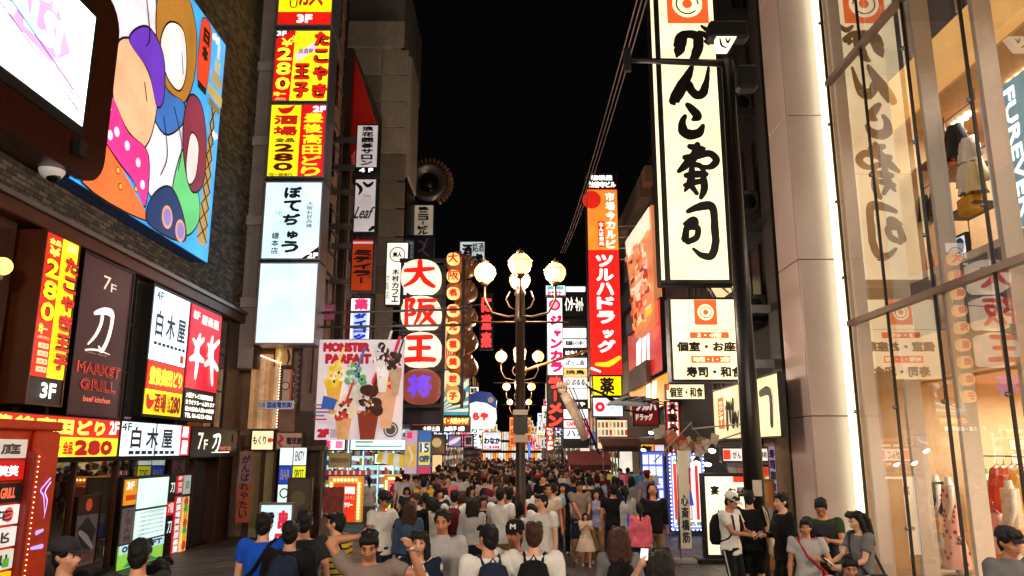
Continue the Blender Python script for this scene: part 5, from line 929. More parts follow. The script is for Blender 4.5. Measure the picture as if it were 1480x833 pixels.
fsign('vertical_banner', 'red and white striped vertical sign with black souvenir lettering on the right', 'sign', 962, 580, 984, 659, 22.6, [('r', .05+.26*i, 0, .18+.26*i, 1, E('e83828', 1)) for i in range(4)] + [('v', .15, .02, .85, .98, '大阪みやげ', K_, .03)], E('ffffff', 1.2), D=.2)
# far right buildings
c3 = building('drugstore_building', 'building with the tall red drug store sign on the right side', 5.9, 13, 30, 44, 13.5, mat('3a302c', .75, vary=.2))
for j in range(4): bpart(c3, 'balcony', 5.4, 5.9, 31, 36, 5+j*2.6, 5.9+j*2.6, mat('6a5648', .6)); bpart(c3, 'window', 5.86, 5.9, 37, 42, 5.2+j*2.6, 6.8+j*2.6, mat('2c2420', .3))
bpart(c3, 'parapet', 5.5, 5.9, 30.2, 44, 13.2, 13.9, mat('8a6a4c', .6)); bpart(c3, 'roof_cage', 6.5, 7.6, 33, 36, 13.5, 15.2, mat('4a4440', .6))
for i in range(7): bpart(c3, 'cage_bar', 6.4, 6.44, 33+i*.5, 33.05+i*.5, 13.5, 15.6, STEEL)
ts = fsign('tall_sign', 'tall sign with orange top and red lower part bearing big white vertical kana', 'sign', 850, 250, 896, 542, 32, [('r', 0, 0, 1, .085, K_), ('t', .15, .012, .85, .04, '箱根屋', WHT, .02), ('t', .08, .045, .95, .078, '法善寺ビル', WHT, .02), ('r', 0, .09, 1, .395, E('f09030', 1.0)), ('c', .16, .14, .3, E('e02818', .9)), ('v', .6, .1, .9, .39, '市場今カルビ', WHT, .02), ('r', .35, .25, .55, .38, E('e02818', .9)), ('v', .38, .255, .52, .375, 'なんば焼肉', WHT, .01), ('r', 0, .4, 1, 1, E('e8201c', 1.05)), ('v', .25, .415, .8, .9, 'ツルハドラッグ', WHT, .035), ('s', [(.2, .95, .05), (.55, .95, .08), (.9, .92, .06)], E('f8d020', 1.2)), ('s', [(.05, .97, .04), (.3, .985, .03)], WHT)], E('e8201c', 1.0), D=.9, frame=mat('4a2018', .5), fw=.03)
fsign('medicine_sign', 'yellow square sign with a bold black medicine character under the tall red sign', 'sign', 856, 543, 899, 573, 31.8, [('t', .25, .08, .75, .92, '薬', K_, .025)], E('ffe000', 1.2), D=.5)
fsign('tax_free_sign', 'white square sign with a red round blossom mark and Japan tax-free shop lettering', 'sign', 856, 574, 901, 603, 31.8, [('c', .25, .5, .16, E('e8203c', 1)), ('c', .25, .5, .05, WHT), ('t', .5, .12, .95, .34, 'Japan', mat('405060'), .0), ('t', .5, .42, .95, .62, 'Tax-free', mat('80a0c8')), ('t', .6, .68, .95, .92, 'Shop', mat('80a0c8'))], E('e0eeff', 1.2), D=.5)
# angled picture billboard on brackets
ab = thing('angled_billboard', 'slanted orange and white picture billboard leaning out above the right shops', 'billboard', PY(924, 392, 31))
p4 = [PX(px, py, X) - ab.location for px, py, X in ((903, 352, 5.0), (941, 296, 5.55), (947, 462, 5.45), (918, 488, 5.0))]
b = MB(); dv = Vector((.35, .25, 0)); vs = [tuple(v) for v in p4]+[tuple(v+dv) for v in p4]; b.add(vs, [(0, 1, 2, 3), (7, 6, 5, 4), (0, 4, 5, 1), (1, 5, 6, 2), (2, 6, 7, 3), (3, 7, 4, 0)], mat('e08858', .5, emit=.75, vary=.6, vscale=.9)); b.build('picture_panel', None, ab)
b = MB(); e1 = (p4[1]-p4[0]); e2 = (p4[3]-p4[0]); nn = e1.cross(e2).normalized(); nn = nn if nn.y < 0 else -nn
def Q_(u, v): return p4[0]*(1-u)*(1-v)+p4[1]*u*(1-v)+p4[2]*u*v+p4[3]*(1-u)*v + nn*.03
def qd(u0, v0, u1, v1, m): b.add([Q_(u0, v0), Q_(u1, v0), Q_(u1, v1), Q_(u0, v1)], [(0, 1, 2, 3)], m)
rb = random.Random(8)
for _k in range(90):
    u_, v_ = rb.uniform(.04, .85), rb.uniform(.18, .92); c_q = Q_(u_, v_)+nn*(.002+.0003*_k); a_q, b_q = e1*rb.uniform(.02, .09), e2*rb.uniform(.01, .035); tq = rb.uniform(-.02, .03); b.add([c_q-a_q-b_q, c_q+a_q-b_q+e2*tq, c_q+a_q*.8+b_q+e2*tq, c_q-a_q*.9+b_q], [(0, 1, 2, 3)], E(rb.choice(['c86030', 'e8a060', 'a83820', 'f0c890', '7a3018', 'd88878', 'f4e0c0']), .75))
qd(.05, 0, .95, .2, E('f8ecd0', 1)); qd(.1, .42, .8, .5, E('f0b0a0', 1)); qd(.15, .55, .7, .62, E('f8d0c0', 1)); qd(.1, .84, .9, .92, E('f0c030', .9)); qd(.2, .68, .5, .8, E('c03028', .8)); b.build('picture', None, ab)
for i in range(4): MB().tube([p4[0]+Vector((-.6, -.6, .6-.5*i)), p4[0]+Vector((1.4, .6, 1.0-.5*i))], .02, n=5).build('lamp_arm', mat('e0e0e0', .4), ab)
wsign('wall_signboard', 'red glossy wall signboard with white stripes under the slanted picture billboard', 'sign', 5.6, 28.5, 37, 5.2, 8.0, [('p', [(.3, .35), (.45, .3), (.42, .85), (.28, .9)], WHT), ('p', [(.48, .3), (.6, .25), (.57, .85), (.46, .85)], WHT), ('p', [(.62, .3), (.7, .3), (.68, .75), (.62, .8)], WHT), ('r', .8, .35, .95, .5, E('f06050', 1))], mat('c82020', .3, emit=.75), D=.3)
wsign('wall_signboard', 'yellow orange wall signboard with white stripes beneath the red glossy one', 'sign', 5.6, 27.5, 37, 3.9, 5.1, [('p', [(.5, .1), (.6, .1), (.57, .9), (.48, .9)], WHT), ('p', [(.65, .1), (.75, .1), (.7, .9), (.62, .9)], WHT)], mat('e8a018', .3, emit=.8), D=.3)
fsign('shop_sign', 'dull red shop sign with two lines of white kana on the right', 'sign', 914, 576, 953, 616, 25.5, [('t', .1, .12, .9, .45, 'ツルハ', E('f0d8d0', .9), .02), ('t', .12, .55, .75, .8, 'ドラッグ', E('f0d8d0', .9), .01)], mat('8a1c14', .5, emit=.4), D=.3)
fsign('lit_shelves', 'bright warm lit shop shelves behind the tax-free sign', 'shop window', 862, 606, 908, 650, 33, [('r', .05+.12*i, .1+.25*j, .13+.12*i, .28+.25*j, mat(('d8a060', 'f0e0c0', 'c05038', '608890')[(i*3+j) % 4], .5, emit=.6)) for i in range(8) for j in range(3)], mat('f4dcb0', .5, emit=1.1, vary=.3, vscale=3), D=.3)
fsign('shop_sign', 'red and yellow shop wall with a framed medicine character at street level', 'sign', 925, 640, 962, 678, 24.5, [('r', .05, .08, .55, .55, E('e8b020', .8)), ('t', .12, .12, .48, .5, '薬', K_, .02), ('r', .6, .1, .95, .5, E('e0e0f0', .9)), ('r', .05, .62, .95, .9, mat('a02820', .5, emit=.3))], mat('c82818', .5, emit=.6), D=.3)
# crane sculpture (white bird with black wing edges, flying) on the right
cr = thing('crane_sculpture', 'white and dark flying crane sculpture with spread wings by the drug store', 'sculpture', PY(905, 583, 24)); s = 24/1080
WHm = mat('d8d4cc', .4, emit=.12)
def cp(a, b_, c=0): return (a*s, c, b_*s)
MB().tube([cp(-28, -2), cp(-15, 1), cp(0, 3), cp(18, 0), cp(30, -3)], [.02, .1, .16, .1, .03], WHm, 8).build('body', None, cr)
MB().tube([cp(-15, 2), cp(-34, 14), cp(-50, 20), cp(-56, 27)], [.07, .04, .04, .015], mat('2a2622', .5), 7).build('neck', None, cr)
for sgn in (-1, 1):
    b = MB(); 
    for k in range(7): b.tube([cp(-8+k*3, 3, 0), cp(-2+k*5, 7+sgn*2, sgn*.3), cp(10+k*6, 6-k*1.2, sgn*.75)], [.05, .045, .01], WHm if k % 2 else mat('221e1c', .5), 5)
    b.build('wing', None, cr)
MB().tube([cp(10, 6), cp(45, -2), cp(58, -1)], [.03, .02, .01], mat('221e1c', .5), 5).build('legs', None, cr); MB().tube([cp(0, 0), cp(0, -8, .5), cp(40, -12, 1.2)], .03, DSTEEL, 6).build('support', None, cr)
# stacks of tenant sign panels
tn = thing('tenant_sign', 'tall tenant sign of many small lit white panels left of the red drug store sign', 'sign', PY(833, 648, 42)); s = 42/1080
tn_rows = [(415, 421, 'f0f4ff', ''), (423, 458, '16161a', 'インターネット'), (462, 472, '201c1c', ''), (475, 488, 'ffffff', ''), (491, 502, 'e8ecec', '居酒屋レインボー'), (505, 516, '1c1c1c', 'はやしや'), (518, 531, 'f4f4f4', 'ばっこ志'), (533, 544, 'e8c070', '焼鳥'), (546, 560, 'f0e8e0', '○ ぷるる'), (562, 577, 'ffffff', ''), (579, 590, '28201c', 'はまや'), (592, 605, 'ffffff', ''), (608, 618, 'f0d8d0', 'CAFE&BAR'), (620, 634, 'f4f8ff', 'ハハ')]
wx = 33*s
for (a, b_, c, tx) in tn_rows:
    z1 = PY(833, a, 42).z-tn.location.z; z0 = PY(833, b_, 42).z-tn.location.z
    q = MB(); q.box(-wx/2, wx/2, -.1, .2, z0, z1, E(c, 1.4) if c[0] not in '12' else mat(c, .5)); p = q.build('panel', None, tn)
    if tx: l = MB(); dark = c[0] not in '12'; put_text(l, tx, -wx*.4, z0+(z1-z0)*.2, wx*.4, z1-(z1-z0)*.2, -.104, (E('e83828', 1) if 'CAFE' in tx else mat('383838')) if dark else WHT, .012); l.build('lettering', None, p)
MB().box(-wx/2-.06, wx/2+.06, .2, .5, 0, PY(833, 412, 42).z-tn.location.z).build('backing', BLACK, tn)
jk = fsign('karaoke_sign', 'white vertical sign with large pink kana and a round pink crest at its top', 'sign', 790, 430, 814, 543, 40, [('c', .5, .1, .36, E('e03060', .9)), ('c', .5, .1, .22, E('f0b0c0', 1)), ('v', .2, .22, .95, .97, 'ジャンカラ', E('e81868', 1), .05), ('r', 0, 0, .06, 1, E('a0c8f0', 1))], E('ffffff', 1.5), D=.6)
fsign('cap_sign', 'bright white lettered sign crowning the pink kana sign', 'sign', 788, 412, 818, 428, 40.5, [('t', .08, .1, .9, .5, 'JANKARA', E('40c0d0', 1), .03), ('t', .1, .55, .8, .95, 'カラオケ', E('e03060', 1), .02)], E('f8ffff', 1.3), D=.5)
fsign('neon_sign', 'black vertical sign with glowing red ramen kana below the pink kana sign', 'sign', 790, 545, 814, 618, 41, [('v', .1, .0, .95, 1, 'ラーメン', NEON('ff3028', 2.0), .05)], mat('140a0a', .5), D=.4)
fsign('hanging_sign', 'small orange red vertical ramen sign deep in the right row', 'sign', 789, 608, 801, 652, 48, [('v', .1, .02, .9, .98, '京橋ラーメン', WHT, .06)], E('e84820', 1), D=.3)
fsign('hanging_sign', 'narrow white sign with pink top and purple marks beside the small ramen sign', 'sign', 802, 588, 811, 636, 46, [('r', 0, 0, 1, .2, E('e040a0', 1)), ('v', .2, .4, .8, .95, '花酒家', E('8030a0', .8), .04)], E('f4f4ff', 1.4), D=.3)
fsign('hanging_sign', 'small pink vertical sign at the foot of the tenant sign', 'sign', 845, 605, 853, 634, 41, [('v', .2, .05, .8, .95, '美容', E('c03070', 1), .03)], E('f8a8c8', 1.1), D=.2)
farblock('long_block', 'dark block behind the tenant sign and the pink kana sign', 4.9, 12, 45, 62, 9.5, mat('241f1f', .8), 1)
farblock('far_block', 'dim block deep in the right side of the street', 4.6, 12, 62.5, 98, 10, mat('1f1b1b', .8), 1)
o = building('end_block', 'dark far block with rows of small lit windows closing the end of the street', -30, 30, 152, 160, 6.5, mat('2a2220', .8))
for i in range(26):
    for j in range(3): bpart(o, 'window', -6.6+i*.5, -6.2+i*.5, 151.9, 152, .4+j*2.0, 1.9+j*2.0, mat(('ffd890', 'fff0d0', 'ff9040', 'e8f0ff', 'ffb060')[(i*7+j*3) % 5], .5, emit=1.2))
# far street: many small lit shop signs, both sides
rr = random.Random(11); cw = ['fff0d8', 'f8e0b0', 'e8f4ff', 'ff9030', 'ff5030', 'f8c850', 'ffd8a0', 'd8e8ff', 'ff7090', 'fff8e8']
KJ = ['薬', '寿司', 'カラオケ', '焼肉', '酒場', 'ラーメン', '串', '靴', 'カフェ', 'めがね', '珈琲', '本', '中華', 'お好み焼', '花', '時計']
wh = ['warm', 'cream', 'cool white', 'orange', 'red', 'amber', 'pale gold', 'bluish white', 'pink', 'white']
ORD = 'first second third fourth fifth sixth seventh eighth ninth tenth eleventh twelfth thirteenth fourteenth fifteenth sixteenth seventeenth eighteenth nineteenth twentieth twentyfirst twentysecond twentythird twentyfourth twentyfifth twentysixth twentyseventh twentyeighth twentyninth thirtieth'.split()
k = 0
for side in (-1, 1):
    k2 = -1; Y = 42.0 if side < 0 else 46
    while Y < 150:
        X = side*(3.3 if Y < 60 else 3.1-.012*(Y-60)); k2 += 1
        for lev in range(3 if Y < 80 else 2):
            ci = rr.randrange(10); Ww = rr.uniform(.5, 1.1); Hh = rr.uniform(.5, 1.9); z = rr.uniform(2.5, 3.0)+lev*rr.uniform(1.6, 2.2)
            tx = KJ[k % 16]; els = [('t' if Hh < 1 else 'v', .15, .12, .85, .88, tx, mat('402018') if ci not in (3, 4) else WHT, .02)]
            sign('hanging_sign', '%s lit sign, %s row, %s one, %s along the far %s shops' % (wh[ci], ('lower', 'upper', 'topmost')[lev], 'tall' if Hh > 1.3 else 'squat' if Hh < .8 else 'middling', (ORD+['thirtyfirst', 'thirtysecond', 'thirtythird', 'thirtyfourth', 'thirtyfifth', 'thirtysixth'])[min(k2, 35)], ('left', 'right')[side > 0]), 'sign', (X+rr.uniform(-.3, .3)+side*.6, Y, z), Ww, Hh, .2, els, E(cw[ci], rr.uniform(.9, 1.8)), fw=.02, group='small signs of the far street'); k += 1
        Y += rr.uniform(1.7, 2.9)+Y*.02
def goods(t, side, L_):
    g_ = MB(); x0 = -side*.02
    for j in range(4):
        for k in range(int(L_*3)):
            y = -L_/2+.2+k*.32; h_ = rr.uniform(.15, .42); z = .2+j*.6; g_.box(min(x0, x0-side*.12), max(x0, x0-side*.12), y, y+rr.uniform(.12, .26), z, z+h_, mat(rr.choice(['a83828', 'd8c8b0', '385890', 'd0a040', '3c6848', '2a2422', 'c87888', '604838']), .6, emit=.12))
    for k in range(3):
        y = -L_/2+.4+k*L_/3.2; g_.box(min(x0, x0-side*.05), max(x0, x0-side*.05), y, y+.12, .1, 2.6, mat('2a2422', .5))
    tag(g_.build('goods', None, t), kind='stuff')
for side in (-1, 1):
    Y = 34.0; k3 = -1
    while Y < 105:
        k3 += 1
        L_ = rr.uniform(3, 4.5); c = rr.choice(['ffe8c8', 'f4f4ff', 'ffd898', 'fff4e0'])
        X = side*(4.1+(.6 if Y < 45 else 0)); t = thing('lit_shopfront', '%s lit shopfront, %s from the near end of the far %s side' % ({'ffe8c8': 'cream', 'f4f4ff': 'cool white', 'ffd898': 'amber', 'fff4e0': 'warm white'}[c], ORD[k3], ('left', 'right')[side > 0]), 'shopfront', (X, Y+L_/2, 0), 0, 'shopfronts of the far street')
        MB().box(min(0, side*.5), max(0, side*.5), -L_/2+.1, L_/2-.1, .1, 2.6).build('window', mat(c, .5, emit=1.0, vary=.6, vscale=1.6), t); goods(t, side, L_); MB().box(min(-side*.5, side*.3), max(-side*.5, side*.3), -L_/2, L_/2, 2.6, 2.72).build('canopy', DSTEEL, t)
        MB().box(min(-side*.04, 0), max(-side*.04, 0), -L_/2+.2, L_/2-.2, 2.75, 3.3).build('fascia', mat(rr.choice(['c03020', 'e8e0d0', '2050a0', 'd88020', '308050']), .5, emit=.6), t); Y += L_+.3
fsign('orange_banner', 'tall orange vertical sign just left of the lamp post in the distance', 'sign', 736, 603, 748, 646, 58, [('v', .1, .03, .9, .97, '商店街', E('c03010', .8), .04)], E('ff9030', 1.1), D=.4)
fsign('orange_banner', 'tall amber vertical sign just right of the lamp post in the distance', 'sign', 757, 603, 768, 640, 60, [('v', .1, .03, .9, .97, '心斎橋', E('a04010', .8), .04)], E('e8a040', .9), D=.4)
fsign('hanging_sign', 'very thin tall blue lit sign right of the lamp post in the distance', 'sign', 763, 628, 767, 668, 62, [], E('5080ff', 1.6), D=.3)
o = fsign('hanging_sign', 'plain bright red square sign over the crowd on the right', 'sign', 820, 662, 834, 682, 30, [], E('f03020', 1.0), D=.1)
# ================================================================ lamp posts with glass globes
BRZ = mat('5a3c24', .35, .6, vary=.2); IRON = mat('36241a', .4, .4, vary=.15)
GLOBE = mat('ffe0b0', .3, emit=3.4, vary=0, ecol='ffc070', key='lamp_globe')
def globe(par, x, y, z, r=.2):
    g_ = MB(); g_.loft([((0, 0, -.9*r), .45*r, .45*r), ((0, 0, -.6*r), .78*r, .78*r), ((0, 0, -.1*r), r, r), ((0, 0, .4*r), .95*r, .95*r), ((0, 0, .8*r), .6*r, .6*r), ((0, 0, r), .15*r, .15*r)], GLOBE, 20)
    o = g_.build('globe', None, par, (x, y, z))
    f = MB()
    for k in range(6):
        a = math.pi*k/3; f.tube([(.5*r*math.cos(a), .5*r*math.sin(a), -.92*r), (1.03*r*math.cos(a), 1.03*r*math.sin(a), -.05*r), (.98*r*math.cos(a), .98*r*math.sin(a), .4*r), (.2*r*math.cos(a), .2*r*math.sin(a), 1.02*r)], .006, BRZ, 4)
    f.tube([(1.04*r*math.cos(t), 1.04*r*math.sin(t), .3*r) for t in [2*math.pi*k/20 for k in range(21)]], .007, BRZ, 4); f.ell((0, 0, 1.1*r), (.35*r, .35*r, .14*r)); f.tube([(0, 0, 1.1*r), (0, 0, 1.45*r)], [.03, .008]); f.loft([((0, 0, -1.25*r), .2*r, .2*r), ((0, 0, -.88*r), .5*r, .5*r)])
    f.build('cage', BRZ, o); return o
lh = []
def lamp_post(x, y, label, watts=350, low=False):
    t = thing('lamp_post', label, 'street lamp', (x, y, 0), 0, 'globe lamp posts in the middle of the street')
    MB().loft([((0, 0, 0), .2, .2), ((0, 0, .25), .2, .2), ((0, 0, .3), .14, .14), ((0, 0, 1.1), .12, .12), ((0, 0, 1.15), .09, .09), ((0, 0, 4.6), .082, .082), ((0, 0, 4.65), .12, .12), ((0, 0, 4.72), .09, .09), ((0, 0, 5.1), .08, .08), ((0, 0, 5.15), .11, .11), ((0, 0, 5.3), .05, .05)], IRON, 16).build('post', None, t)
    for k, (dx, dy) in enumerate(((-.655, 0), (.655, 0), (0, -.655), (0, .655))):
        MB().tube([(0, 0, 4.75), (dx*.35, dy*.35, 4.72), (dx*.8, dy*.8, 4.8), (dx, dy, 5.05), (dx, dy, 5.3)], .022, n=7).build('arm', BRZ, t)
        MB().tube([(dx*.12, dy*.12, 4.85), (dx*.3, dy*.3, 4.9), (dx*.4, dy*.4, 5.05), (dx*.3, dy*.3, 5.2)], .014, n=6).build('scroll', BRZ, t)
        globe(t, dx, dy, 5.55)
    globe(t, 0, 0, 5.72, .22)
    MB().tube([(-.9, 0, 4.62), (.9, 0, 4.62)], .02, n=6).build('cross_bar', BRZ, t)
    for (dx, dy) in ((.45, .45), (-.45, -.45)):
        ld = bpy.data.lights.new('lamp_light', 'POINT'); ld.energy = watts; ld.color = (1, .84, .66); ld.shadow_soft_size = .25
        o = bpy.data.objects.new('lamp_light', ld); COL.objects.link(o); o.parent = t; o.location = (dx, dy, 5.55)
    return t
LP0 = lamp_post(.15, 14, 'nearest bronze lamp post with clear bright globes, standing in the crowd')
for (z0, z1, c) in ((2.93, 3.02, 'c8b8a0'), (2.6, 2.9, '2c2420'), (2.45, 2.58, 'c0a890')): MB().box(-.13, .13, -.13, -.11, z0, z1).build('notice_plate', mat(c, .5, emit=.05), LP0)
lamp_post(.27, 27, 'second lamp post in the row, standing in the crowd beyond the nearest one'); lamp_post(.36, 40, 'third lamp post in the row along the street'); lamp_post(.5, 53, 'fourth and farthest lamp post in the row with the smallest globes')
for (x, y) in ((-3.6, -2.0), (3.4, -2.0)): lamp_post(x, y, 'added unseen bronze lamp post lighting the crowd, %s side behind the viewer' % ('west' if x < 0 else 'east'), 1250)  # pair added out of view behind the camera to light the crowd
# orange bar held across from lamp two
t = thing('banner_arm', 'golden painted arm reaching from the second lamp toward the right shops', 'bar', PY(790, 530, 27)); a = t.location
MB().tube([PY(757, 536, 27)-a, PY(855, 505, 29)-a], .045, mat('c88030', .4, .3, emit=.1), 8).build('bar', None, t)
# steel pole with arm, right of centre
sp = thing('steel_pole', 'tall dark steel street pole with a horizontal arm in front of the sushi signs', 'pole', (3.78, 12.4, 0))
MB().tube([(0, 0, 0), (0, 0, 3), (0, 0, 9.0)], [.165, .15, .1], mat('1b1614', .35, .3, vary=.15), 18).build('shaft', None, sp); MB().loft([((0, 0, 0), .24, .24), ((0, 0, .12), .24, .24), ((0, 0, .16), .17, .17)]).build('base', BLACK, sp)
for zb, hb in ((1.5, .04), (2.6, .05), (3.9, .04), (5.2, .04)): MB().loft([((0, 0, zb), .17-.0035*zb*3, .17-.0035*zb*3), ((0, 0, zb+hb), .17-.0035*zb*3, .17-.0035*zb*3)], STEEL, 18).build('clamp_band', None, sp)
MB().box(-.07, .07, -.168, -.158, 1.62, 1.86, mat('b8b0a0', .6)).build('sticker', None, sp)
a0 = PY(1052, 92, 12.4); a1 = PY(905, 87, 12.4); L0 = sp.location
MB().tube([(0, 0, a0.z), (a1.x-3.78, 0, a1.z)], [.07, .045], mat('2a2422', .4, .3)).build('arm', None, sp)
MB().bbox(a1.x-3.78-.04, a1.x-3.78+.08, -.05, .05, a1.z-.22, a1.z+.22, .01).build('end_plate', DSTEEL, sp)
MB().bbox(-.3, .4, -.1, .2, a0.z+.45, a0.z+.8, .05).build('control_box', BLACK, sp); MB().bbox(.15, .5, -.1, .2, a0.z-.5, a0.z-.05, .05).build('control_box', BLACK, sp)
lt_ = thing('small_lantern_sign', 'small pale pointed lantern sign with black marks on top of the steel pole', 'sign', PY(1048, 64, 12.3)); MB().prism([(-.16, -.13), (.05, -.13), (.2, .12), (-.16, .12)], -.05, .1, E('fdf3d6', 1.2)).build('body', None, lt_); l = MB(); stroke(l, [(-.1, .08, .01), (-.08, -.05, .02), (0, -.1, .01)], -.055, K_); stroke(l, [(0, .08, .01), (.03, 0, .02), (.08, .08, .01)], -.055, K_); l.build('lettering', None, lt_)
# overhead cables
b0 = [PY(926+dx, -8, 13) for dx in (-3, 4, 11)]; 
for i in range(3):
    e = PY(810+i*3, 366, 36); s0 = b0[i]; pts = []
    for k in range(13): f_ = k/12; p = s0.lerp(e, f_); p.z -= .5*math.sin(math.pi*f_)*.8; pts.append(p-s0)
    o = MB().tube(pts, .014, mat('7a6256', .6), 5).build('overhead_cable', None, None, s0); tag(o, 'long overhead cable descending from the top edge, %s of three strands' % ('leftmost', 'middle', 'rightmost')[i], 'cable', 'overhead cables on the right')
for (pa, pb, Y, lb) in (((402, 455), (700, 440), 23, 'thin wire strung across the left signs to the lamp'), ((455, 470), (640, 478), 22.5, 'thin wire just above the parfait banner'), ((470, 390), (590, 480), 24, 'slack diagonal wire left of the lantern tower')):
    s0 = PY(*pa, Y); e = PY(*pb, Y); o = MB().tube([(0, 0, 0), (e-s0)*.5+Vector((0, 0, -.08)), e-s0], .012, mat('807880', .5), 5).build('wire', None, None, s0); tag(o, lb, 'wire')
# leaning wooden ladder-like figure arm sculpture near tenant sign
ar = thing('arm_sculpture', 'giant painted forearm sculpture with a fist leaning over the right hand shops', 'sculpture', PY(826, 600, 30)); s = 30/1080; SK = mat('b89c84', .5, emit=.22, vary=.3)  # SK glows a little: front light put into the sculpture's colour
MB().tube([(18*s, 0, -34*s), (10*s, 0, -10*s), (-2*s, 0, 15*s), (-10*s, 0, 30*s)], [.14, .17, .2, .17], SK, 12).build('forearm', None, ar)
b = MB(); b.ell((-12*s, 0, 36*s), (.2, .15, .2)); 
for k in range(4): b.tube([(-.5+k*.1, -.1, 36*s+.02), (-.52+k*.1, -.2, 36*s+.14), (-.46+k*.1, -.2, 36*s+.24)], .055, n=7)
b.build('fist', SK, ar)
for k in range(3): MB().tube([(6*s-k*5*s, -.19, -6*s+k*13*s), (14*s-k*5*s, 0, -4*s+k*13*s)], .03, mat('e8e0d0', .5), 6).build('band', None, ar)
for k in range(2): o = MB().tube([(0, 0, 0), PY(868, 660, 28)-PY(822+k*6, 560, 28)], .025, mat('3c2a20', .5), 6).build('leaning_pole', None, None, PY(822+k*6, 560, 28)); tag(o, 'dark leaning pole beside the forearm sculpture, the %s of two' % ('upper', 'lower')[k], 'pole')
# awnings and clutter on the right
for (px0, py0, px1, py1, Y, c, lb) in ((822, 652, 885, 672, 27, '5a1414', 'dark red sloping awning behind the crowd'), (870, 630, 930, 645, 26, '3c1812', 'dark maroon awning under the warm lit shelves')):
    a = PY(px0, py1, Y); d = PY(px1, py0, Y); t = thing('awning', lb, 'awning', a); W_ = d.x-a.x; h_ = d.z-a.z
    b = MB(); b.add([(0, 0, 0), (W_, 0, 0), (W_, 1.2, h_), (0, 1.2, h_)], [(0, 1, 2, 3)]); b.add([(0, -.01, 0), (W_, -.01, 0), (W_, -.01, -.18), (0, -.01, -.18)], [(0, 1, 2, 3)]); b.build('cloth', mat(c, .7, vary=.2), t)
    for x in (0.04, W_-.04): MB().tube([(x, 0, 0), (x, 0, -a.z)], .025, n=6).build('leg', STEEL, t)
for (pa, pb, Y, lb) in (((1012, 645), (1095, 618), 16, 'white steel lamp arm over the restaurant entrance'), ((1000, 620), (1082, 612), 17, 'upper white steel arm by the restaurant'), ((862, 634), (962, 632), 24, 'long grey canopy rail over the right shops'), ((945, 668), (1000, 610), 19, 'slanted thin pole beside the flag bundle')):
    s0 = PY(*pa, Y); e = PY(*pb, Y); o = MB().tube([(0, 0, 0), e-s0], .016, mat('a89888', .5), 6).build('lamp_bracket', None, None, s0); tag(o, lb, 'bar')
def spot(px, py, Y, lb, rz=0, w_=25):
    t = thing('spotlight', lb, 'spotlight', PY(px, py, Y)); MB().loft([((0, 0, 0), .04, .04), ((0, 0, -.05), .07, .07), ((0, 0, -.14), .09, .09)], BLACK, 12).build('shade', None, t); MB().disc((0, 0, 0), .075, NEON('fff0d8', 14), 14, M=Matrix.Translation((0, 0, -.145)) @ Matrix.Rotation(math.pi/2, 4, 'X')).build('lens', None, t); MB().ell((0, 0, -.145), (.07, .07, .04), NEON('fff0d8', 14)).build('bulb', None, t)
    t.rotation_euler = (-.5, .3, 0); return t
for (px, py, Y, lb) in ((1030, 643, 16.2, 'small bright spotlight on the arm over the restaurant entrance'), (1008, 661, 17, 'small bright spotlight below the white arm, left of the pole'), (1024, 663, 17.2, 'second small spotlight below the white arm by the pole'), (942, 620, 24, 'small bright spotlight over the red drug store corner'), (931, 645, 24.5, 'tiny spotlight under the canopy rail')): spot(px, py, Y, lb)
# paper flags and streamers bundle
pf = thing('flag_bundle', 'bundle of printed paper flags and streamers hanging by the souvenir sign', 'flags', PY(985, 640, 19.5))
rr = random.Random(3)
for i in range(26):
    u_ = i/25; x, z = -.55+1.3*u_+rr.uniform(-.1, .1), .25-.25*u_-.5*math.sin(u_*3)*.4+rr.uniform(-.2, .12); a = rr.uniform(-.8, .8); b = MB(); b.add([(-.09, 0, -.13), (.09, .02, -.13), (.1, 0, .13), (-.1, -.02, .13)], [(0, 1, 2, 3)], mat(rr.choice(['b86048', 'a89880', '806850', 'c8a890', 'a8a090', '8a3c30']), .7, emit=.12, vary=.4, vscale=12)); o = b.build('flag', None, pf, (x, rr.uniform(-.1, .1), z)); o.rotation_euler = (0, a, rr.uniform(-.5, .5))
MB().tube([(-.6, 0, .35), (.2, 0, .5), (1.2, 0, -.8)], .01, n=5).build('string', STEEL, pf)
nb = thing('tall_banner', 'slim white vertical banner with pink lettering and a pole by the paper flags', 'banner', (3.95, 19.2, 0)); b = MB(); b.add([(0, 0, .55), (.28, 0, .6), (.42, 0, 2.3), (.12, 0, 2.3)], [(0, 1, 2, 3)], mat('c8c0c8', .7, emit=.25, vary=.2)); b.add([(0.1, -.004, 1.5), (.36, -.004, 1.5), (.4, -.004, 1.9), (.14, -.004, 1.9)], [(0, 1, 2, 3)], mat('c04058', .7, emit=.25)); b.build('cloth', None, nb); l = MB(); put_vtext(l, 'OSAKA', .12, .7, .24, 1.45, -.006, mat('b03050', .6), .004); l.build('lettering', None, nb); MB().tube([(.02, 0, 0), (.12, 0, 2.5)], .014, n=6).build('pole', STEEL, nb)
nb = thing('tall_banner', 'cream vertical banner with black brush marks on a pole left of the lit standing sign', 'banner', (3.55, 16.9, 0)); b = MB(); b.box(0, .22, 0, .02, .3, 2.3, mat('c8b8a0', .7, emit=.22)); b.build('cloth', None, nb); l = MB(); put_vtext(l, '心斎橋筋', .03, .4, .19, 1.4, -.006, mat('201818', .6), .006); l.build('lettering', None, nb); MB().tube([(-.02, .01, 0), (-.02, .01, 2.45)], .014, n=6).build('pole', STEEL, nb); MB().bbox(-.15, .3, -.15, .2, 0, .1, .02).build('base', mat('a09890', .6), nb)
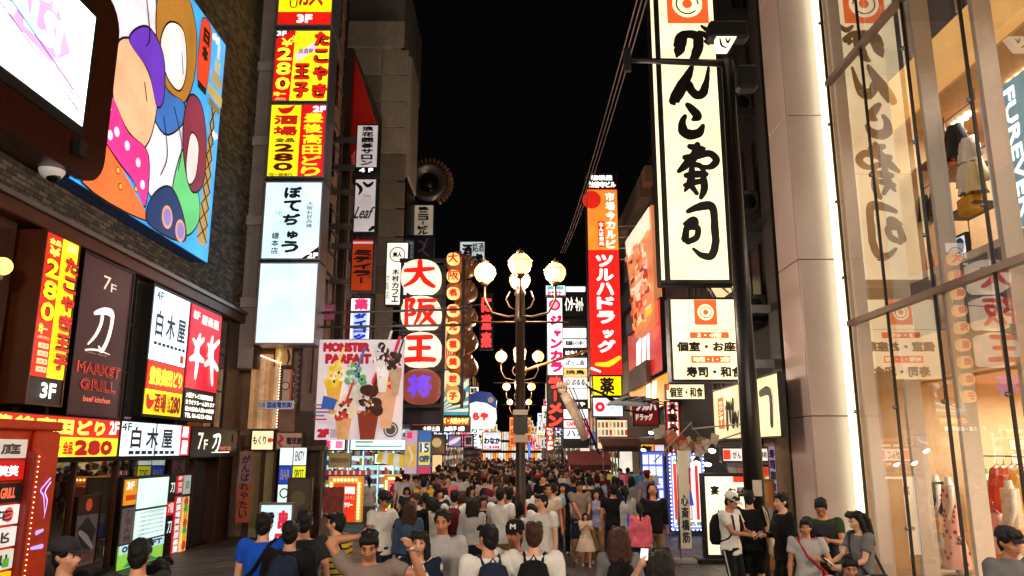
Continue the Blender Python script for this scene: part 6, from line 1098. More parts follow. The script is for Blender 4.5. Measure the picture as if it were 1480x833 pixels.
# goods racks at right shops
for (px, Y, lb) in ((905, 25, 'goods display with small coloured boxes at the drug store'), (925, 23.8, 'second goods display beside the red shop wall')):
    p = PY(px, 690, Y); t = thing('goods_display', lb, 'display', (p.x, Y, 0))
    for j in range(3):
        MB().box(-.6, .6, 0, .35, .5+j*.4, .53+j*.4).build('shelf_board', mat('d8d0c8', .5), t)
        for i in range(7): MB().box(-.57+i*.165, -.43+i*.165, .02, .3, .53+j*.4, .78+j*.4).build('box', mat(rr.choice(['d84848', 'e8d040', '4888c8', 'e8e8e8', '50a060', 'e070a0']), .5, emit=.08), t)
# trailing leafy plant high up at far right, px 820
tr = thing('street_tree', 'small leafy green tree among the far right shops', 'tree', (PY(822, 650, 44).x-.4, 44, 0)); MB().tube([(0, 0, 0), (.05, 0, 1.8), (0, 0, 3.2)], [.09, .07, .03], mat('3c2a1c', .8)).build('trunk', None, tr)
b = MB(); 
for i in range(420):
    v = Vector((rr.gauss(0, .5), rr.gauss(0, .4), 3.1+rr.gauss(0, .55))); a = rr.uniform(0, 6.28); d = Vector((math.cos(a), math.sin(a), rr.uniform(-.6, .4)))*.12; e = Vector((-math.sin(a), math.cos(a), rr.uniform(-.5, .5)))*.06; b.add([v-d, v+e, v+d, v-e], [(0, 1, 2, 3)])
b.build('crown', mat('4a6a24', .6, vary=.4), tr)
# ================================================================ people
def fuse(mb, name, voxel, ratio=None, smooth=3, wr=0, wf=9, seed=0):
    me = mb.mesh('tmp'); o = bpy.data.objects.new('tmp', me); COL.objects.link(o)
    m = o.modifiers.new('r', 'REMESH'); m.mode = 'VOXEL'; m.voxel_size = voxel; m.use_smooth_shade = True
    s = o.modifiers.new('s', 'SMOOTH'); s.iterations = smooth; s.factor = .5
    if ratio: d = o.modifiers.new('d', 'DECIMATE'); d.ratio = ratio
    dg = bpy.context.evaluated_depsgraph_get(); r = bpy.data.meshes.new_from_object(o.evaluated_get(dg)); r.name = name
    bpy.data.objects.remove(o); bpy.data.meshes.remove(me)
    if wr:
        n = len(r.vertices); co = np.empty(n*3, np.float32); no = np.empty(n*3, np.float32); r.vertices.foreach_get('co', co); r.vertices.foreach_get('normal', no)
        co = co.reshape(-1, 3); no = no.reshape(-1, 3)
        ph = np.sin(co[:, 2]*wf*3.1+np.sin(co[:, 0]*wf*2+seed)*1.7+co[:, 1]*wf)+.6*np.sin(co[:, 0]*wf*3.3+co[:, 2]*wf*1.7+seed*2+np.sin(co[:, 2]*wf*2.3)*1.3)
        co += no*(ph*wr)[:, None]; r.vertices.foreach_set('co', co.ravel()); r.update()
    r.polygons.foreach_set('use_smooth', [True]*len(r.polygons)); return r
def ik(a, b, l1, l2, pole):
    a, b, pole = Vector(a), Vector(b), Vector(pole); d = b-a; L_ = d.length
    if L_ > (l1+l2)*.995: d = d*((l1+l2)*.995/L_); b = a+d; L_ = d.length
    L_ = max(L_, abs(l1-l2)+.01); x = (l1*l1-l2*l2+L_*L_)/(2*L_); hh = math.sqrt(max(0, l1*l1-x*x)); u = d.normalized(); p = (pole-u*pole.dot(u)).normalized()
    return a+u*x+p*hh, b
def hand(mb, w, e, side, curl=.6, q=1.0):
    """palm, four fingers of different lengths and a thumb from the side of the palm"""
    d = (w-e).normalized(); ax = Vector((side, 0, 0)); nrm = d.cross(ax)
    if nrm.length < .2: ax = Vector((0, -1, 0)); nrm = d.cross(ax)
    nrm.normalize(); ac = nrm.cross(d).normalized()
    if ac.dot(ax) < 0: ac = -ac
    fw = -ac if False else nrm                        # finger spread runs along nrm, the palm faces inward (-ac)
    mb.tube([w-d*.01, w+d*.035, w+d*.075], [.024*q, .034*q, .036*q], n=8)
    for i, (o, L_) in enumerate(((-.028, .062), (-.0095, .073), (.0095, .068), (.027, .053))):
        b = w+d*.075+fw*o; c = curl; t1 = b+(d*math.cos(c*.6)-ac*math.sin(c*.6))*L_*.5; t2 = t1+(d*math.cos(c*1.5)-ac*math.sin(c*1.5))*L_*.5
        mb.tube([b-d*.02, b, t1, t2], [.0115*q, .0115*q, .0105*q, .0085*q], n=6)
    b = w+d*.025-fw*.03; mb.tube([b, b-fw*.028+d*.02-ac*.012, b-fw*.03+d*.052-ac*.024], [.014*q, .012*q, .0095*q], n=6)
def joints(o):
    fem = o.get('fem'); lean = o.get('lean', 0); ph = o.get('ph', .93); u = Vector((o.get('side', 0), -math.sin(lean), math.cos(lean))).normalized()
    J = {}; P_ = Vector((0, o.get('py', 0), ph)); J['P'] = P_; J['u'] = u; J['N'] = P_+u*.515; sw = .155 if fem else .185
    tw = o.get('twist', 0); ct, st = math.cos(tw), math.sin(tw); J['S'] = {s: P_+u*.472+Vector((s*sw*ct, s*sw*st, 0)) for s in (-1, 1)}
    hp = o.get('hands', [None, None]); J['E'] = {}; J['W'] = {}
    for s, h in ((-1, hp[0]), (1, hp[1])):
        S = J['S'][s]
        if h is None: tgt = S+Vector((s*.07, -.06+.05*s*o.get('stride', 0), -.535)); pole = Vector((s*.3, 1, 0))
        else: tgt = Vector(h[:3]); pole = Vector(h[3]) if len(h) > 3 else Vector((s*.8, .5, -1))
        J['E'][s], J['W'][s] = ik(S, tgt, .275, .25, pole)
    J['H'] = {s: P_+Vector((s*.09, 0, -.03)) for s in (-1, 1)}; J['K'] = {}; J['A'] = {}; ft = o.get('feet', [None, None]); sd = o.get('stride', 0)
    for s, f in ((-1, ft[0]), (1, ft[1])):
        tgt = Vector(f) if f else Vector((s*.105, -s*sd*.28, .08+(.05 if sd and s*sd < 0 else 0)))
        J['K'][s], J['A'][s] = ik(J['H'][s], tgt, .43, .41, o.get('kpole', (s*.15, -1, 0)))
    hm = Matrix.Translation(J['N']+u*.03+Vector((0, -.012, .0))) @ Matrix.Rotation(o.get('hyaw', 0), 4, 'Z') @ Matrix.Rotation(o.get('hpitch', 0)+lean*.5, 4, 'X') @ Matrix.Translation((0, 0, .112)) @ Matrix.Scale(.96, 4)
    J['M'] = hm; return J
def torso_rings(J, fem, g=0, z0=-.12, z1=.5, wide=1.0):
    R_ = [(-.14, .14, .09), (-.06, .165, .115), (.02, .165, .12), (.12, .145, .105), (.2, .14, .1), (.3, .16, .112), (.4, .172, .11), (.46, .17, .098), (.495, .125, .082), (.53, .07, .064)]
    if fem: R_ = [(-.14, .14, .1), (-.06, .168, .12), (.02, .16, .115), (.12, .128, .095), (.2, .122, .09), (.3, .14, .118), (.37, .147, .112), (.445, .145, .088), (.485, .105, .072), (.53, .058, .055)]
    out = []
    for (t, a, b) in R_:
        if z0-.001 <= t <= z1+.001: c = J['P']+J['u']*t; out.append((c, (a+g)*wide, b+g, .85))
    return out
def build_person(o, vox=.0135, lo=False):
    """returns dict part -> mesh"""
    J = joints(o); fem = o.get('fem'); D_ = {}; n = 8 if lo else 12; thin = .9 if fem else 1.0
    b = MB(); b.loft(torso_rings(J, fem), n=16)
    b.tube([J['N']-J['u']*.05, J['N']+J['u']*.07, J['M'] @ Vector((0, .01, -.04))], [.062*thin, .052*thin, .05], n=n)
    M_ = J['M']; b.ell((0, .018, .02), (.076, .094, .1), n=14, k=10, M=M_); b.ell((0, -.022, -.035), (.06, .067, .083), n=12, k=8, M=M_); b.ell((0, -.045, -.095), (.03, .03, .022), n=8, k=6, M=M_)
    if not lo:
        b.tube([(0, -.083, .015), (0, -.1, -.012), (0, -.112, -.035), (0, -.09, -.042)], [.008, .011, .0155, .01], n=7, M=M_)
        b.tube([(-.045, -.07, .03), (0, -.084, .028), (.045, -.07, .03)], [.01, .012, .01], n=6, M=M_); b.ell((0, -.086, -.066), (.022, .013, .01), n=8, k=6, M=M_)
        for s in (-1, 1): b.ell((s*.045, -.062, -.03), (.022, .02, .02), n=8, k=6, M=M_)
    for s in (-1, 1): b.ell((s*.077, .01, -.008), (.012, .022, .032), n=8, k=6, M=M_)
    for s in (-1, 1):
        S, E_, W_ = J['S'][s], J['E'][s], J['W'][s]; b.ell(S, (.056*thin, .056*thin, .056*thin), n=10, k=8)
        b.tube([S, S.lerp(E_, .35), E_], [.052*thin, .047*thin, .036*thin], n=n); b.tube([E_, E_.lerp(W_, .3), W_], [.037*thin, .039*thin, .025*thin], n=n)
        if lo: b.tube([W_, W_+(W_-E_).normalized()*.14], [.03, .028], n=6)
        else: hand(b, W_, E_, s, o.get('curl', .5))
        H_, K, A_ = J['H'][s], J['K'][s], J['A'][s]; b.tube([H_, H_.lerp(K, .5), K], [.088, .072, .053], n=n); b.tube([K, K.lerp(A_, .3), A_], [.054, .055, .034], n=n)
        f = Vector((s*.02, -1, 0)).normalized(); b.tube([A_+Vector((0, .04, -.03)), A_+f*.05-Vector((0, 0, .03)), A_+f*.15-Vector((0, 0, .05))], [.034, .038, .028], n=n)
    D_['body'] = fuse(b, 'person_body', vox*(2.1 if lo else 1), None if lo else .4, 1 if lo else 2)
    # upper garment
    sl = o.get('sleeve', .6); g = .016+o.get('loose', 0); b = MB(); hem = o.get('hem', -.1)
    rr_ = torso_rings(J, fem, g, z0=-.2, z1=.505)
    if hem > -.14: rr_ = [r for r in rr_ if (r[0]-J['P']).dot(J['u']) >= hem-.02]
    low = J['P']+J['u']*hem; rr_ = [(low, rr_[0][1]+.008, rr_[0][2]+.01, .85)]+rr_; b.loft(rr_, n=18)
    if o.get('collar'): b.tube([J['N']-J['u']*.03, J['N']+J['u']*.015], [.078, .066], n=14)
    for s in (-1, 1):
        S, E_, W_ = J['S'][s], J['E'][s], J['W'][s]; b.ell(S, (.072, .072, .068), n=10, k=8)
        if sl <= 1: e = S.lerp(E_, sl); b.tube([S, e], [.07, .066+.3*o.get('loose', 0)], n=12)
        else: e = E_.lerp(W_, min(1, sl-1)); b.tube([S, E_, e], [.069, .056, .043+.3*o.get('loose', 0)], n=12)
    D_['top'] = fuse(b, 'top', .03 if lo else .02, None, 2, 0 if lo else .0042, 9, o.get('seed', 0))
    # lower garment
    lg = o.get('legs', 'trousers'); b = MB()
    if lg in ('skirt', 'dress'):
        L_ = o.get('skirt', .5); rows = []
        wz = J['P']+J['u']*(.1)
        for k in range(9):
            v = k/8; rows.append((wz.lerp(Vector((wz.x, wz.y-.0, wz.z-L_-.1)), v), (.14 if fem else .15)+.04*min(1, v*3)+o.get('flare', .05)*v, .105+.03*min(1, v*3)+o.get('flare', .05)*v))
        vs = []; nn = 32
        for i, r in enumerate(rows):
            for k in range(nn): a = 2*math.pi*k/nn; f_ = 1+.06*(i/8)*math.sin(a*8+1.3)+.03*(i/8)*math.sin(a*13); vs.append((r[0].x+r[1]*f_*math.cos(a), r[0].y+r[2]*f_*math.sin(a), r[0].z))
        b.add(vs, [(i*nn+k, i*nn+(k+1) % nn, (i+1)*nn+(k+1) % nn, (i+1)*nn+k) for i in range(8) for k in range(nn)], None, True); D_['bottom'] = b.mesh('skirt')
    else:
        b.loft([(c[0], c[1], c[2], .85) for c in torso_rings(J, fem, .013, z0=-.15, z1=.07)], n=16)
        for s in (-1, 1):
            H_, K, A_ = J['H'][s], J['K'][s], J['A'][s]
            if lg == 'shorts': e = H_.lerp(K, .92); b.tube([H_, H_.lerp(K, .5), e], [.1, .096, .088], n=12)
            else: w_ = o.get('fit', .0); b.tube([H_, H_.lerp(K, .5), K, K.lerp(A_, .5), A_+Vector((0, 0, -.01))], [.1, .086, .07+w_, .066+w_, .052+w_], n=12)
        D_['bottom'] = fuse(b, 'bottom', .03 if lo else .021, None, 2, 0 if lo else .003, 7, 3)
    # hair
    ht = o.get('hair', 'short'); b = MB(); hv = .012 if not lo else .022
    if ht != 'bald':
        b.ell((0, .027, .032), (.0835, .1, .088), n=16, k=10, M=M_); b.ell((0, .044, -.018), (.0805, .07, .078), n=14, k=8, M=M_); b.ell((0, .062, -.07), (.052, .038, .036), n=10, k=6, M=M_)
        rh = random.Random(o.get('seed', 1))
        if ht in ('short', 'ponytail'):
            for k in range(16 if not lo else 4):
                a = rh.uniform(0, 2*math.pi); e = rh.uniform(.35, 1.3); p = Vector((.082*math.cos(a)*math.cos(e), .03+.095*math.sin(a)*math.cos(e), .045+.085*math.sin(e))); b.tube([p*.9, p*1.07+Vector((rh.uniform(-.02, .02), rh.uniform(-.03, .01), -.005))], [.022, .009], n=6, M=M_)
            if False:
                for k in range(9):
                    a = math.pi*(.06+.11*k); p = Vector((.078*math.cos(a), .03+.088*math.sin(a), -.02)); b.tube([p, p+Vector((-.004*math.cos(a), -.006, -.03)), p*.95+Vector((rh.uniform(-.006, .006), -.012, -.05-rh.uniform(0, .012)))], [.022, .015, .006], n=6, M=M_)
            if o.get('fringe', 1): 
                for k in range(5): b.tube([(-.05+.025*k, -.04, .105), (-.058+.029*k, -.083, .075), (-.06+.03*k, -.088, .05)], [.024, .018, .008], n=6, M=M_)
            for s in (-1, 1): b.ell((s*.072, -.008, .03), (.012, .04, .045), n=8, k=6, M=M_)
        if ht in ('bob', 'long'):
            for k in range(6): b.tube([(-.055+.022*k, -.035, .11), (-.062+.025*k, -.083, .08), (-.064+.0255*k, -.09, .045)], [.026, .02, .01], n=6, M=M_)
            L_ = .13 if ht == 'bob' else o.get('hairlen', .36)
            for s in (-1, 1): b.tube([(s*.06, 0, .07), (s*.085, .01, 0), (s*.088, .015, -.1), (s*.085, .02+.03*(L_ > .2), -L_)], [.035, .034, .036, .02], n=8, M=M_)
            for k in range(-2, 3): b.tube([(k*.03, .08, .06), (k*.036, .105, -.02), (k*.04, .1, -.12), (k*.036+.01*math.sin(k*3), .105, -L_-.03*math.cos(k*2))], [.04, .04, .042, .02], n=8, M=M_)
        if ht == 'ponytail': b.tube([(0, .1, .05), (0, .16, .03), (0.0, .165, -.08), (.01, .13, -.27)], [.03, .038, .036, .012], n=8, M=M_)
        D_['hair'] = fuse(b, 'hair', hv, None, 1, 0 if lo else .0022, 26, 2)
    J['D'] = D_; return J
SKINS = [mat(c, .45, vary=.13, vscale=14, bump=.3, bscale=160, key='skin') for c in ('c48c70', 'd09c80', 'b47858', 'c89078')]
HAIRM = {'black': mat('0d0a0a', .6, vary=.3, vscale=40, bump=.9, bscale=110, spec=.3, key='hair'), 'brown': mat('3a2015', .6, vary=.35, vscale=40, bump=.9, bscale=110, spec=.3, key='hair'), 'dark': mat('1a110e', .6, vary=.3, vscale=40, bump=.9, bscale=110, spec=.3, key='hair')}
CL = {'white': 'd8d4d0', 'black': '101012', 'navy': '1a2238', 'grey': '6a686a', 'light grey': 'a8a4a4', 'blue': '1850c8', 'yellow': 'd8a818', 'cream': 'd0b8a0', 'denim': '384c68', 'khaki': '8a6c48', 'pink': 'e06878', 'maroon': '581828', 'red': 'a82020', 'green': '2c3c20', 'lavender': '8c8cb0', 'pale blue': '90a8c0', 'charcoal': '2a2a2e', 'beige': 'a89078', 'brown': '4c3426', 'taupe': '807068'}
def cloth(c): return mat(CL.get(c, c), .85, bump=1.0, bscale=13, vary=.14, vscale=7, spec=.2, key='cloth')
def stripe_mat(c1, c2, scale, axis='Z', wid=.5, grid=False, both=None):
    m = bpy.data.materials.new('patterned_cloth'); m.use_nodes = True; nt = m.node_tree; n = nt.nodes; L = nt.links; p = n['Principled BSDF']; p.inputs['Roughness'].default_value = .85
    tc = n.new('ShaderNodeTexCoord'); sp_ = n.new('ShaderNodeSeparateXYZ'); L.new(tc.outputs['Object'], sp_.inputs[0])
    def band(ax):
        a = n.new('ShaderNodeMath'); a.operation = 'MULTIPLY'; a.inputs[1].default_value = scale; L.new(sp_.outputs[ax], a.inputs[0]); f = n.new('ShaderNodeMath'); f.operation = 'FRACT'; L.new(a.outputs[0], f.inputs[0]); g = n.new('ShaderNodeMath'); g.operation = 'LESS_THAN'; g.inputs[1].default_value = wid; L.new(f.outputs[0], g.inputs[0]); return g
    g = band(axis)
    if grid: g2 = band('X'); mx_ = n.new('ShaderNodeMath'); mx_.operation = 'MAXIMUM'; L.new(g.outputs[0], mx_.inputs[0]); L.new(g2.outputs[0], mx_.inputs[1]); g = mx_
    mx = n.new('ShaderNodeMix'); mx.data_type = 'RGBA'; L.new(g.outputs[0], mx.inputs[0]); mx.inputs[6].default_value = lin(c1)+(1,); mx.inputs[7].default_value = lin(c2)+(1,); L.new(mx.outputs[2], p.inputs['Base Color']); return m
EYEW = mat('d8d0c8', .3, vary=0); EYEB = mat('120c0a', .2, vary=0); LIP = mat('9a4a40', .5, vary=0); SHOE = {'black': mat('121214', .5), 'white': mat('c8c4c0', .6), 'brown': mat('3a2418', .5)}
def person(label, px, ty, h, yaw, o, top, bot, skin=0, hairc='black', shoe='black', at=None, group=None, face=True, extras=()):
    s = h/1.725; J = build_person(o); D_ = J['D']
    crown = (J['M'] @ Vector((0, .02, .125))).z*s
    loc = PZ(px, ty, crown) if at is None else Vector(at)
    t = thing('person', label, 'person', (loc.x, loc.y, 0), R(yaw), group); t.scale = (s, s, s)
    def pt(me, name, m, par=None):
        if not me.materials: me.materials.append(m)
        ob = bpy.data.objects.new(name, me); COL.objects.link(ob); ob.parent = par or t; return ob
    pt(D_['body'], 'body', SKINS[skin % 4]); tm = top if not isinstance(top, str) else cloth(top); bm_ = bot if not isinstance(bot, str) else cloth(bot)
    tp = pt(D_['top'], o.get('topname', 'shirt'), tm); pt(D_['bottom'], {'skirt': 'skirt', 'dress': 'skirt', 'shorts': 'shorts'}.get(o.get('legs'), 'trousers'), bm_)
    if 'hair' in D_: pt(D_['hair'], 'hair', HAIRM[hairc])
    M_ = J['M']
    if face and abs(((yaw+math.degrees(o.get('hyaw', 0))+180) % 360)-180) < 125:
        for sd in (-1, 1):
            e = MB().ell((sd*.031, -.081, .003), (.0125, .007, .005), EYEW, 8, 6, M=M_).ell((sd*.031, -.0875, .003), (.0065, .004, .0065), EYEB, 8, 6, M=M_).tube([(sd*.044, -.083, .01), (sd*.031, -.09, .013), (sd*.018, -.087, .01)], .0028, EYEB, 5, M=M_).build('eye', None, t)
            MB().tube([(sd*.05, -.083, .03), (sd*.033, -.095, .036), (sd*.016, -.094, .031)], [.002, .003, .0025], HAIRM['black'], 6, M=M_).build('eyebrow', None, t)
        MB().ell((0, -.094, -.066), (.02, .008, .005), LIP, 10, 6, M=M_).build('mouth', None, t)
    for sd in (-1, 1):
        A_ = J['A'][sd]; b = MB(); b.tube([A_+Vector((0, .055, -.045)), A_+Vector((0, .02, -.038)), A_+Vector((sd*.005, -.08, -.047)), A_+Vector((sd*.012, -.165, -.056))], [.03, .043, .042, .026], n=10); b.tube([A_+Vector((0, .06, -.07)), A_+Vector((sd*.012, -.175, -.072))], [.03, .036], mat('b8b4b0', .6) if shoe == 'white' else None, 8); b.build('shoe', SHOE[shoe], t)
    for ex in extras:
        k = ex[0]; c = cloth(ex[1]) if isinstance(ex[1], str) else ex[1]; P_, u = J['P'], J['u']
        if k == 'backpack':
            b = MB(); q = P_+u*.27; b.loft([(q+Vector((0, .19, -.24)), .13, .075, .6), (q+Vector((0, .2, -.18)), .15, .095, .6), (q+Vector((0, .2, .05)), .145, .09, .6), (q+Vector((0, .185, .17)), .11, .06, .7), (q+Vector((0, .17, .2)), .05, .03)], n=20); bp_ = b.build('backpack', c, t)
            MB().bbox(-.095, .095, .255, .285, -.16, .0, .02, M=Matrix.Translation(q)).build('pocket', c, bp_)
            for sd in (-1, 1): MB().tube([q+Vector((sd*.07, .15, .17)), q+Vector((sd*.085, .03, .235)), q+Vector((sd*.1, -.11, .17)), q+Vector((sd*.115, -.145, 0)), q+Vector((sd*.15, -.06, -.13)), q+Vector((sd*.12, .14, -.2))], [.026]*6, n=6, sx=.5).build('strap', c, bp_)
            MB().tube([q+Vector((-.03, .17, .19)), q+Vector((0, .17, .24)), q+Vector((.03, .17, .19))], .008, n=5).build('loop', c, bp_)
            if len(ex) > 2: MB().disc((0, .29, 0), .03, cloth('white'), 12, M=Matrix.Translation(q+Vector((0, -.0, .06)))).build('badge', None, bp_)
        if k == 'crossbag':
            sd = ex[2]; q = P_+u*.27; b = MB().bbox(-.04, .04, -.12, .12, -.1, .1, .03, M=Matrix.Translation(P_+Vector((sd*.215, .05, -.02)))); bg_ = b.build('shoulder_bag', c, t)
            MB().tube([P_+Vector((sd*.2, -.08, .08)), q+Vector((0, -.15, .02)), q+Vector((-sd*.11, -.08, .23)), q+Vector((-sd*.12, .0, .25)), q+Vector((-sd*.09, .1, .2)), q+Vector((sd*.02, .15, .0)), P_+Vector((sd*.2, .13, .08))], .017, n=6).build('strap', c, bg_)
        if k == 'tote':
            sd = ex[2]; q = J['S'][sd]; b = MB(); b.loft([(q+Vector((sd*.1, .02, -.62)), .05, .17, .6), (q+Vector((sd*.1, .02, -.58)), .06, .19, .6), (q+Vector((sd*.09, .02, -.3)), .04, .15, .6)], n=16); bg_ = b.build('tote_bag', c, t)
            for d in (-.05, .07): MB().tube([q+Vector((sd*.09, d-.05, -.31)), q+Vector((sd*.05, d, -.03)), q+Vector((sd*.0, d, .07)), q+Vector((-sd*.0, d+.02, .06)), q+Vector((sd*.08, d+.06, -.31))], .009, n=5).build('handle', c, bg_)
        if k == 'cap':
            b = MB(); b.loft([((0, .03, .04), .098, .115), ((0, .03, .075), .096, .112), ((0, .032, .11), .085, .1), ((0, .035, .135), .058, .07), ((0, .037, .146), .012, .015)], n=18, M=M_); b.loft([((0, -.085, .05), .072, .095), ((0, -.085, .058), .07, .092)], n=18, M=M_ @ Matrix.Rotation(.12, 4, 'X')); cp_ = b.build('cap', c, t)
            if len(ex) > 2: l = MB(); put_text(l, ex[2], -.03, .055, .03, .105, 0, cloth('white'), .003, M=M_ @ Matrix.Translation((0, -.09, 0)) @ Matrix.Rotation(-.1, 4, 'X')); l.build('badge', None, cp_)
        if k == 'cardigan':
            b = MB()
            for sd in (-1, 1):
                b.tube([J['S'][sd]+Vector((-sd*.06, -.03, .02)), P_+u*.3+Vector((sd*.135, -.03, 0)), P_+Vector((sd*.16, -.03, -.15))], [.075, .085, .09], n=10); b.tube([J['S'][sd], J['E'][sd], J['W'][sd]], [.074, .062, .048], n=10); b.ell(J['S'][sd], .072)
            b.loft([(P_+u*.44+Vector((0, .05, 0)), .17, .075), (P_+u*.3+Vector((0, .05, 0)), .17, .09), (P_+u*.1+Vector((0, .05, 0)), .16, .1), (P_+Vector((0, .05, -.15)), .19, .12)], n=14)
            pt(fuse(b, 'cardigan', .022, None, 2, .004), 'cardigan', c)
        if k == 'phone': q = J['W'][ex[2]]+(J['W'][ex[2]]-J['E'][ex[2]]).normalized()*.09; b = MB().bbox(-.037, .037, -.005, .005, -.075, .075, .004, BLACK, M=Matrix.Translation(q+Vector((0, -.02, .03))) @ Matrix.Rotation(.9, 4, 'X')); b.box(-.033, .033, .0055, .0065, -.068, .068, NEON('e0ecff', 1.6), M=Matrix.Translation(q+Vector((0, -.02, .03))) @ Matrix.Rotation(.9, 4, 'X')); b.build('phone', None, t)
        if k == 'belt': MB().loft([(P_+u*.07, .172, .13, .85), (P_+u*.105, .165, .125, .85)], n=18).build('belt', BLACK, t)
        if k == 'watch': MB().tube([J['W'][ex[2]]-Vector((0, 0, .015)), J['W'][ex[2]]+Vector((0, 0, .015))], .033, n=10).build('watch', mat('d8c0b0', .3, .6), t)
        if k == 'ring': l = MB(); q = P_+u*.3+Vector((0, -.142, 0)); l.disc(q, .06, cloth('white'), 18); l.disc(q+Vector((0, -.002, 0)), .045, cloth('charcoal'), 18); put_text(l, 'ORIGINAL', -.08, .0, .08, .04, 0, cloth('white'), .002, M=Matrix.Translation(q+Vector((0, -.004, .08)))); l.build('print', None, t)
        if k == 'stripe': 
            for sd in (-1, 1): MB().tube([J['H'][sd]+Vector((sd*.105, 0, .0)), J['K'][sd]+Vector((sd*.085, 0, 0)), J['A'][sd]+Vector((sd*.068, 0, .0))], .012, n=5).build('side_stripe', c, t)
        if k == 'vest': b = MB(); rg = torso_rings(J, False, .032, z0=-.02, z1=.46); b.loft(rg, n=18); pt(fuse(b, 'vest', .025, None, 2, .004), 'vest', c)
        if k == 'beard': pass
        if k == 'glasses':
            b = MB()
            for sd in (-1, 1): b.tube([(sd*.031+.022*math.cos(a), -.1, .003+.017*math.sin(a)) for a in [math.pi*2*i/12 for i in range(13)]], .0025, n=4, M=M_); b.tube([(sd*.053, -.098, .006), (sd*.08, -.0, .005)], .0025, n=4, M=M_)
            b.tube([(-.01, -.102, .005), (.01, -.102, .005)], .0025, n=4, M=M_); b.build('glasses', BLACK, t)
    return t
back = 180
# ---- the people nearest the camera, left to right
person('man in a black cap and black shirt in profile, lower left beside the red kiosk', 98, 779, 1.7, 75, dict(seed=1, hair='short', fringe=0), 'black', 'black', 0, 'black', extras=(('cap', 'charcoal'),))
person('short haired person in a dark jacket in front of the lit menu board', 204, 778, 1.68, 185, dict(seed=2, sleeve=1.9, loose=.012), 'charcoal', 'black')
person('small person whose black hair just shows by the lit menu board', 232, 806, 1.5, 170, dict(seed=3, hair='bob', fem=1), 'black', 'black')
person('man in a bright blue T-shirt seen from behind with a dark strap across his back', 383, 740, 1.73, 178, dict(seed=4), 'blue', 'khaki', 1, extras=(('crossbag', 'black', 1),))
person('person in a black hooded jacket with a navy backpack seen from behind', 421, 752, 1.68, 182, dict(seed=5, sleeve=1.9, loose=.02, hair='short'), 'black', 'black', extras=(('backpack', 'navy'),))
person('man in a dark grey T-shirt seen from behind, just beyond the hooded figure', 441, 737, 1.74, 188, dict(seed=6), 'charcoal', 'black', 0)
person('man in a yellow and black striped T-shirt with a black shoulder bag', 487, 740, 1.68, -115, dict(seed=7, hyaw=R(15), hands=[None, (.2, -.25, 1.0)]), stripe_mat('c8a828', '20201c', 16, 'Z', .35), 'charcoal', 1, extras=(('crossbag', 'black', -1),))
person('man in a printed grey T-shirt looking down, both arms raised', 535, 766, 1.7, 5, dict(seed=8, hpitch=R(22), hands=[(-.1, .1, 1.63, (-1, .2, .5)), (.34, -.12, 1.56, (.9, -.1, -.8))], curl=1.1, sleeve=.5), 'taupe', 'denim', 2, extras=(('ring', 'white'), ('watch', 'white', 1)))
person('woman with long dark hair in a white checked top and black cardigan', 606, 766, 1.62, 3, dict(seed=9, fem=1, hair='long', hairlen=.3, sleeve=.4, legs='skirt', stride=.5, hands=[(-.3, -.16, .95), None]), stripe_mat('d8ccc0', '302624', 15, 'Z', .16, True), 'black', 1, 'dark', extras=(('cardigan', 'navy'),))
person('man in a white long sleeved shirt with dark belt facing the camera', 640, 736, 1.74, -4, dict(seed=10, sleeve=1.35, collar=1, hem=.06, hpitch=R(8), stride=.4, fringe=0), 'light grey', 'black', 2, extras=(('belt', 'black'),))
person('man in a white T-shirt with a slim navy backpack seen from behind', 706, 757, 1.7, 195, dict(seed=11, hyaw=R(20)), 'white', 'charcoal', 0, extras=(('backpack', 'navy'),))
person('man in a white T-shirt and black cap facing the camera between the two backpacks', 744, 753, 1.68, -12, dict(seed=12, hair='short', fringe=0), 'white', 'charcoal', 2, extras=(('cap', 'black', 'M'),))
person('brown haired man in a white T-shirt and black backpack with a badge', 772, 753, 1.72, 176, dict(seed=13, sleeve=.75, loose=.01), 'white', 'black', 1, 'brown', extras=(('backpack', 'black', 1),))
person('woman with very long brown hair and a black backpack seen from behind', 894, 761, 1.64, 176, dict(seed=14, fem=1, hair='long', hairlen=.5, sleeve=1.9, loose=.02), 'grey', 'black', 0, 'brown', extras=(('backpack', 'black'),))
person('dark haired woman at the bottom edge holding up a phone', 955, 792, 1.58, 165, dict(seed=15, fem=1, hair='long', hands=[None, (.22, -.38, 1.5)]), 'green', 'black', 1, 'dark', extras=(('phone', 'black', 1),))
# ---- second rank
person('young man in a plain white T-shirt and black trousers looking to the left', 783, 713, 1.72, -35, dict(seed=16, hyaw=R(-15), hands=[(-.05, -.3, 1.1), None], curl=.8), 'white', 'black', 1)
person('man in a white T-shirt and dark cap in profile beside the bulb edged signboard', 553, 711, 1.74, 50, dict(seed=17, hpitch=R(20), hands=[None, (.2, -.3, 1.15)]), 'white', 'navy', 2, extras=(('cap', 'charcoal'),))
person('woman with long hair in a denim jacket and jeans seen from behind', 592, 725, 1.6, 182, dict(seed=18, fem=1, hair='long', sleeve=1.9, hem=.0, loose=.01), 'denim', 'navy', 0, 'brown')
person('person in a yellow T-shirt with a pale backpack seen from behind', 613, 691, 1.7, 180, dict(seed=19), 'yellow', 'charcoal', 1, extras=(('backpack', 'taupe'),))
person('person in a cream top with red backpack straps seen from behind', 633, 700, 1.62, 176, dict(seed=20), 'cream', 'grey', 1, extras=(('backpack', 'maroon'),))
person('woman with a black bob in a white T-shirt seen from behind', 627, 718, 1.58, 188, dict(seed=21, fem=1, hair='bob'), 'white', 'denim', 1)
person('person in a white T-shirt with a maroon backpack seen from behind', 657, 708, 1.66, 180, dict(seed=22), 'white', 'charcoal', 0, extras=(('backpack', 'maroon'),))
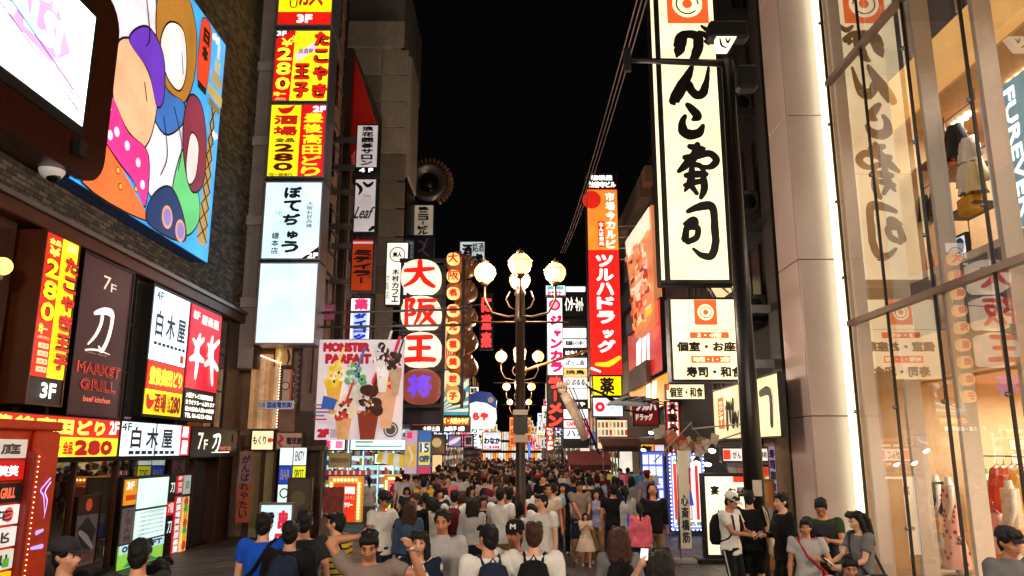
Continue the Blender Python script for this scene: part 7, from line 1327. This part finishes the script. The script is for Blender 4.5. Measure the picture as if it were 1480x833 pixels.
person('woman with long hair in a pale blouse and long black skirt', 683, 718, 1.62, 183, dict(seed=23, fem=1, hair='long', hairlen=.3, sleeve=1.9, hem=.02, legs='skirt', skirt=.8, loose=.015), 'light grey', 'black', 1, 'dark')
person('man in a white T-shirt left of the lamp post, turned away', 724, 704, 1.74, 150, dict(seed=24), 'white', 'khaki', 1)
person('man in a black T-shirt right against the nearest lamp post, seen from behind', 735, 703, 1.74, 195, dict(seed=25, hands=[None, (.25, -.1, .95)]), 'black', 'khaki', 2)
fam = 'family in the middle of the street'
person('tall father in a beige T-shirt and navy shorts standing behind a small girl', 834, 690, 1.72, 5, at=(1.42, 16.75, 0), o=dict(seed=26, legs='shorts', hpitch=R(14), hands=[(-.02, -.24, .95), (.12, -.22, .95)]), top='taupe', bot='navy', skin=2, shoe='brown', group=fam)
person('mother in a lavender and beige top holding her arm, beside the tall father', 853, 704, 1.53, -8, at=(1.78, 16.8, 0), o=dict(seed=27, fem=1, hair='bob', hands=[None, (.1, -.25, 1.25)]), top='lavender', bot='khaki', skin=1, shoe='white', group=fam)
gp = PZ(834, 690, 1.76)
person('small girl in a pale dress with a flared hem in mid street', 838, 733, 1.08, 0, dict(seed=28, fem=1, hair='bob', legs='skirt', skirt=.42, flare=.14, hands=[(-.03, -.25, 1.3), (.06, -.24, 1.3)], sleeve=.5, loose=.02, stride=.3), 'cream', 'cream', 1, shoe='white', at=(1.5, 16.35, 0), group=fam)
person('man in a cream printed T-shirt facing the camera behind the young man in white', 792, 699, 1.72, 5, dict(seed=29, fringe=0), 'cream', 'grey', 2)
person('woman in a cream blouse with dark hair behind the man in the cream T-shirt', 803, 696, 1.62, 0, dict(seed=30, fem=1, hair='bob'), 'cream', 'brown', 1)
person('woman in black with parted black hair beside the tall father', 813, 698, 1.6, -6, dict(seed=31, fem=1, hair='long'), 'black', 'black', 1)
person('woman with a low ponytail in a pale grey long shirt seen from behind', 902, 702, 1.66, 184, dict(seed=32, fem=1, hair='ponytail', sleeve=1.6, loose=.02), 'light grey', 'black', 1)
person('girl with a ponytail in a pink hooded top seen from behind', 924, 728, 1.42, 178, dict(seed=33, fem=1, hair='ponytail', sleeve=1.9, loose=.02), 'pink', 'navy', 1)
person('bald looking man in a black top and khaki trousers walking away', 943, 701, 1.7, 175, dict(seed=34, hair='bald', sleeve=1.6, stride=.6), 'black', 'khaki', 2)
person('person in a pale blue top with a navy backpack walking away', 863, 687, 1.7, 180, dict(seed=35), 'pale blue', 'charcoal', 1, extras=(('backpack', 'navy'),))
person('man in a black T-shirt carrying a large blue bag, seen from behind', 886, 699, 1.7, 182, dict(seed=36, stride=-.4), 'black', 'charcoal', 0, extras=(('tote', 'blue', -1),))
# ---- group at right in front of the lit standing sign
rg_ = 'young people waiting by the pale column'
person('young man in a white cap and striped track trousers looking down', 1052, 713, 1.72, 45, dict(seed=37, hpitch=R(24), hands=[(.02, -.3, 1.12), (.1, -.32, 1.12)]), 'white', 'black', 2, extras=(('cap', 'white'), ('backpack', 'black'), ('phone', 'black', 1), ('stripe', 'light grey')), group=rg_)
person('person in black T-shirt and shorts with a white tote bag', 1082, 708, 1.74, 165, dict(seed=38, legs='shorts', loose=.02, sleeve=.8), 'black', 'black', 1, extras=(('tote', 'cream', -1),), group=rg_)
person('partly hidden person with short hair beside the one with the white tote bag', 1097, 710, 1.68, -150, dict(seed=39), 'grey', 'black', 1, group=rg_)
person('tall young man all in black in profile facing left beside the orange panel', 1130, 712, 1.76, -85, dict(seed=40, sleeve=1.8, hands=[(-.05, -.28, 1.15), None], loose=.01), 'black', 'black', 1, extras=(('crossbag', 'black', 1),), group=rg_)
person('boy in a pale T-shirt with a red bag strap by the column', 1163, 750, 1.5, -20, dict(seed=41, hands=[None, (.15, -.25, 1.2)], legs='shorts'), 'light grey', 'charcoal', 2, shoe='white', extras=(('crossbag', 'red', 1),), group=rg_)
person('man in a dark green T-shirt and glasses reading his phone', 1186, 720, 1.74, -25, dict(seed=42, hpitch=R(28), legs='shorts', hands=[(-.08, -.3, 1.2), (.08, -.32, 1.2)]), 'green', 'navy', 2, extras=(('phone', 'black', -1), ('glasses', 'black'), ('vest', 'charcoal')), group=rg_)
person('crouching man in a pale T-shirt bending forward at the foot of the light strip', 1216, 796, 1.7, -10, dict(seed=43, ph=.58, lean=.5, hpitch=R(10), feet=[(-.2, -.15, .08), (.22, -.1, .08)], hands=[(-.2, -.5, .5), (.2, -.5, .5)], kpole=(0, -1, .6)), 'light grey', 'charcoal', 2, extras=(('backpack', 'charcoal'),), group=rg_)
person('woman with long black hair in a grey T-shirt beside the shop glass', 1240, 737, 1.66, -80, dict(seed=44, fem=1, hair='long', hairlen=.34, hands=[(-.05, -.36, 1.12), (.05, -.3, 1.08)], hpitch=R(12)), 'grey', 'black', 1, extras=(('crossbag', 'charcoal', 1), ('phone', 'black', -1)), group=rg_)
person('man in a dark cap and grey blue shirt at the lower right corner', 1454, 763, 1.68, 8, dict(seed=45, sleeve=1.7, collar=1, hpitch=R(6)), 'grey', 'navy', 2, extras=(('cap', 'charcoal'),))

# ================================================================ the crowd
rc = random.Random(21); PM = []
def crowd_proto(k):
    fem = k % 2; o = dict(seed=k, fem=fem, hair=('short', 'long', 'short', 'bob', 'bald2', 'ponytail')[k % 6], sleeve=(.6, 1.8, .6, .6, 1.9, .6)[k % 6], stride=(.5, -.5, .3, .5, -.3, .4)[k % 6], legs=('trousers', 'skirt', 'shorts', 'trousers', 'trousers', 'skirt')[k % 6], loose=.01, hyaw=(.0, .3, -.3, .2, -.1, .4)[k % 6], fringe=0)
    if o['hair'] == 'bald2': o['hair'] = 'short'
    if k >= 3: o['hands'] = [None, (.12, -.28, 1.15)] if k != 4 else [(-.2, -.3, 1.3), None]
    J_ = build_person(o, .0135, lo=True); PM.append(J_['M']); return J_['D'], o
SLOT = mat('808080', .8)
PROT = []
for k in range(6):
    D_, o = crowd_proto(k)
    for m_, n_ in (('body', 'skin'), ('top', 'c'), ('bottom', 'c'), ('hair', 'h')):
        if m_ in D_: D_[m_].materials.clear(); D_[m_].materials.append(SLOT)
    # one joined mesh for the far ones
    vs, fs, mi = [], [], []
    for i, m_ in enumerate(('body', 'top', 'bottom', 'hair')):
        me = D_[m_]; b0_ = len(vs); vs += [tuple(v.co) for v in me.vertices]; fs += [tuple(b0_+q for q in p.vertices) for p in me.polygons]; mi += [i]*len(me.polygons)
    jm = bpy.data.meshes.new('person_far'); jm.from_pydata(vs, [], fs)
    for i in range(4): jm.materials.append(SLOT)
    jm.polygons.foreach_set('material_index', mi); jm.polygons.foreach_set('use_smooth', [True]*len(fs)); jm.update(); PROT.append((D_, jm, o))
placed = [(o.location.x, o.location.y) for o in SC.objects if o.name.startswith('person') and o.parent is None and o.type == 'EMPTY']
placed += [(.15, 14), (.27, 27), (.36, 40), (.5, 53)]
tops = ['black']*8+['white']*8+['charcoal']*4+['navy']*2+['light grey', 'cream', 'pale blue', 'yellow', 'lavender', 'grey', 'light grey', 'cream', 'beige', 'pale blue', 'red', 'maroon', 'denim', 'khaki', 'brown', 'pink', 'green', 'taupe']
def side_words(x, Y):
    px = 740+x/Y*1088
    for lim, w_ in ((540, 'by the drug store'), (600, 'beyond the bulb-edged signs'), (640, 'under the street banners'), (690, 'under the lantern tower'), (735, 'left of the lamps'), (775, 'right of the lamps'), (815, 'below the ramen signs'), (850, 'below the tenant signs'), (890, 'below the red kana tower'), (930, 'by the drug store awning'), (2000, 'by the striped sign')):
        if px < lim: return w_
def ok_spot(x, Y, dmin):
    px = 740+x/Y*1088
    if px < 580 and Y < 22.5 or px < 605 and Y < 19: return False
    if Y < 23.5 and px > 872 and not (Y > 21 and px < 940): return False   # open pavement
    if Y < 17.4 and 800 < px < 872: return False
    return all((x-a)**2+(Y-b_)**2 > dmin**2 for a, b_ in placed)
used = {}; seen_ = set(); NP = 0; tries = 0
rank = lambda Y: 'front' if Y < 17 else 'second' if Y < 22 else 'third' if Y < 27 else 'fourth' if Y < 33 else 'fifth' if Y < 40 else 'deepest'
spots = []
while len(spots) < 430 and tries < 20000:
    tries += 1; Y = 12.5+52*rc.random()**1.25; xl = -4.6 if Y < 24 else -3.2; xr = 4.4 if Y < 30 else 3.6; x = rc.uniform(xl, xr)
    if Y < 15 and not (-2.6 < x < 1.2): continue
    if ok_spot(x, Y, .62 if Y < 25 else .5): placed.append((x, Y)); spots.append((Y, x))
spots.sort()
mass = [[], [], []]
for n_, (Y, x) in enumerate(spots):
    k = rc.randrange(6); D_, jm, o = PROT[k]; away = rc.random() < .45; yaw = (180 if away else 0)+rc.uniform(-35, 35); tc_ = rc.choice(tops); bc_ = rc.choice(['black', 'black', 'charcoal', 'navy', 'denim', 'khaki', 'grey', 'beige']); hc = rc.choice(['black']*4+['dark']*3+['brown']*3); h = rc.uniform(1.46, 1.64) if o['fem'] else rc.uniform(1.6, 1.84); sc__ = h/1.725; sk = rc.choice(SKINS)
    ms = [sk, cloth(tc_), cloth(bc_), HAIRM[hc]]
    if n_ < 250:
        hw = {'short': 'short-haired', 'long': 'long-haired', 'bob': 'bob-haired', 'ponytail': 'ponytailed'}[o['hair']]
        lb = '%s person in %s top, %s, %s rank, %s' % (hw, tc_, 'back turned' if away else 'face forward', rank(Y), side_words(x, Y))
        gr = 'people of the crowd filling the street'; u_ = used.setdefault(lb, 0); used[lb] += 1
        if u_: lb = lb.replace('%s top' % tc_, '%s top over %s' % (tc_, bc_), 1)
        if lb in seen_: lb = lb.replace('person', 'tall person' if h > 1.68 else 'small person', 1)
        if lb in seen_: lb = lb.replace(' person', ' brown-haired person' if hc == 'brown' else ' dark-haired person', 1)
        seen_.add(lb)
        if Y < 22:
            t = thing('person', lb, 'person', (x, Y, 0), R(yaw), gr); t.scale = (sc__,)*3
            for m_, nm, mm in (('body', 'body', sk), ('top', 'shirt', ms[1]), ('bottom', 'trousers' if o['legs'] != 'skirt' else 'skirt', ms[2]), ('hair', 'hair', ms[3])): inst(D_[m_], nm, t, mt=mm)
            if rc.random() < .14:
                M_ = PM[k]; b = MB(); b.loft([((0, .03, .04), .1, .117), ((0, .03, .075), .098, .114), ((0, .032, .11), .087, .102), ((0, .035, .135), .058, .07)], n=14, M=M_); b.loft([((0, -.085, .05), .072, .095), ((0, -.085, .058), .07, .092)], n=12, M=M_); b.build('cap', cloth(rc.choice(['white', 'black', 'red', 'navy'])), t)
            if rc.random() < .35 and away:
                b = MB(); b.loft([((0, .18, .98), .13, .07, .6), ((0, .2, 1.04), .15, .09, .6), ((0, .19, 1.3), .14, .08, .6), ((0, .17, 1.38), .06, .04)], n=12); b.build('backpack', cloth(rc.choice(['black', 'navy', 'grey', 'maroon'])), t)
        else:
            ob = inst(jm, 'person', None, (x, Y, 0), (0, 0, R(yaw)), (sc__,)*3, ms); tag(ob, lb, 'person', gr)
    else: mass[n_ % 3].append((jm, x, Y, R(yaw), sc__, ms))
for lst, nm in zip(mass[:1], ('crowd',)):
    allm = sum(mass, []); vs, fs, mi, mats_ = [], [], [], []
    for (jm, x, Y, a, s_, ms) in allm:
        co = np.empty(len(jm.vertices)*3, np.float32); jm.vertices.foreach_get('co', co); co = co.reshape(-1, 3)*s_; ca, sa = math.cos(a), math.sin(a); X = co[:, 0]*ca-co[:, 1]*sa+x; Yy = co[:, 0]*sa+co[:, 1]*ca+Y; b0_ = len(vs); vs += list(zip(X.tolist(), Yy.tolist(), co[:, 2].tolist()))
        ix = []
        for m_ in ms:
            if m_ not in mats_: mats_.append(m_)
            ix.append(mats_.index(m_))
        keep = co[:, 2]
        for p in jm.polygons:
            if keep[p.vertices[0]] > .95: fs.append(tuple(b0_+q for q in p.vertices)); mi.append(ix[p.material_index])
    me = bpy.data.meshes.new('crowd'); me.from_pydata(vs, [], fs); [me.materials.append(m_) for m_ in mats_]; me.polygons.foreach_set('material_index', mi); me.polygons.foreach_set('use_smooth', [True]*len(fs)); me.update()
    ob = bpy.data.objects.new('crowd', me); COL.objects.link(ob); tag(ob, 'dense mass of distant heads and shoulders filling the far end of the street', 'crowd', kind='stuff')
bpy.data.objects.remove(_to)
for _o in SC.objects:
    for k_ in ('cx', 'cy'):
        if k_ in _o: del _o[k_]
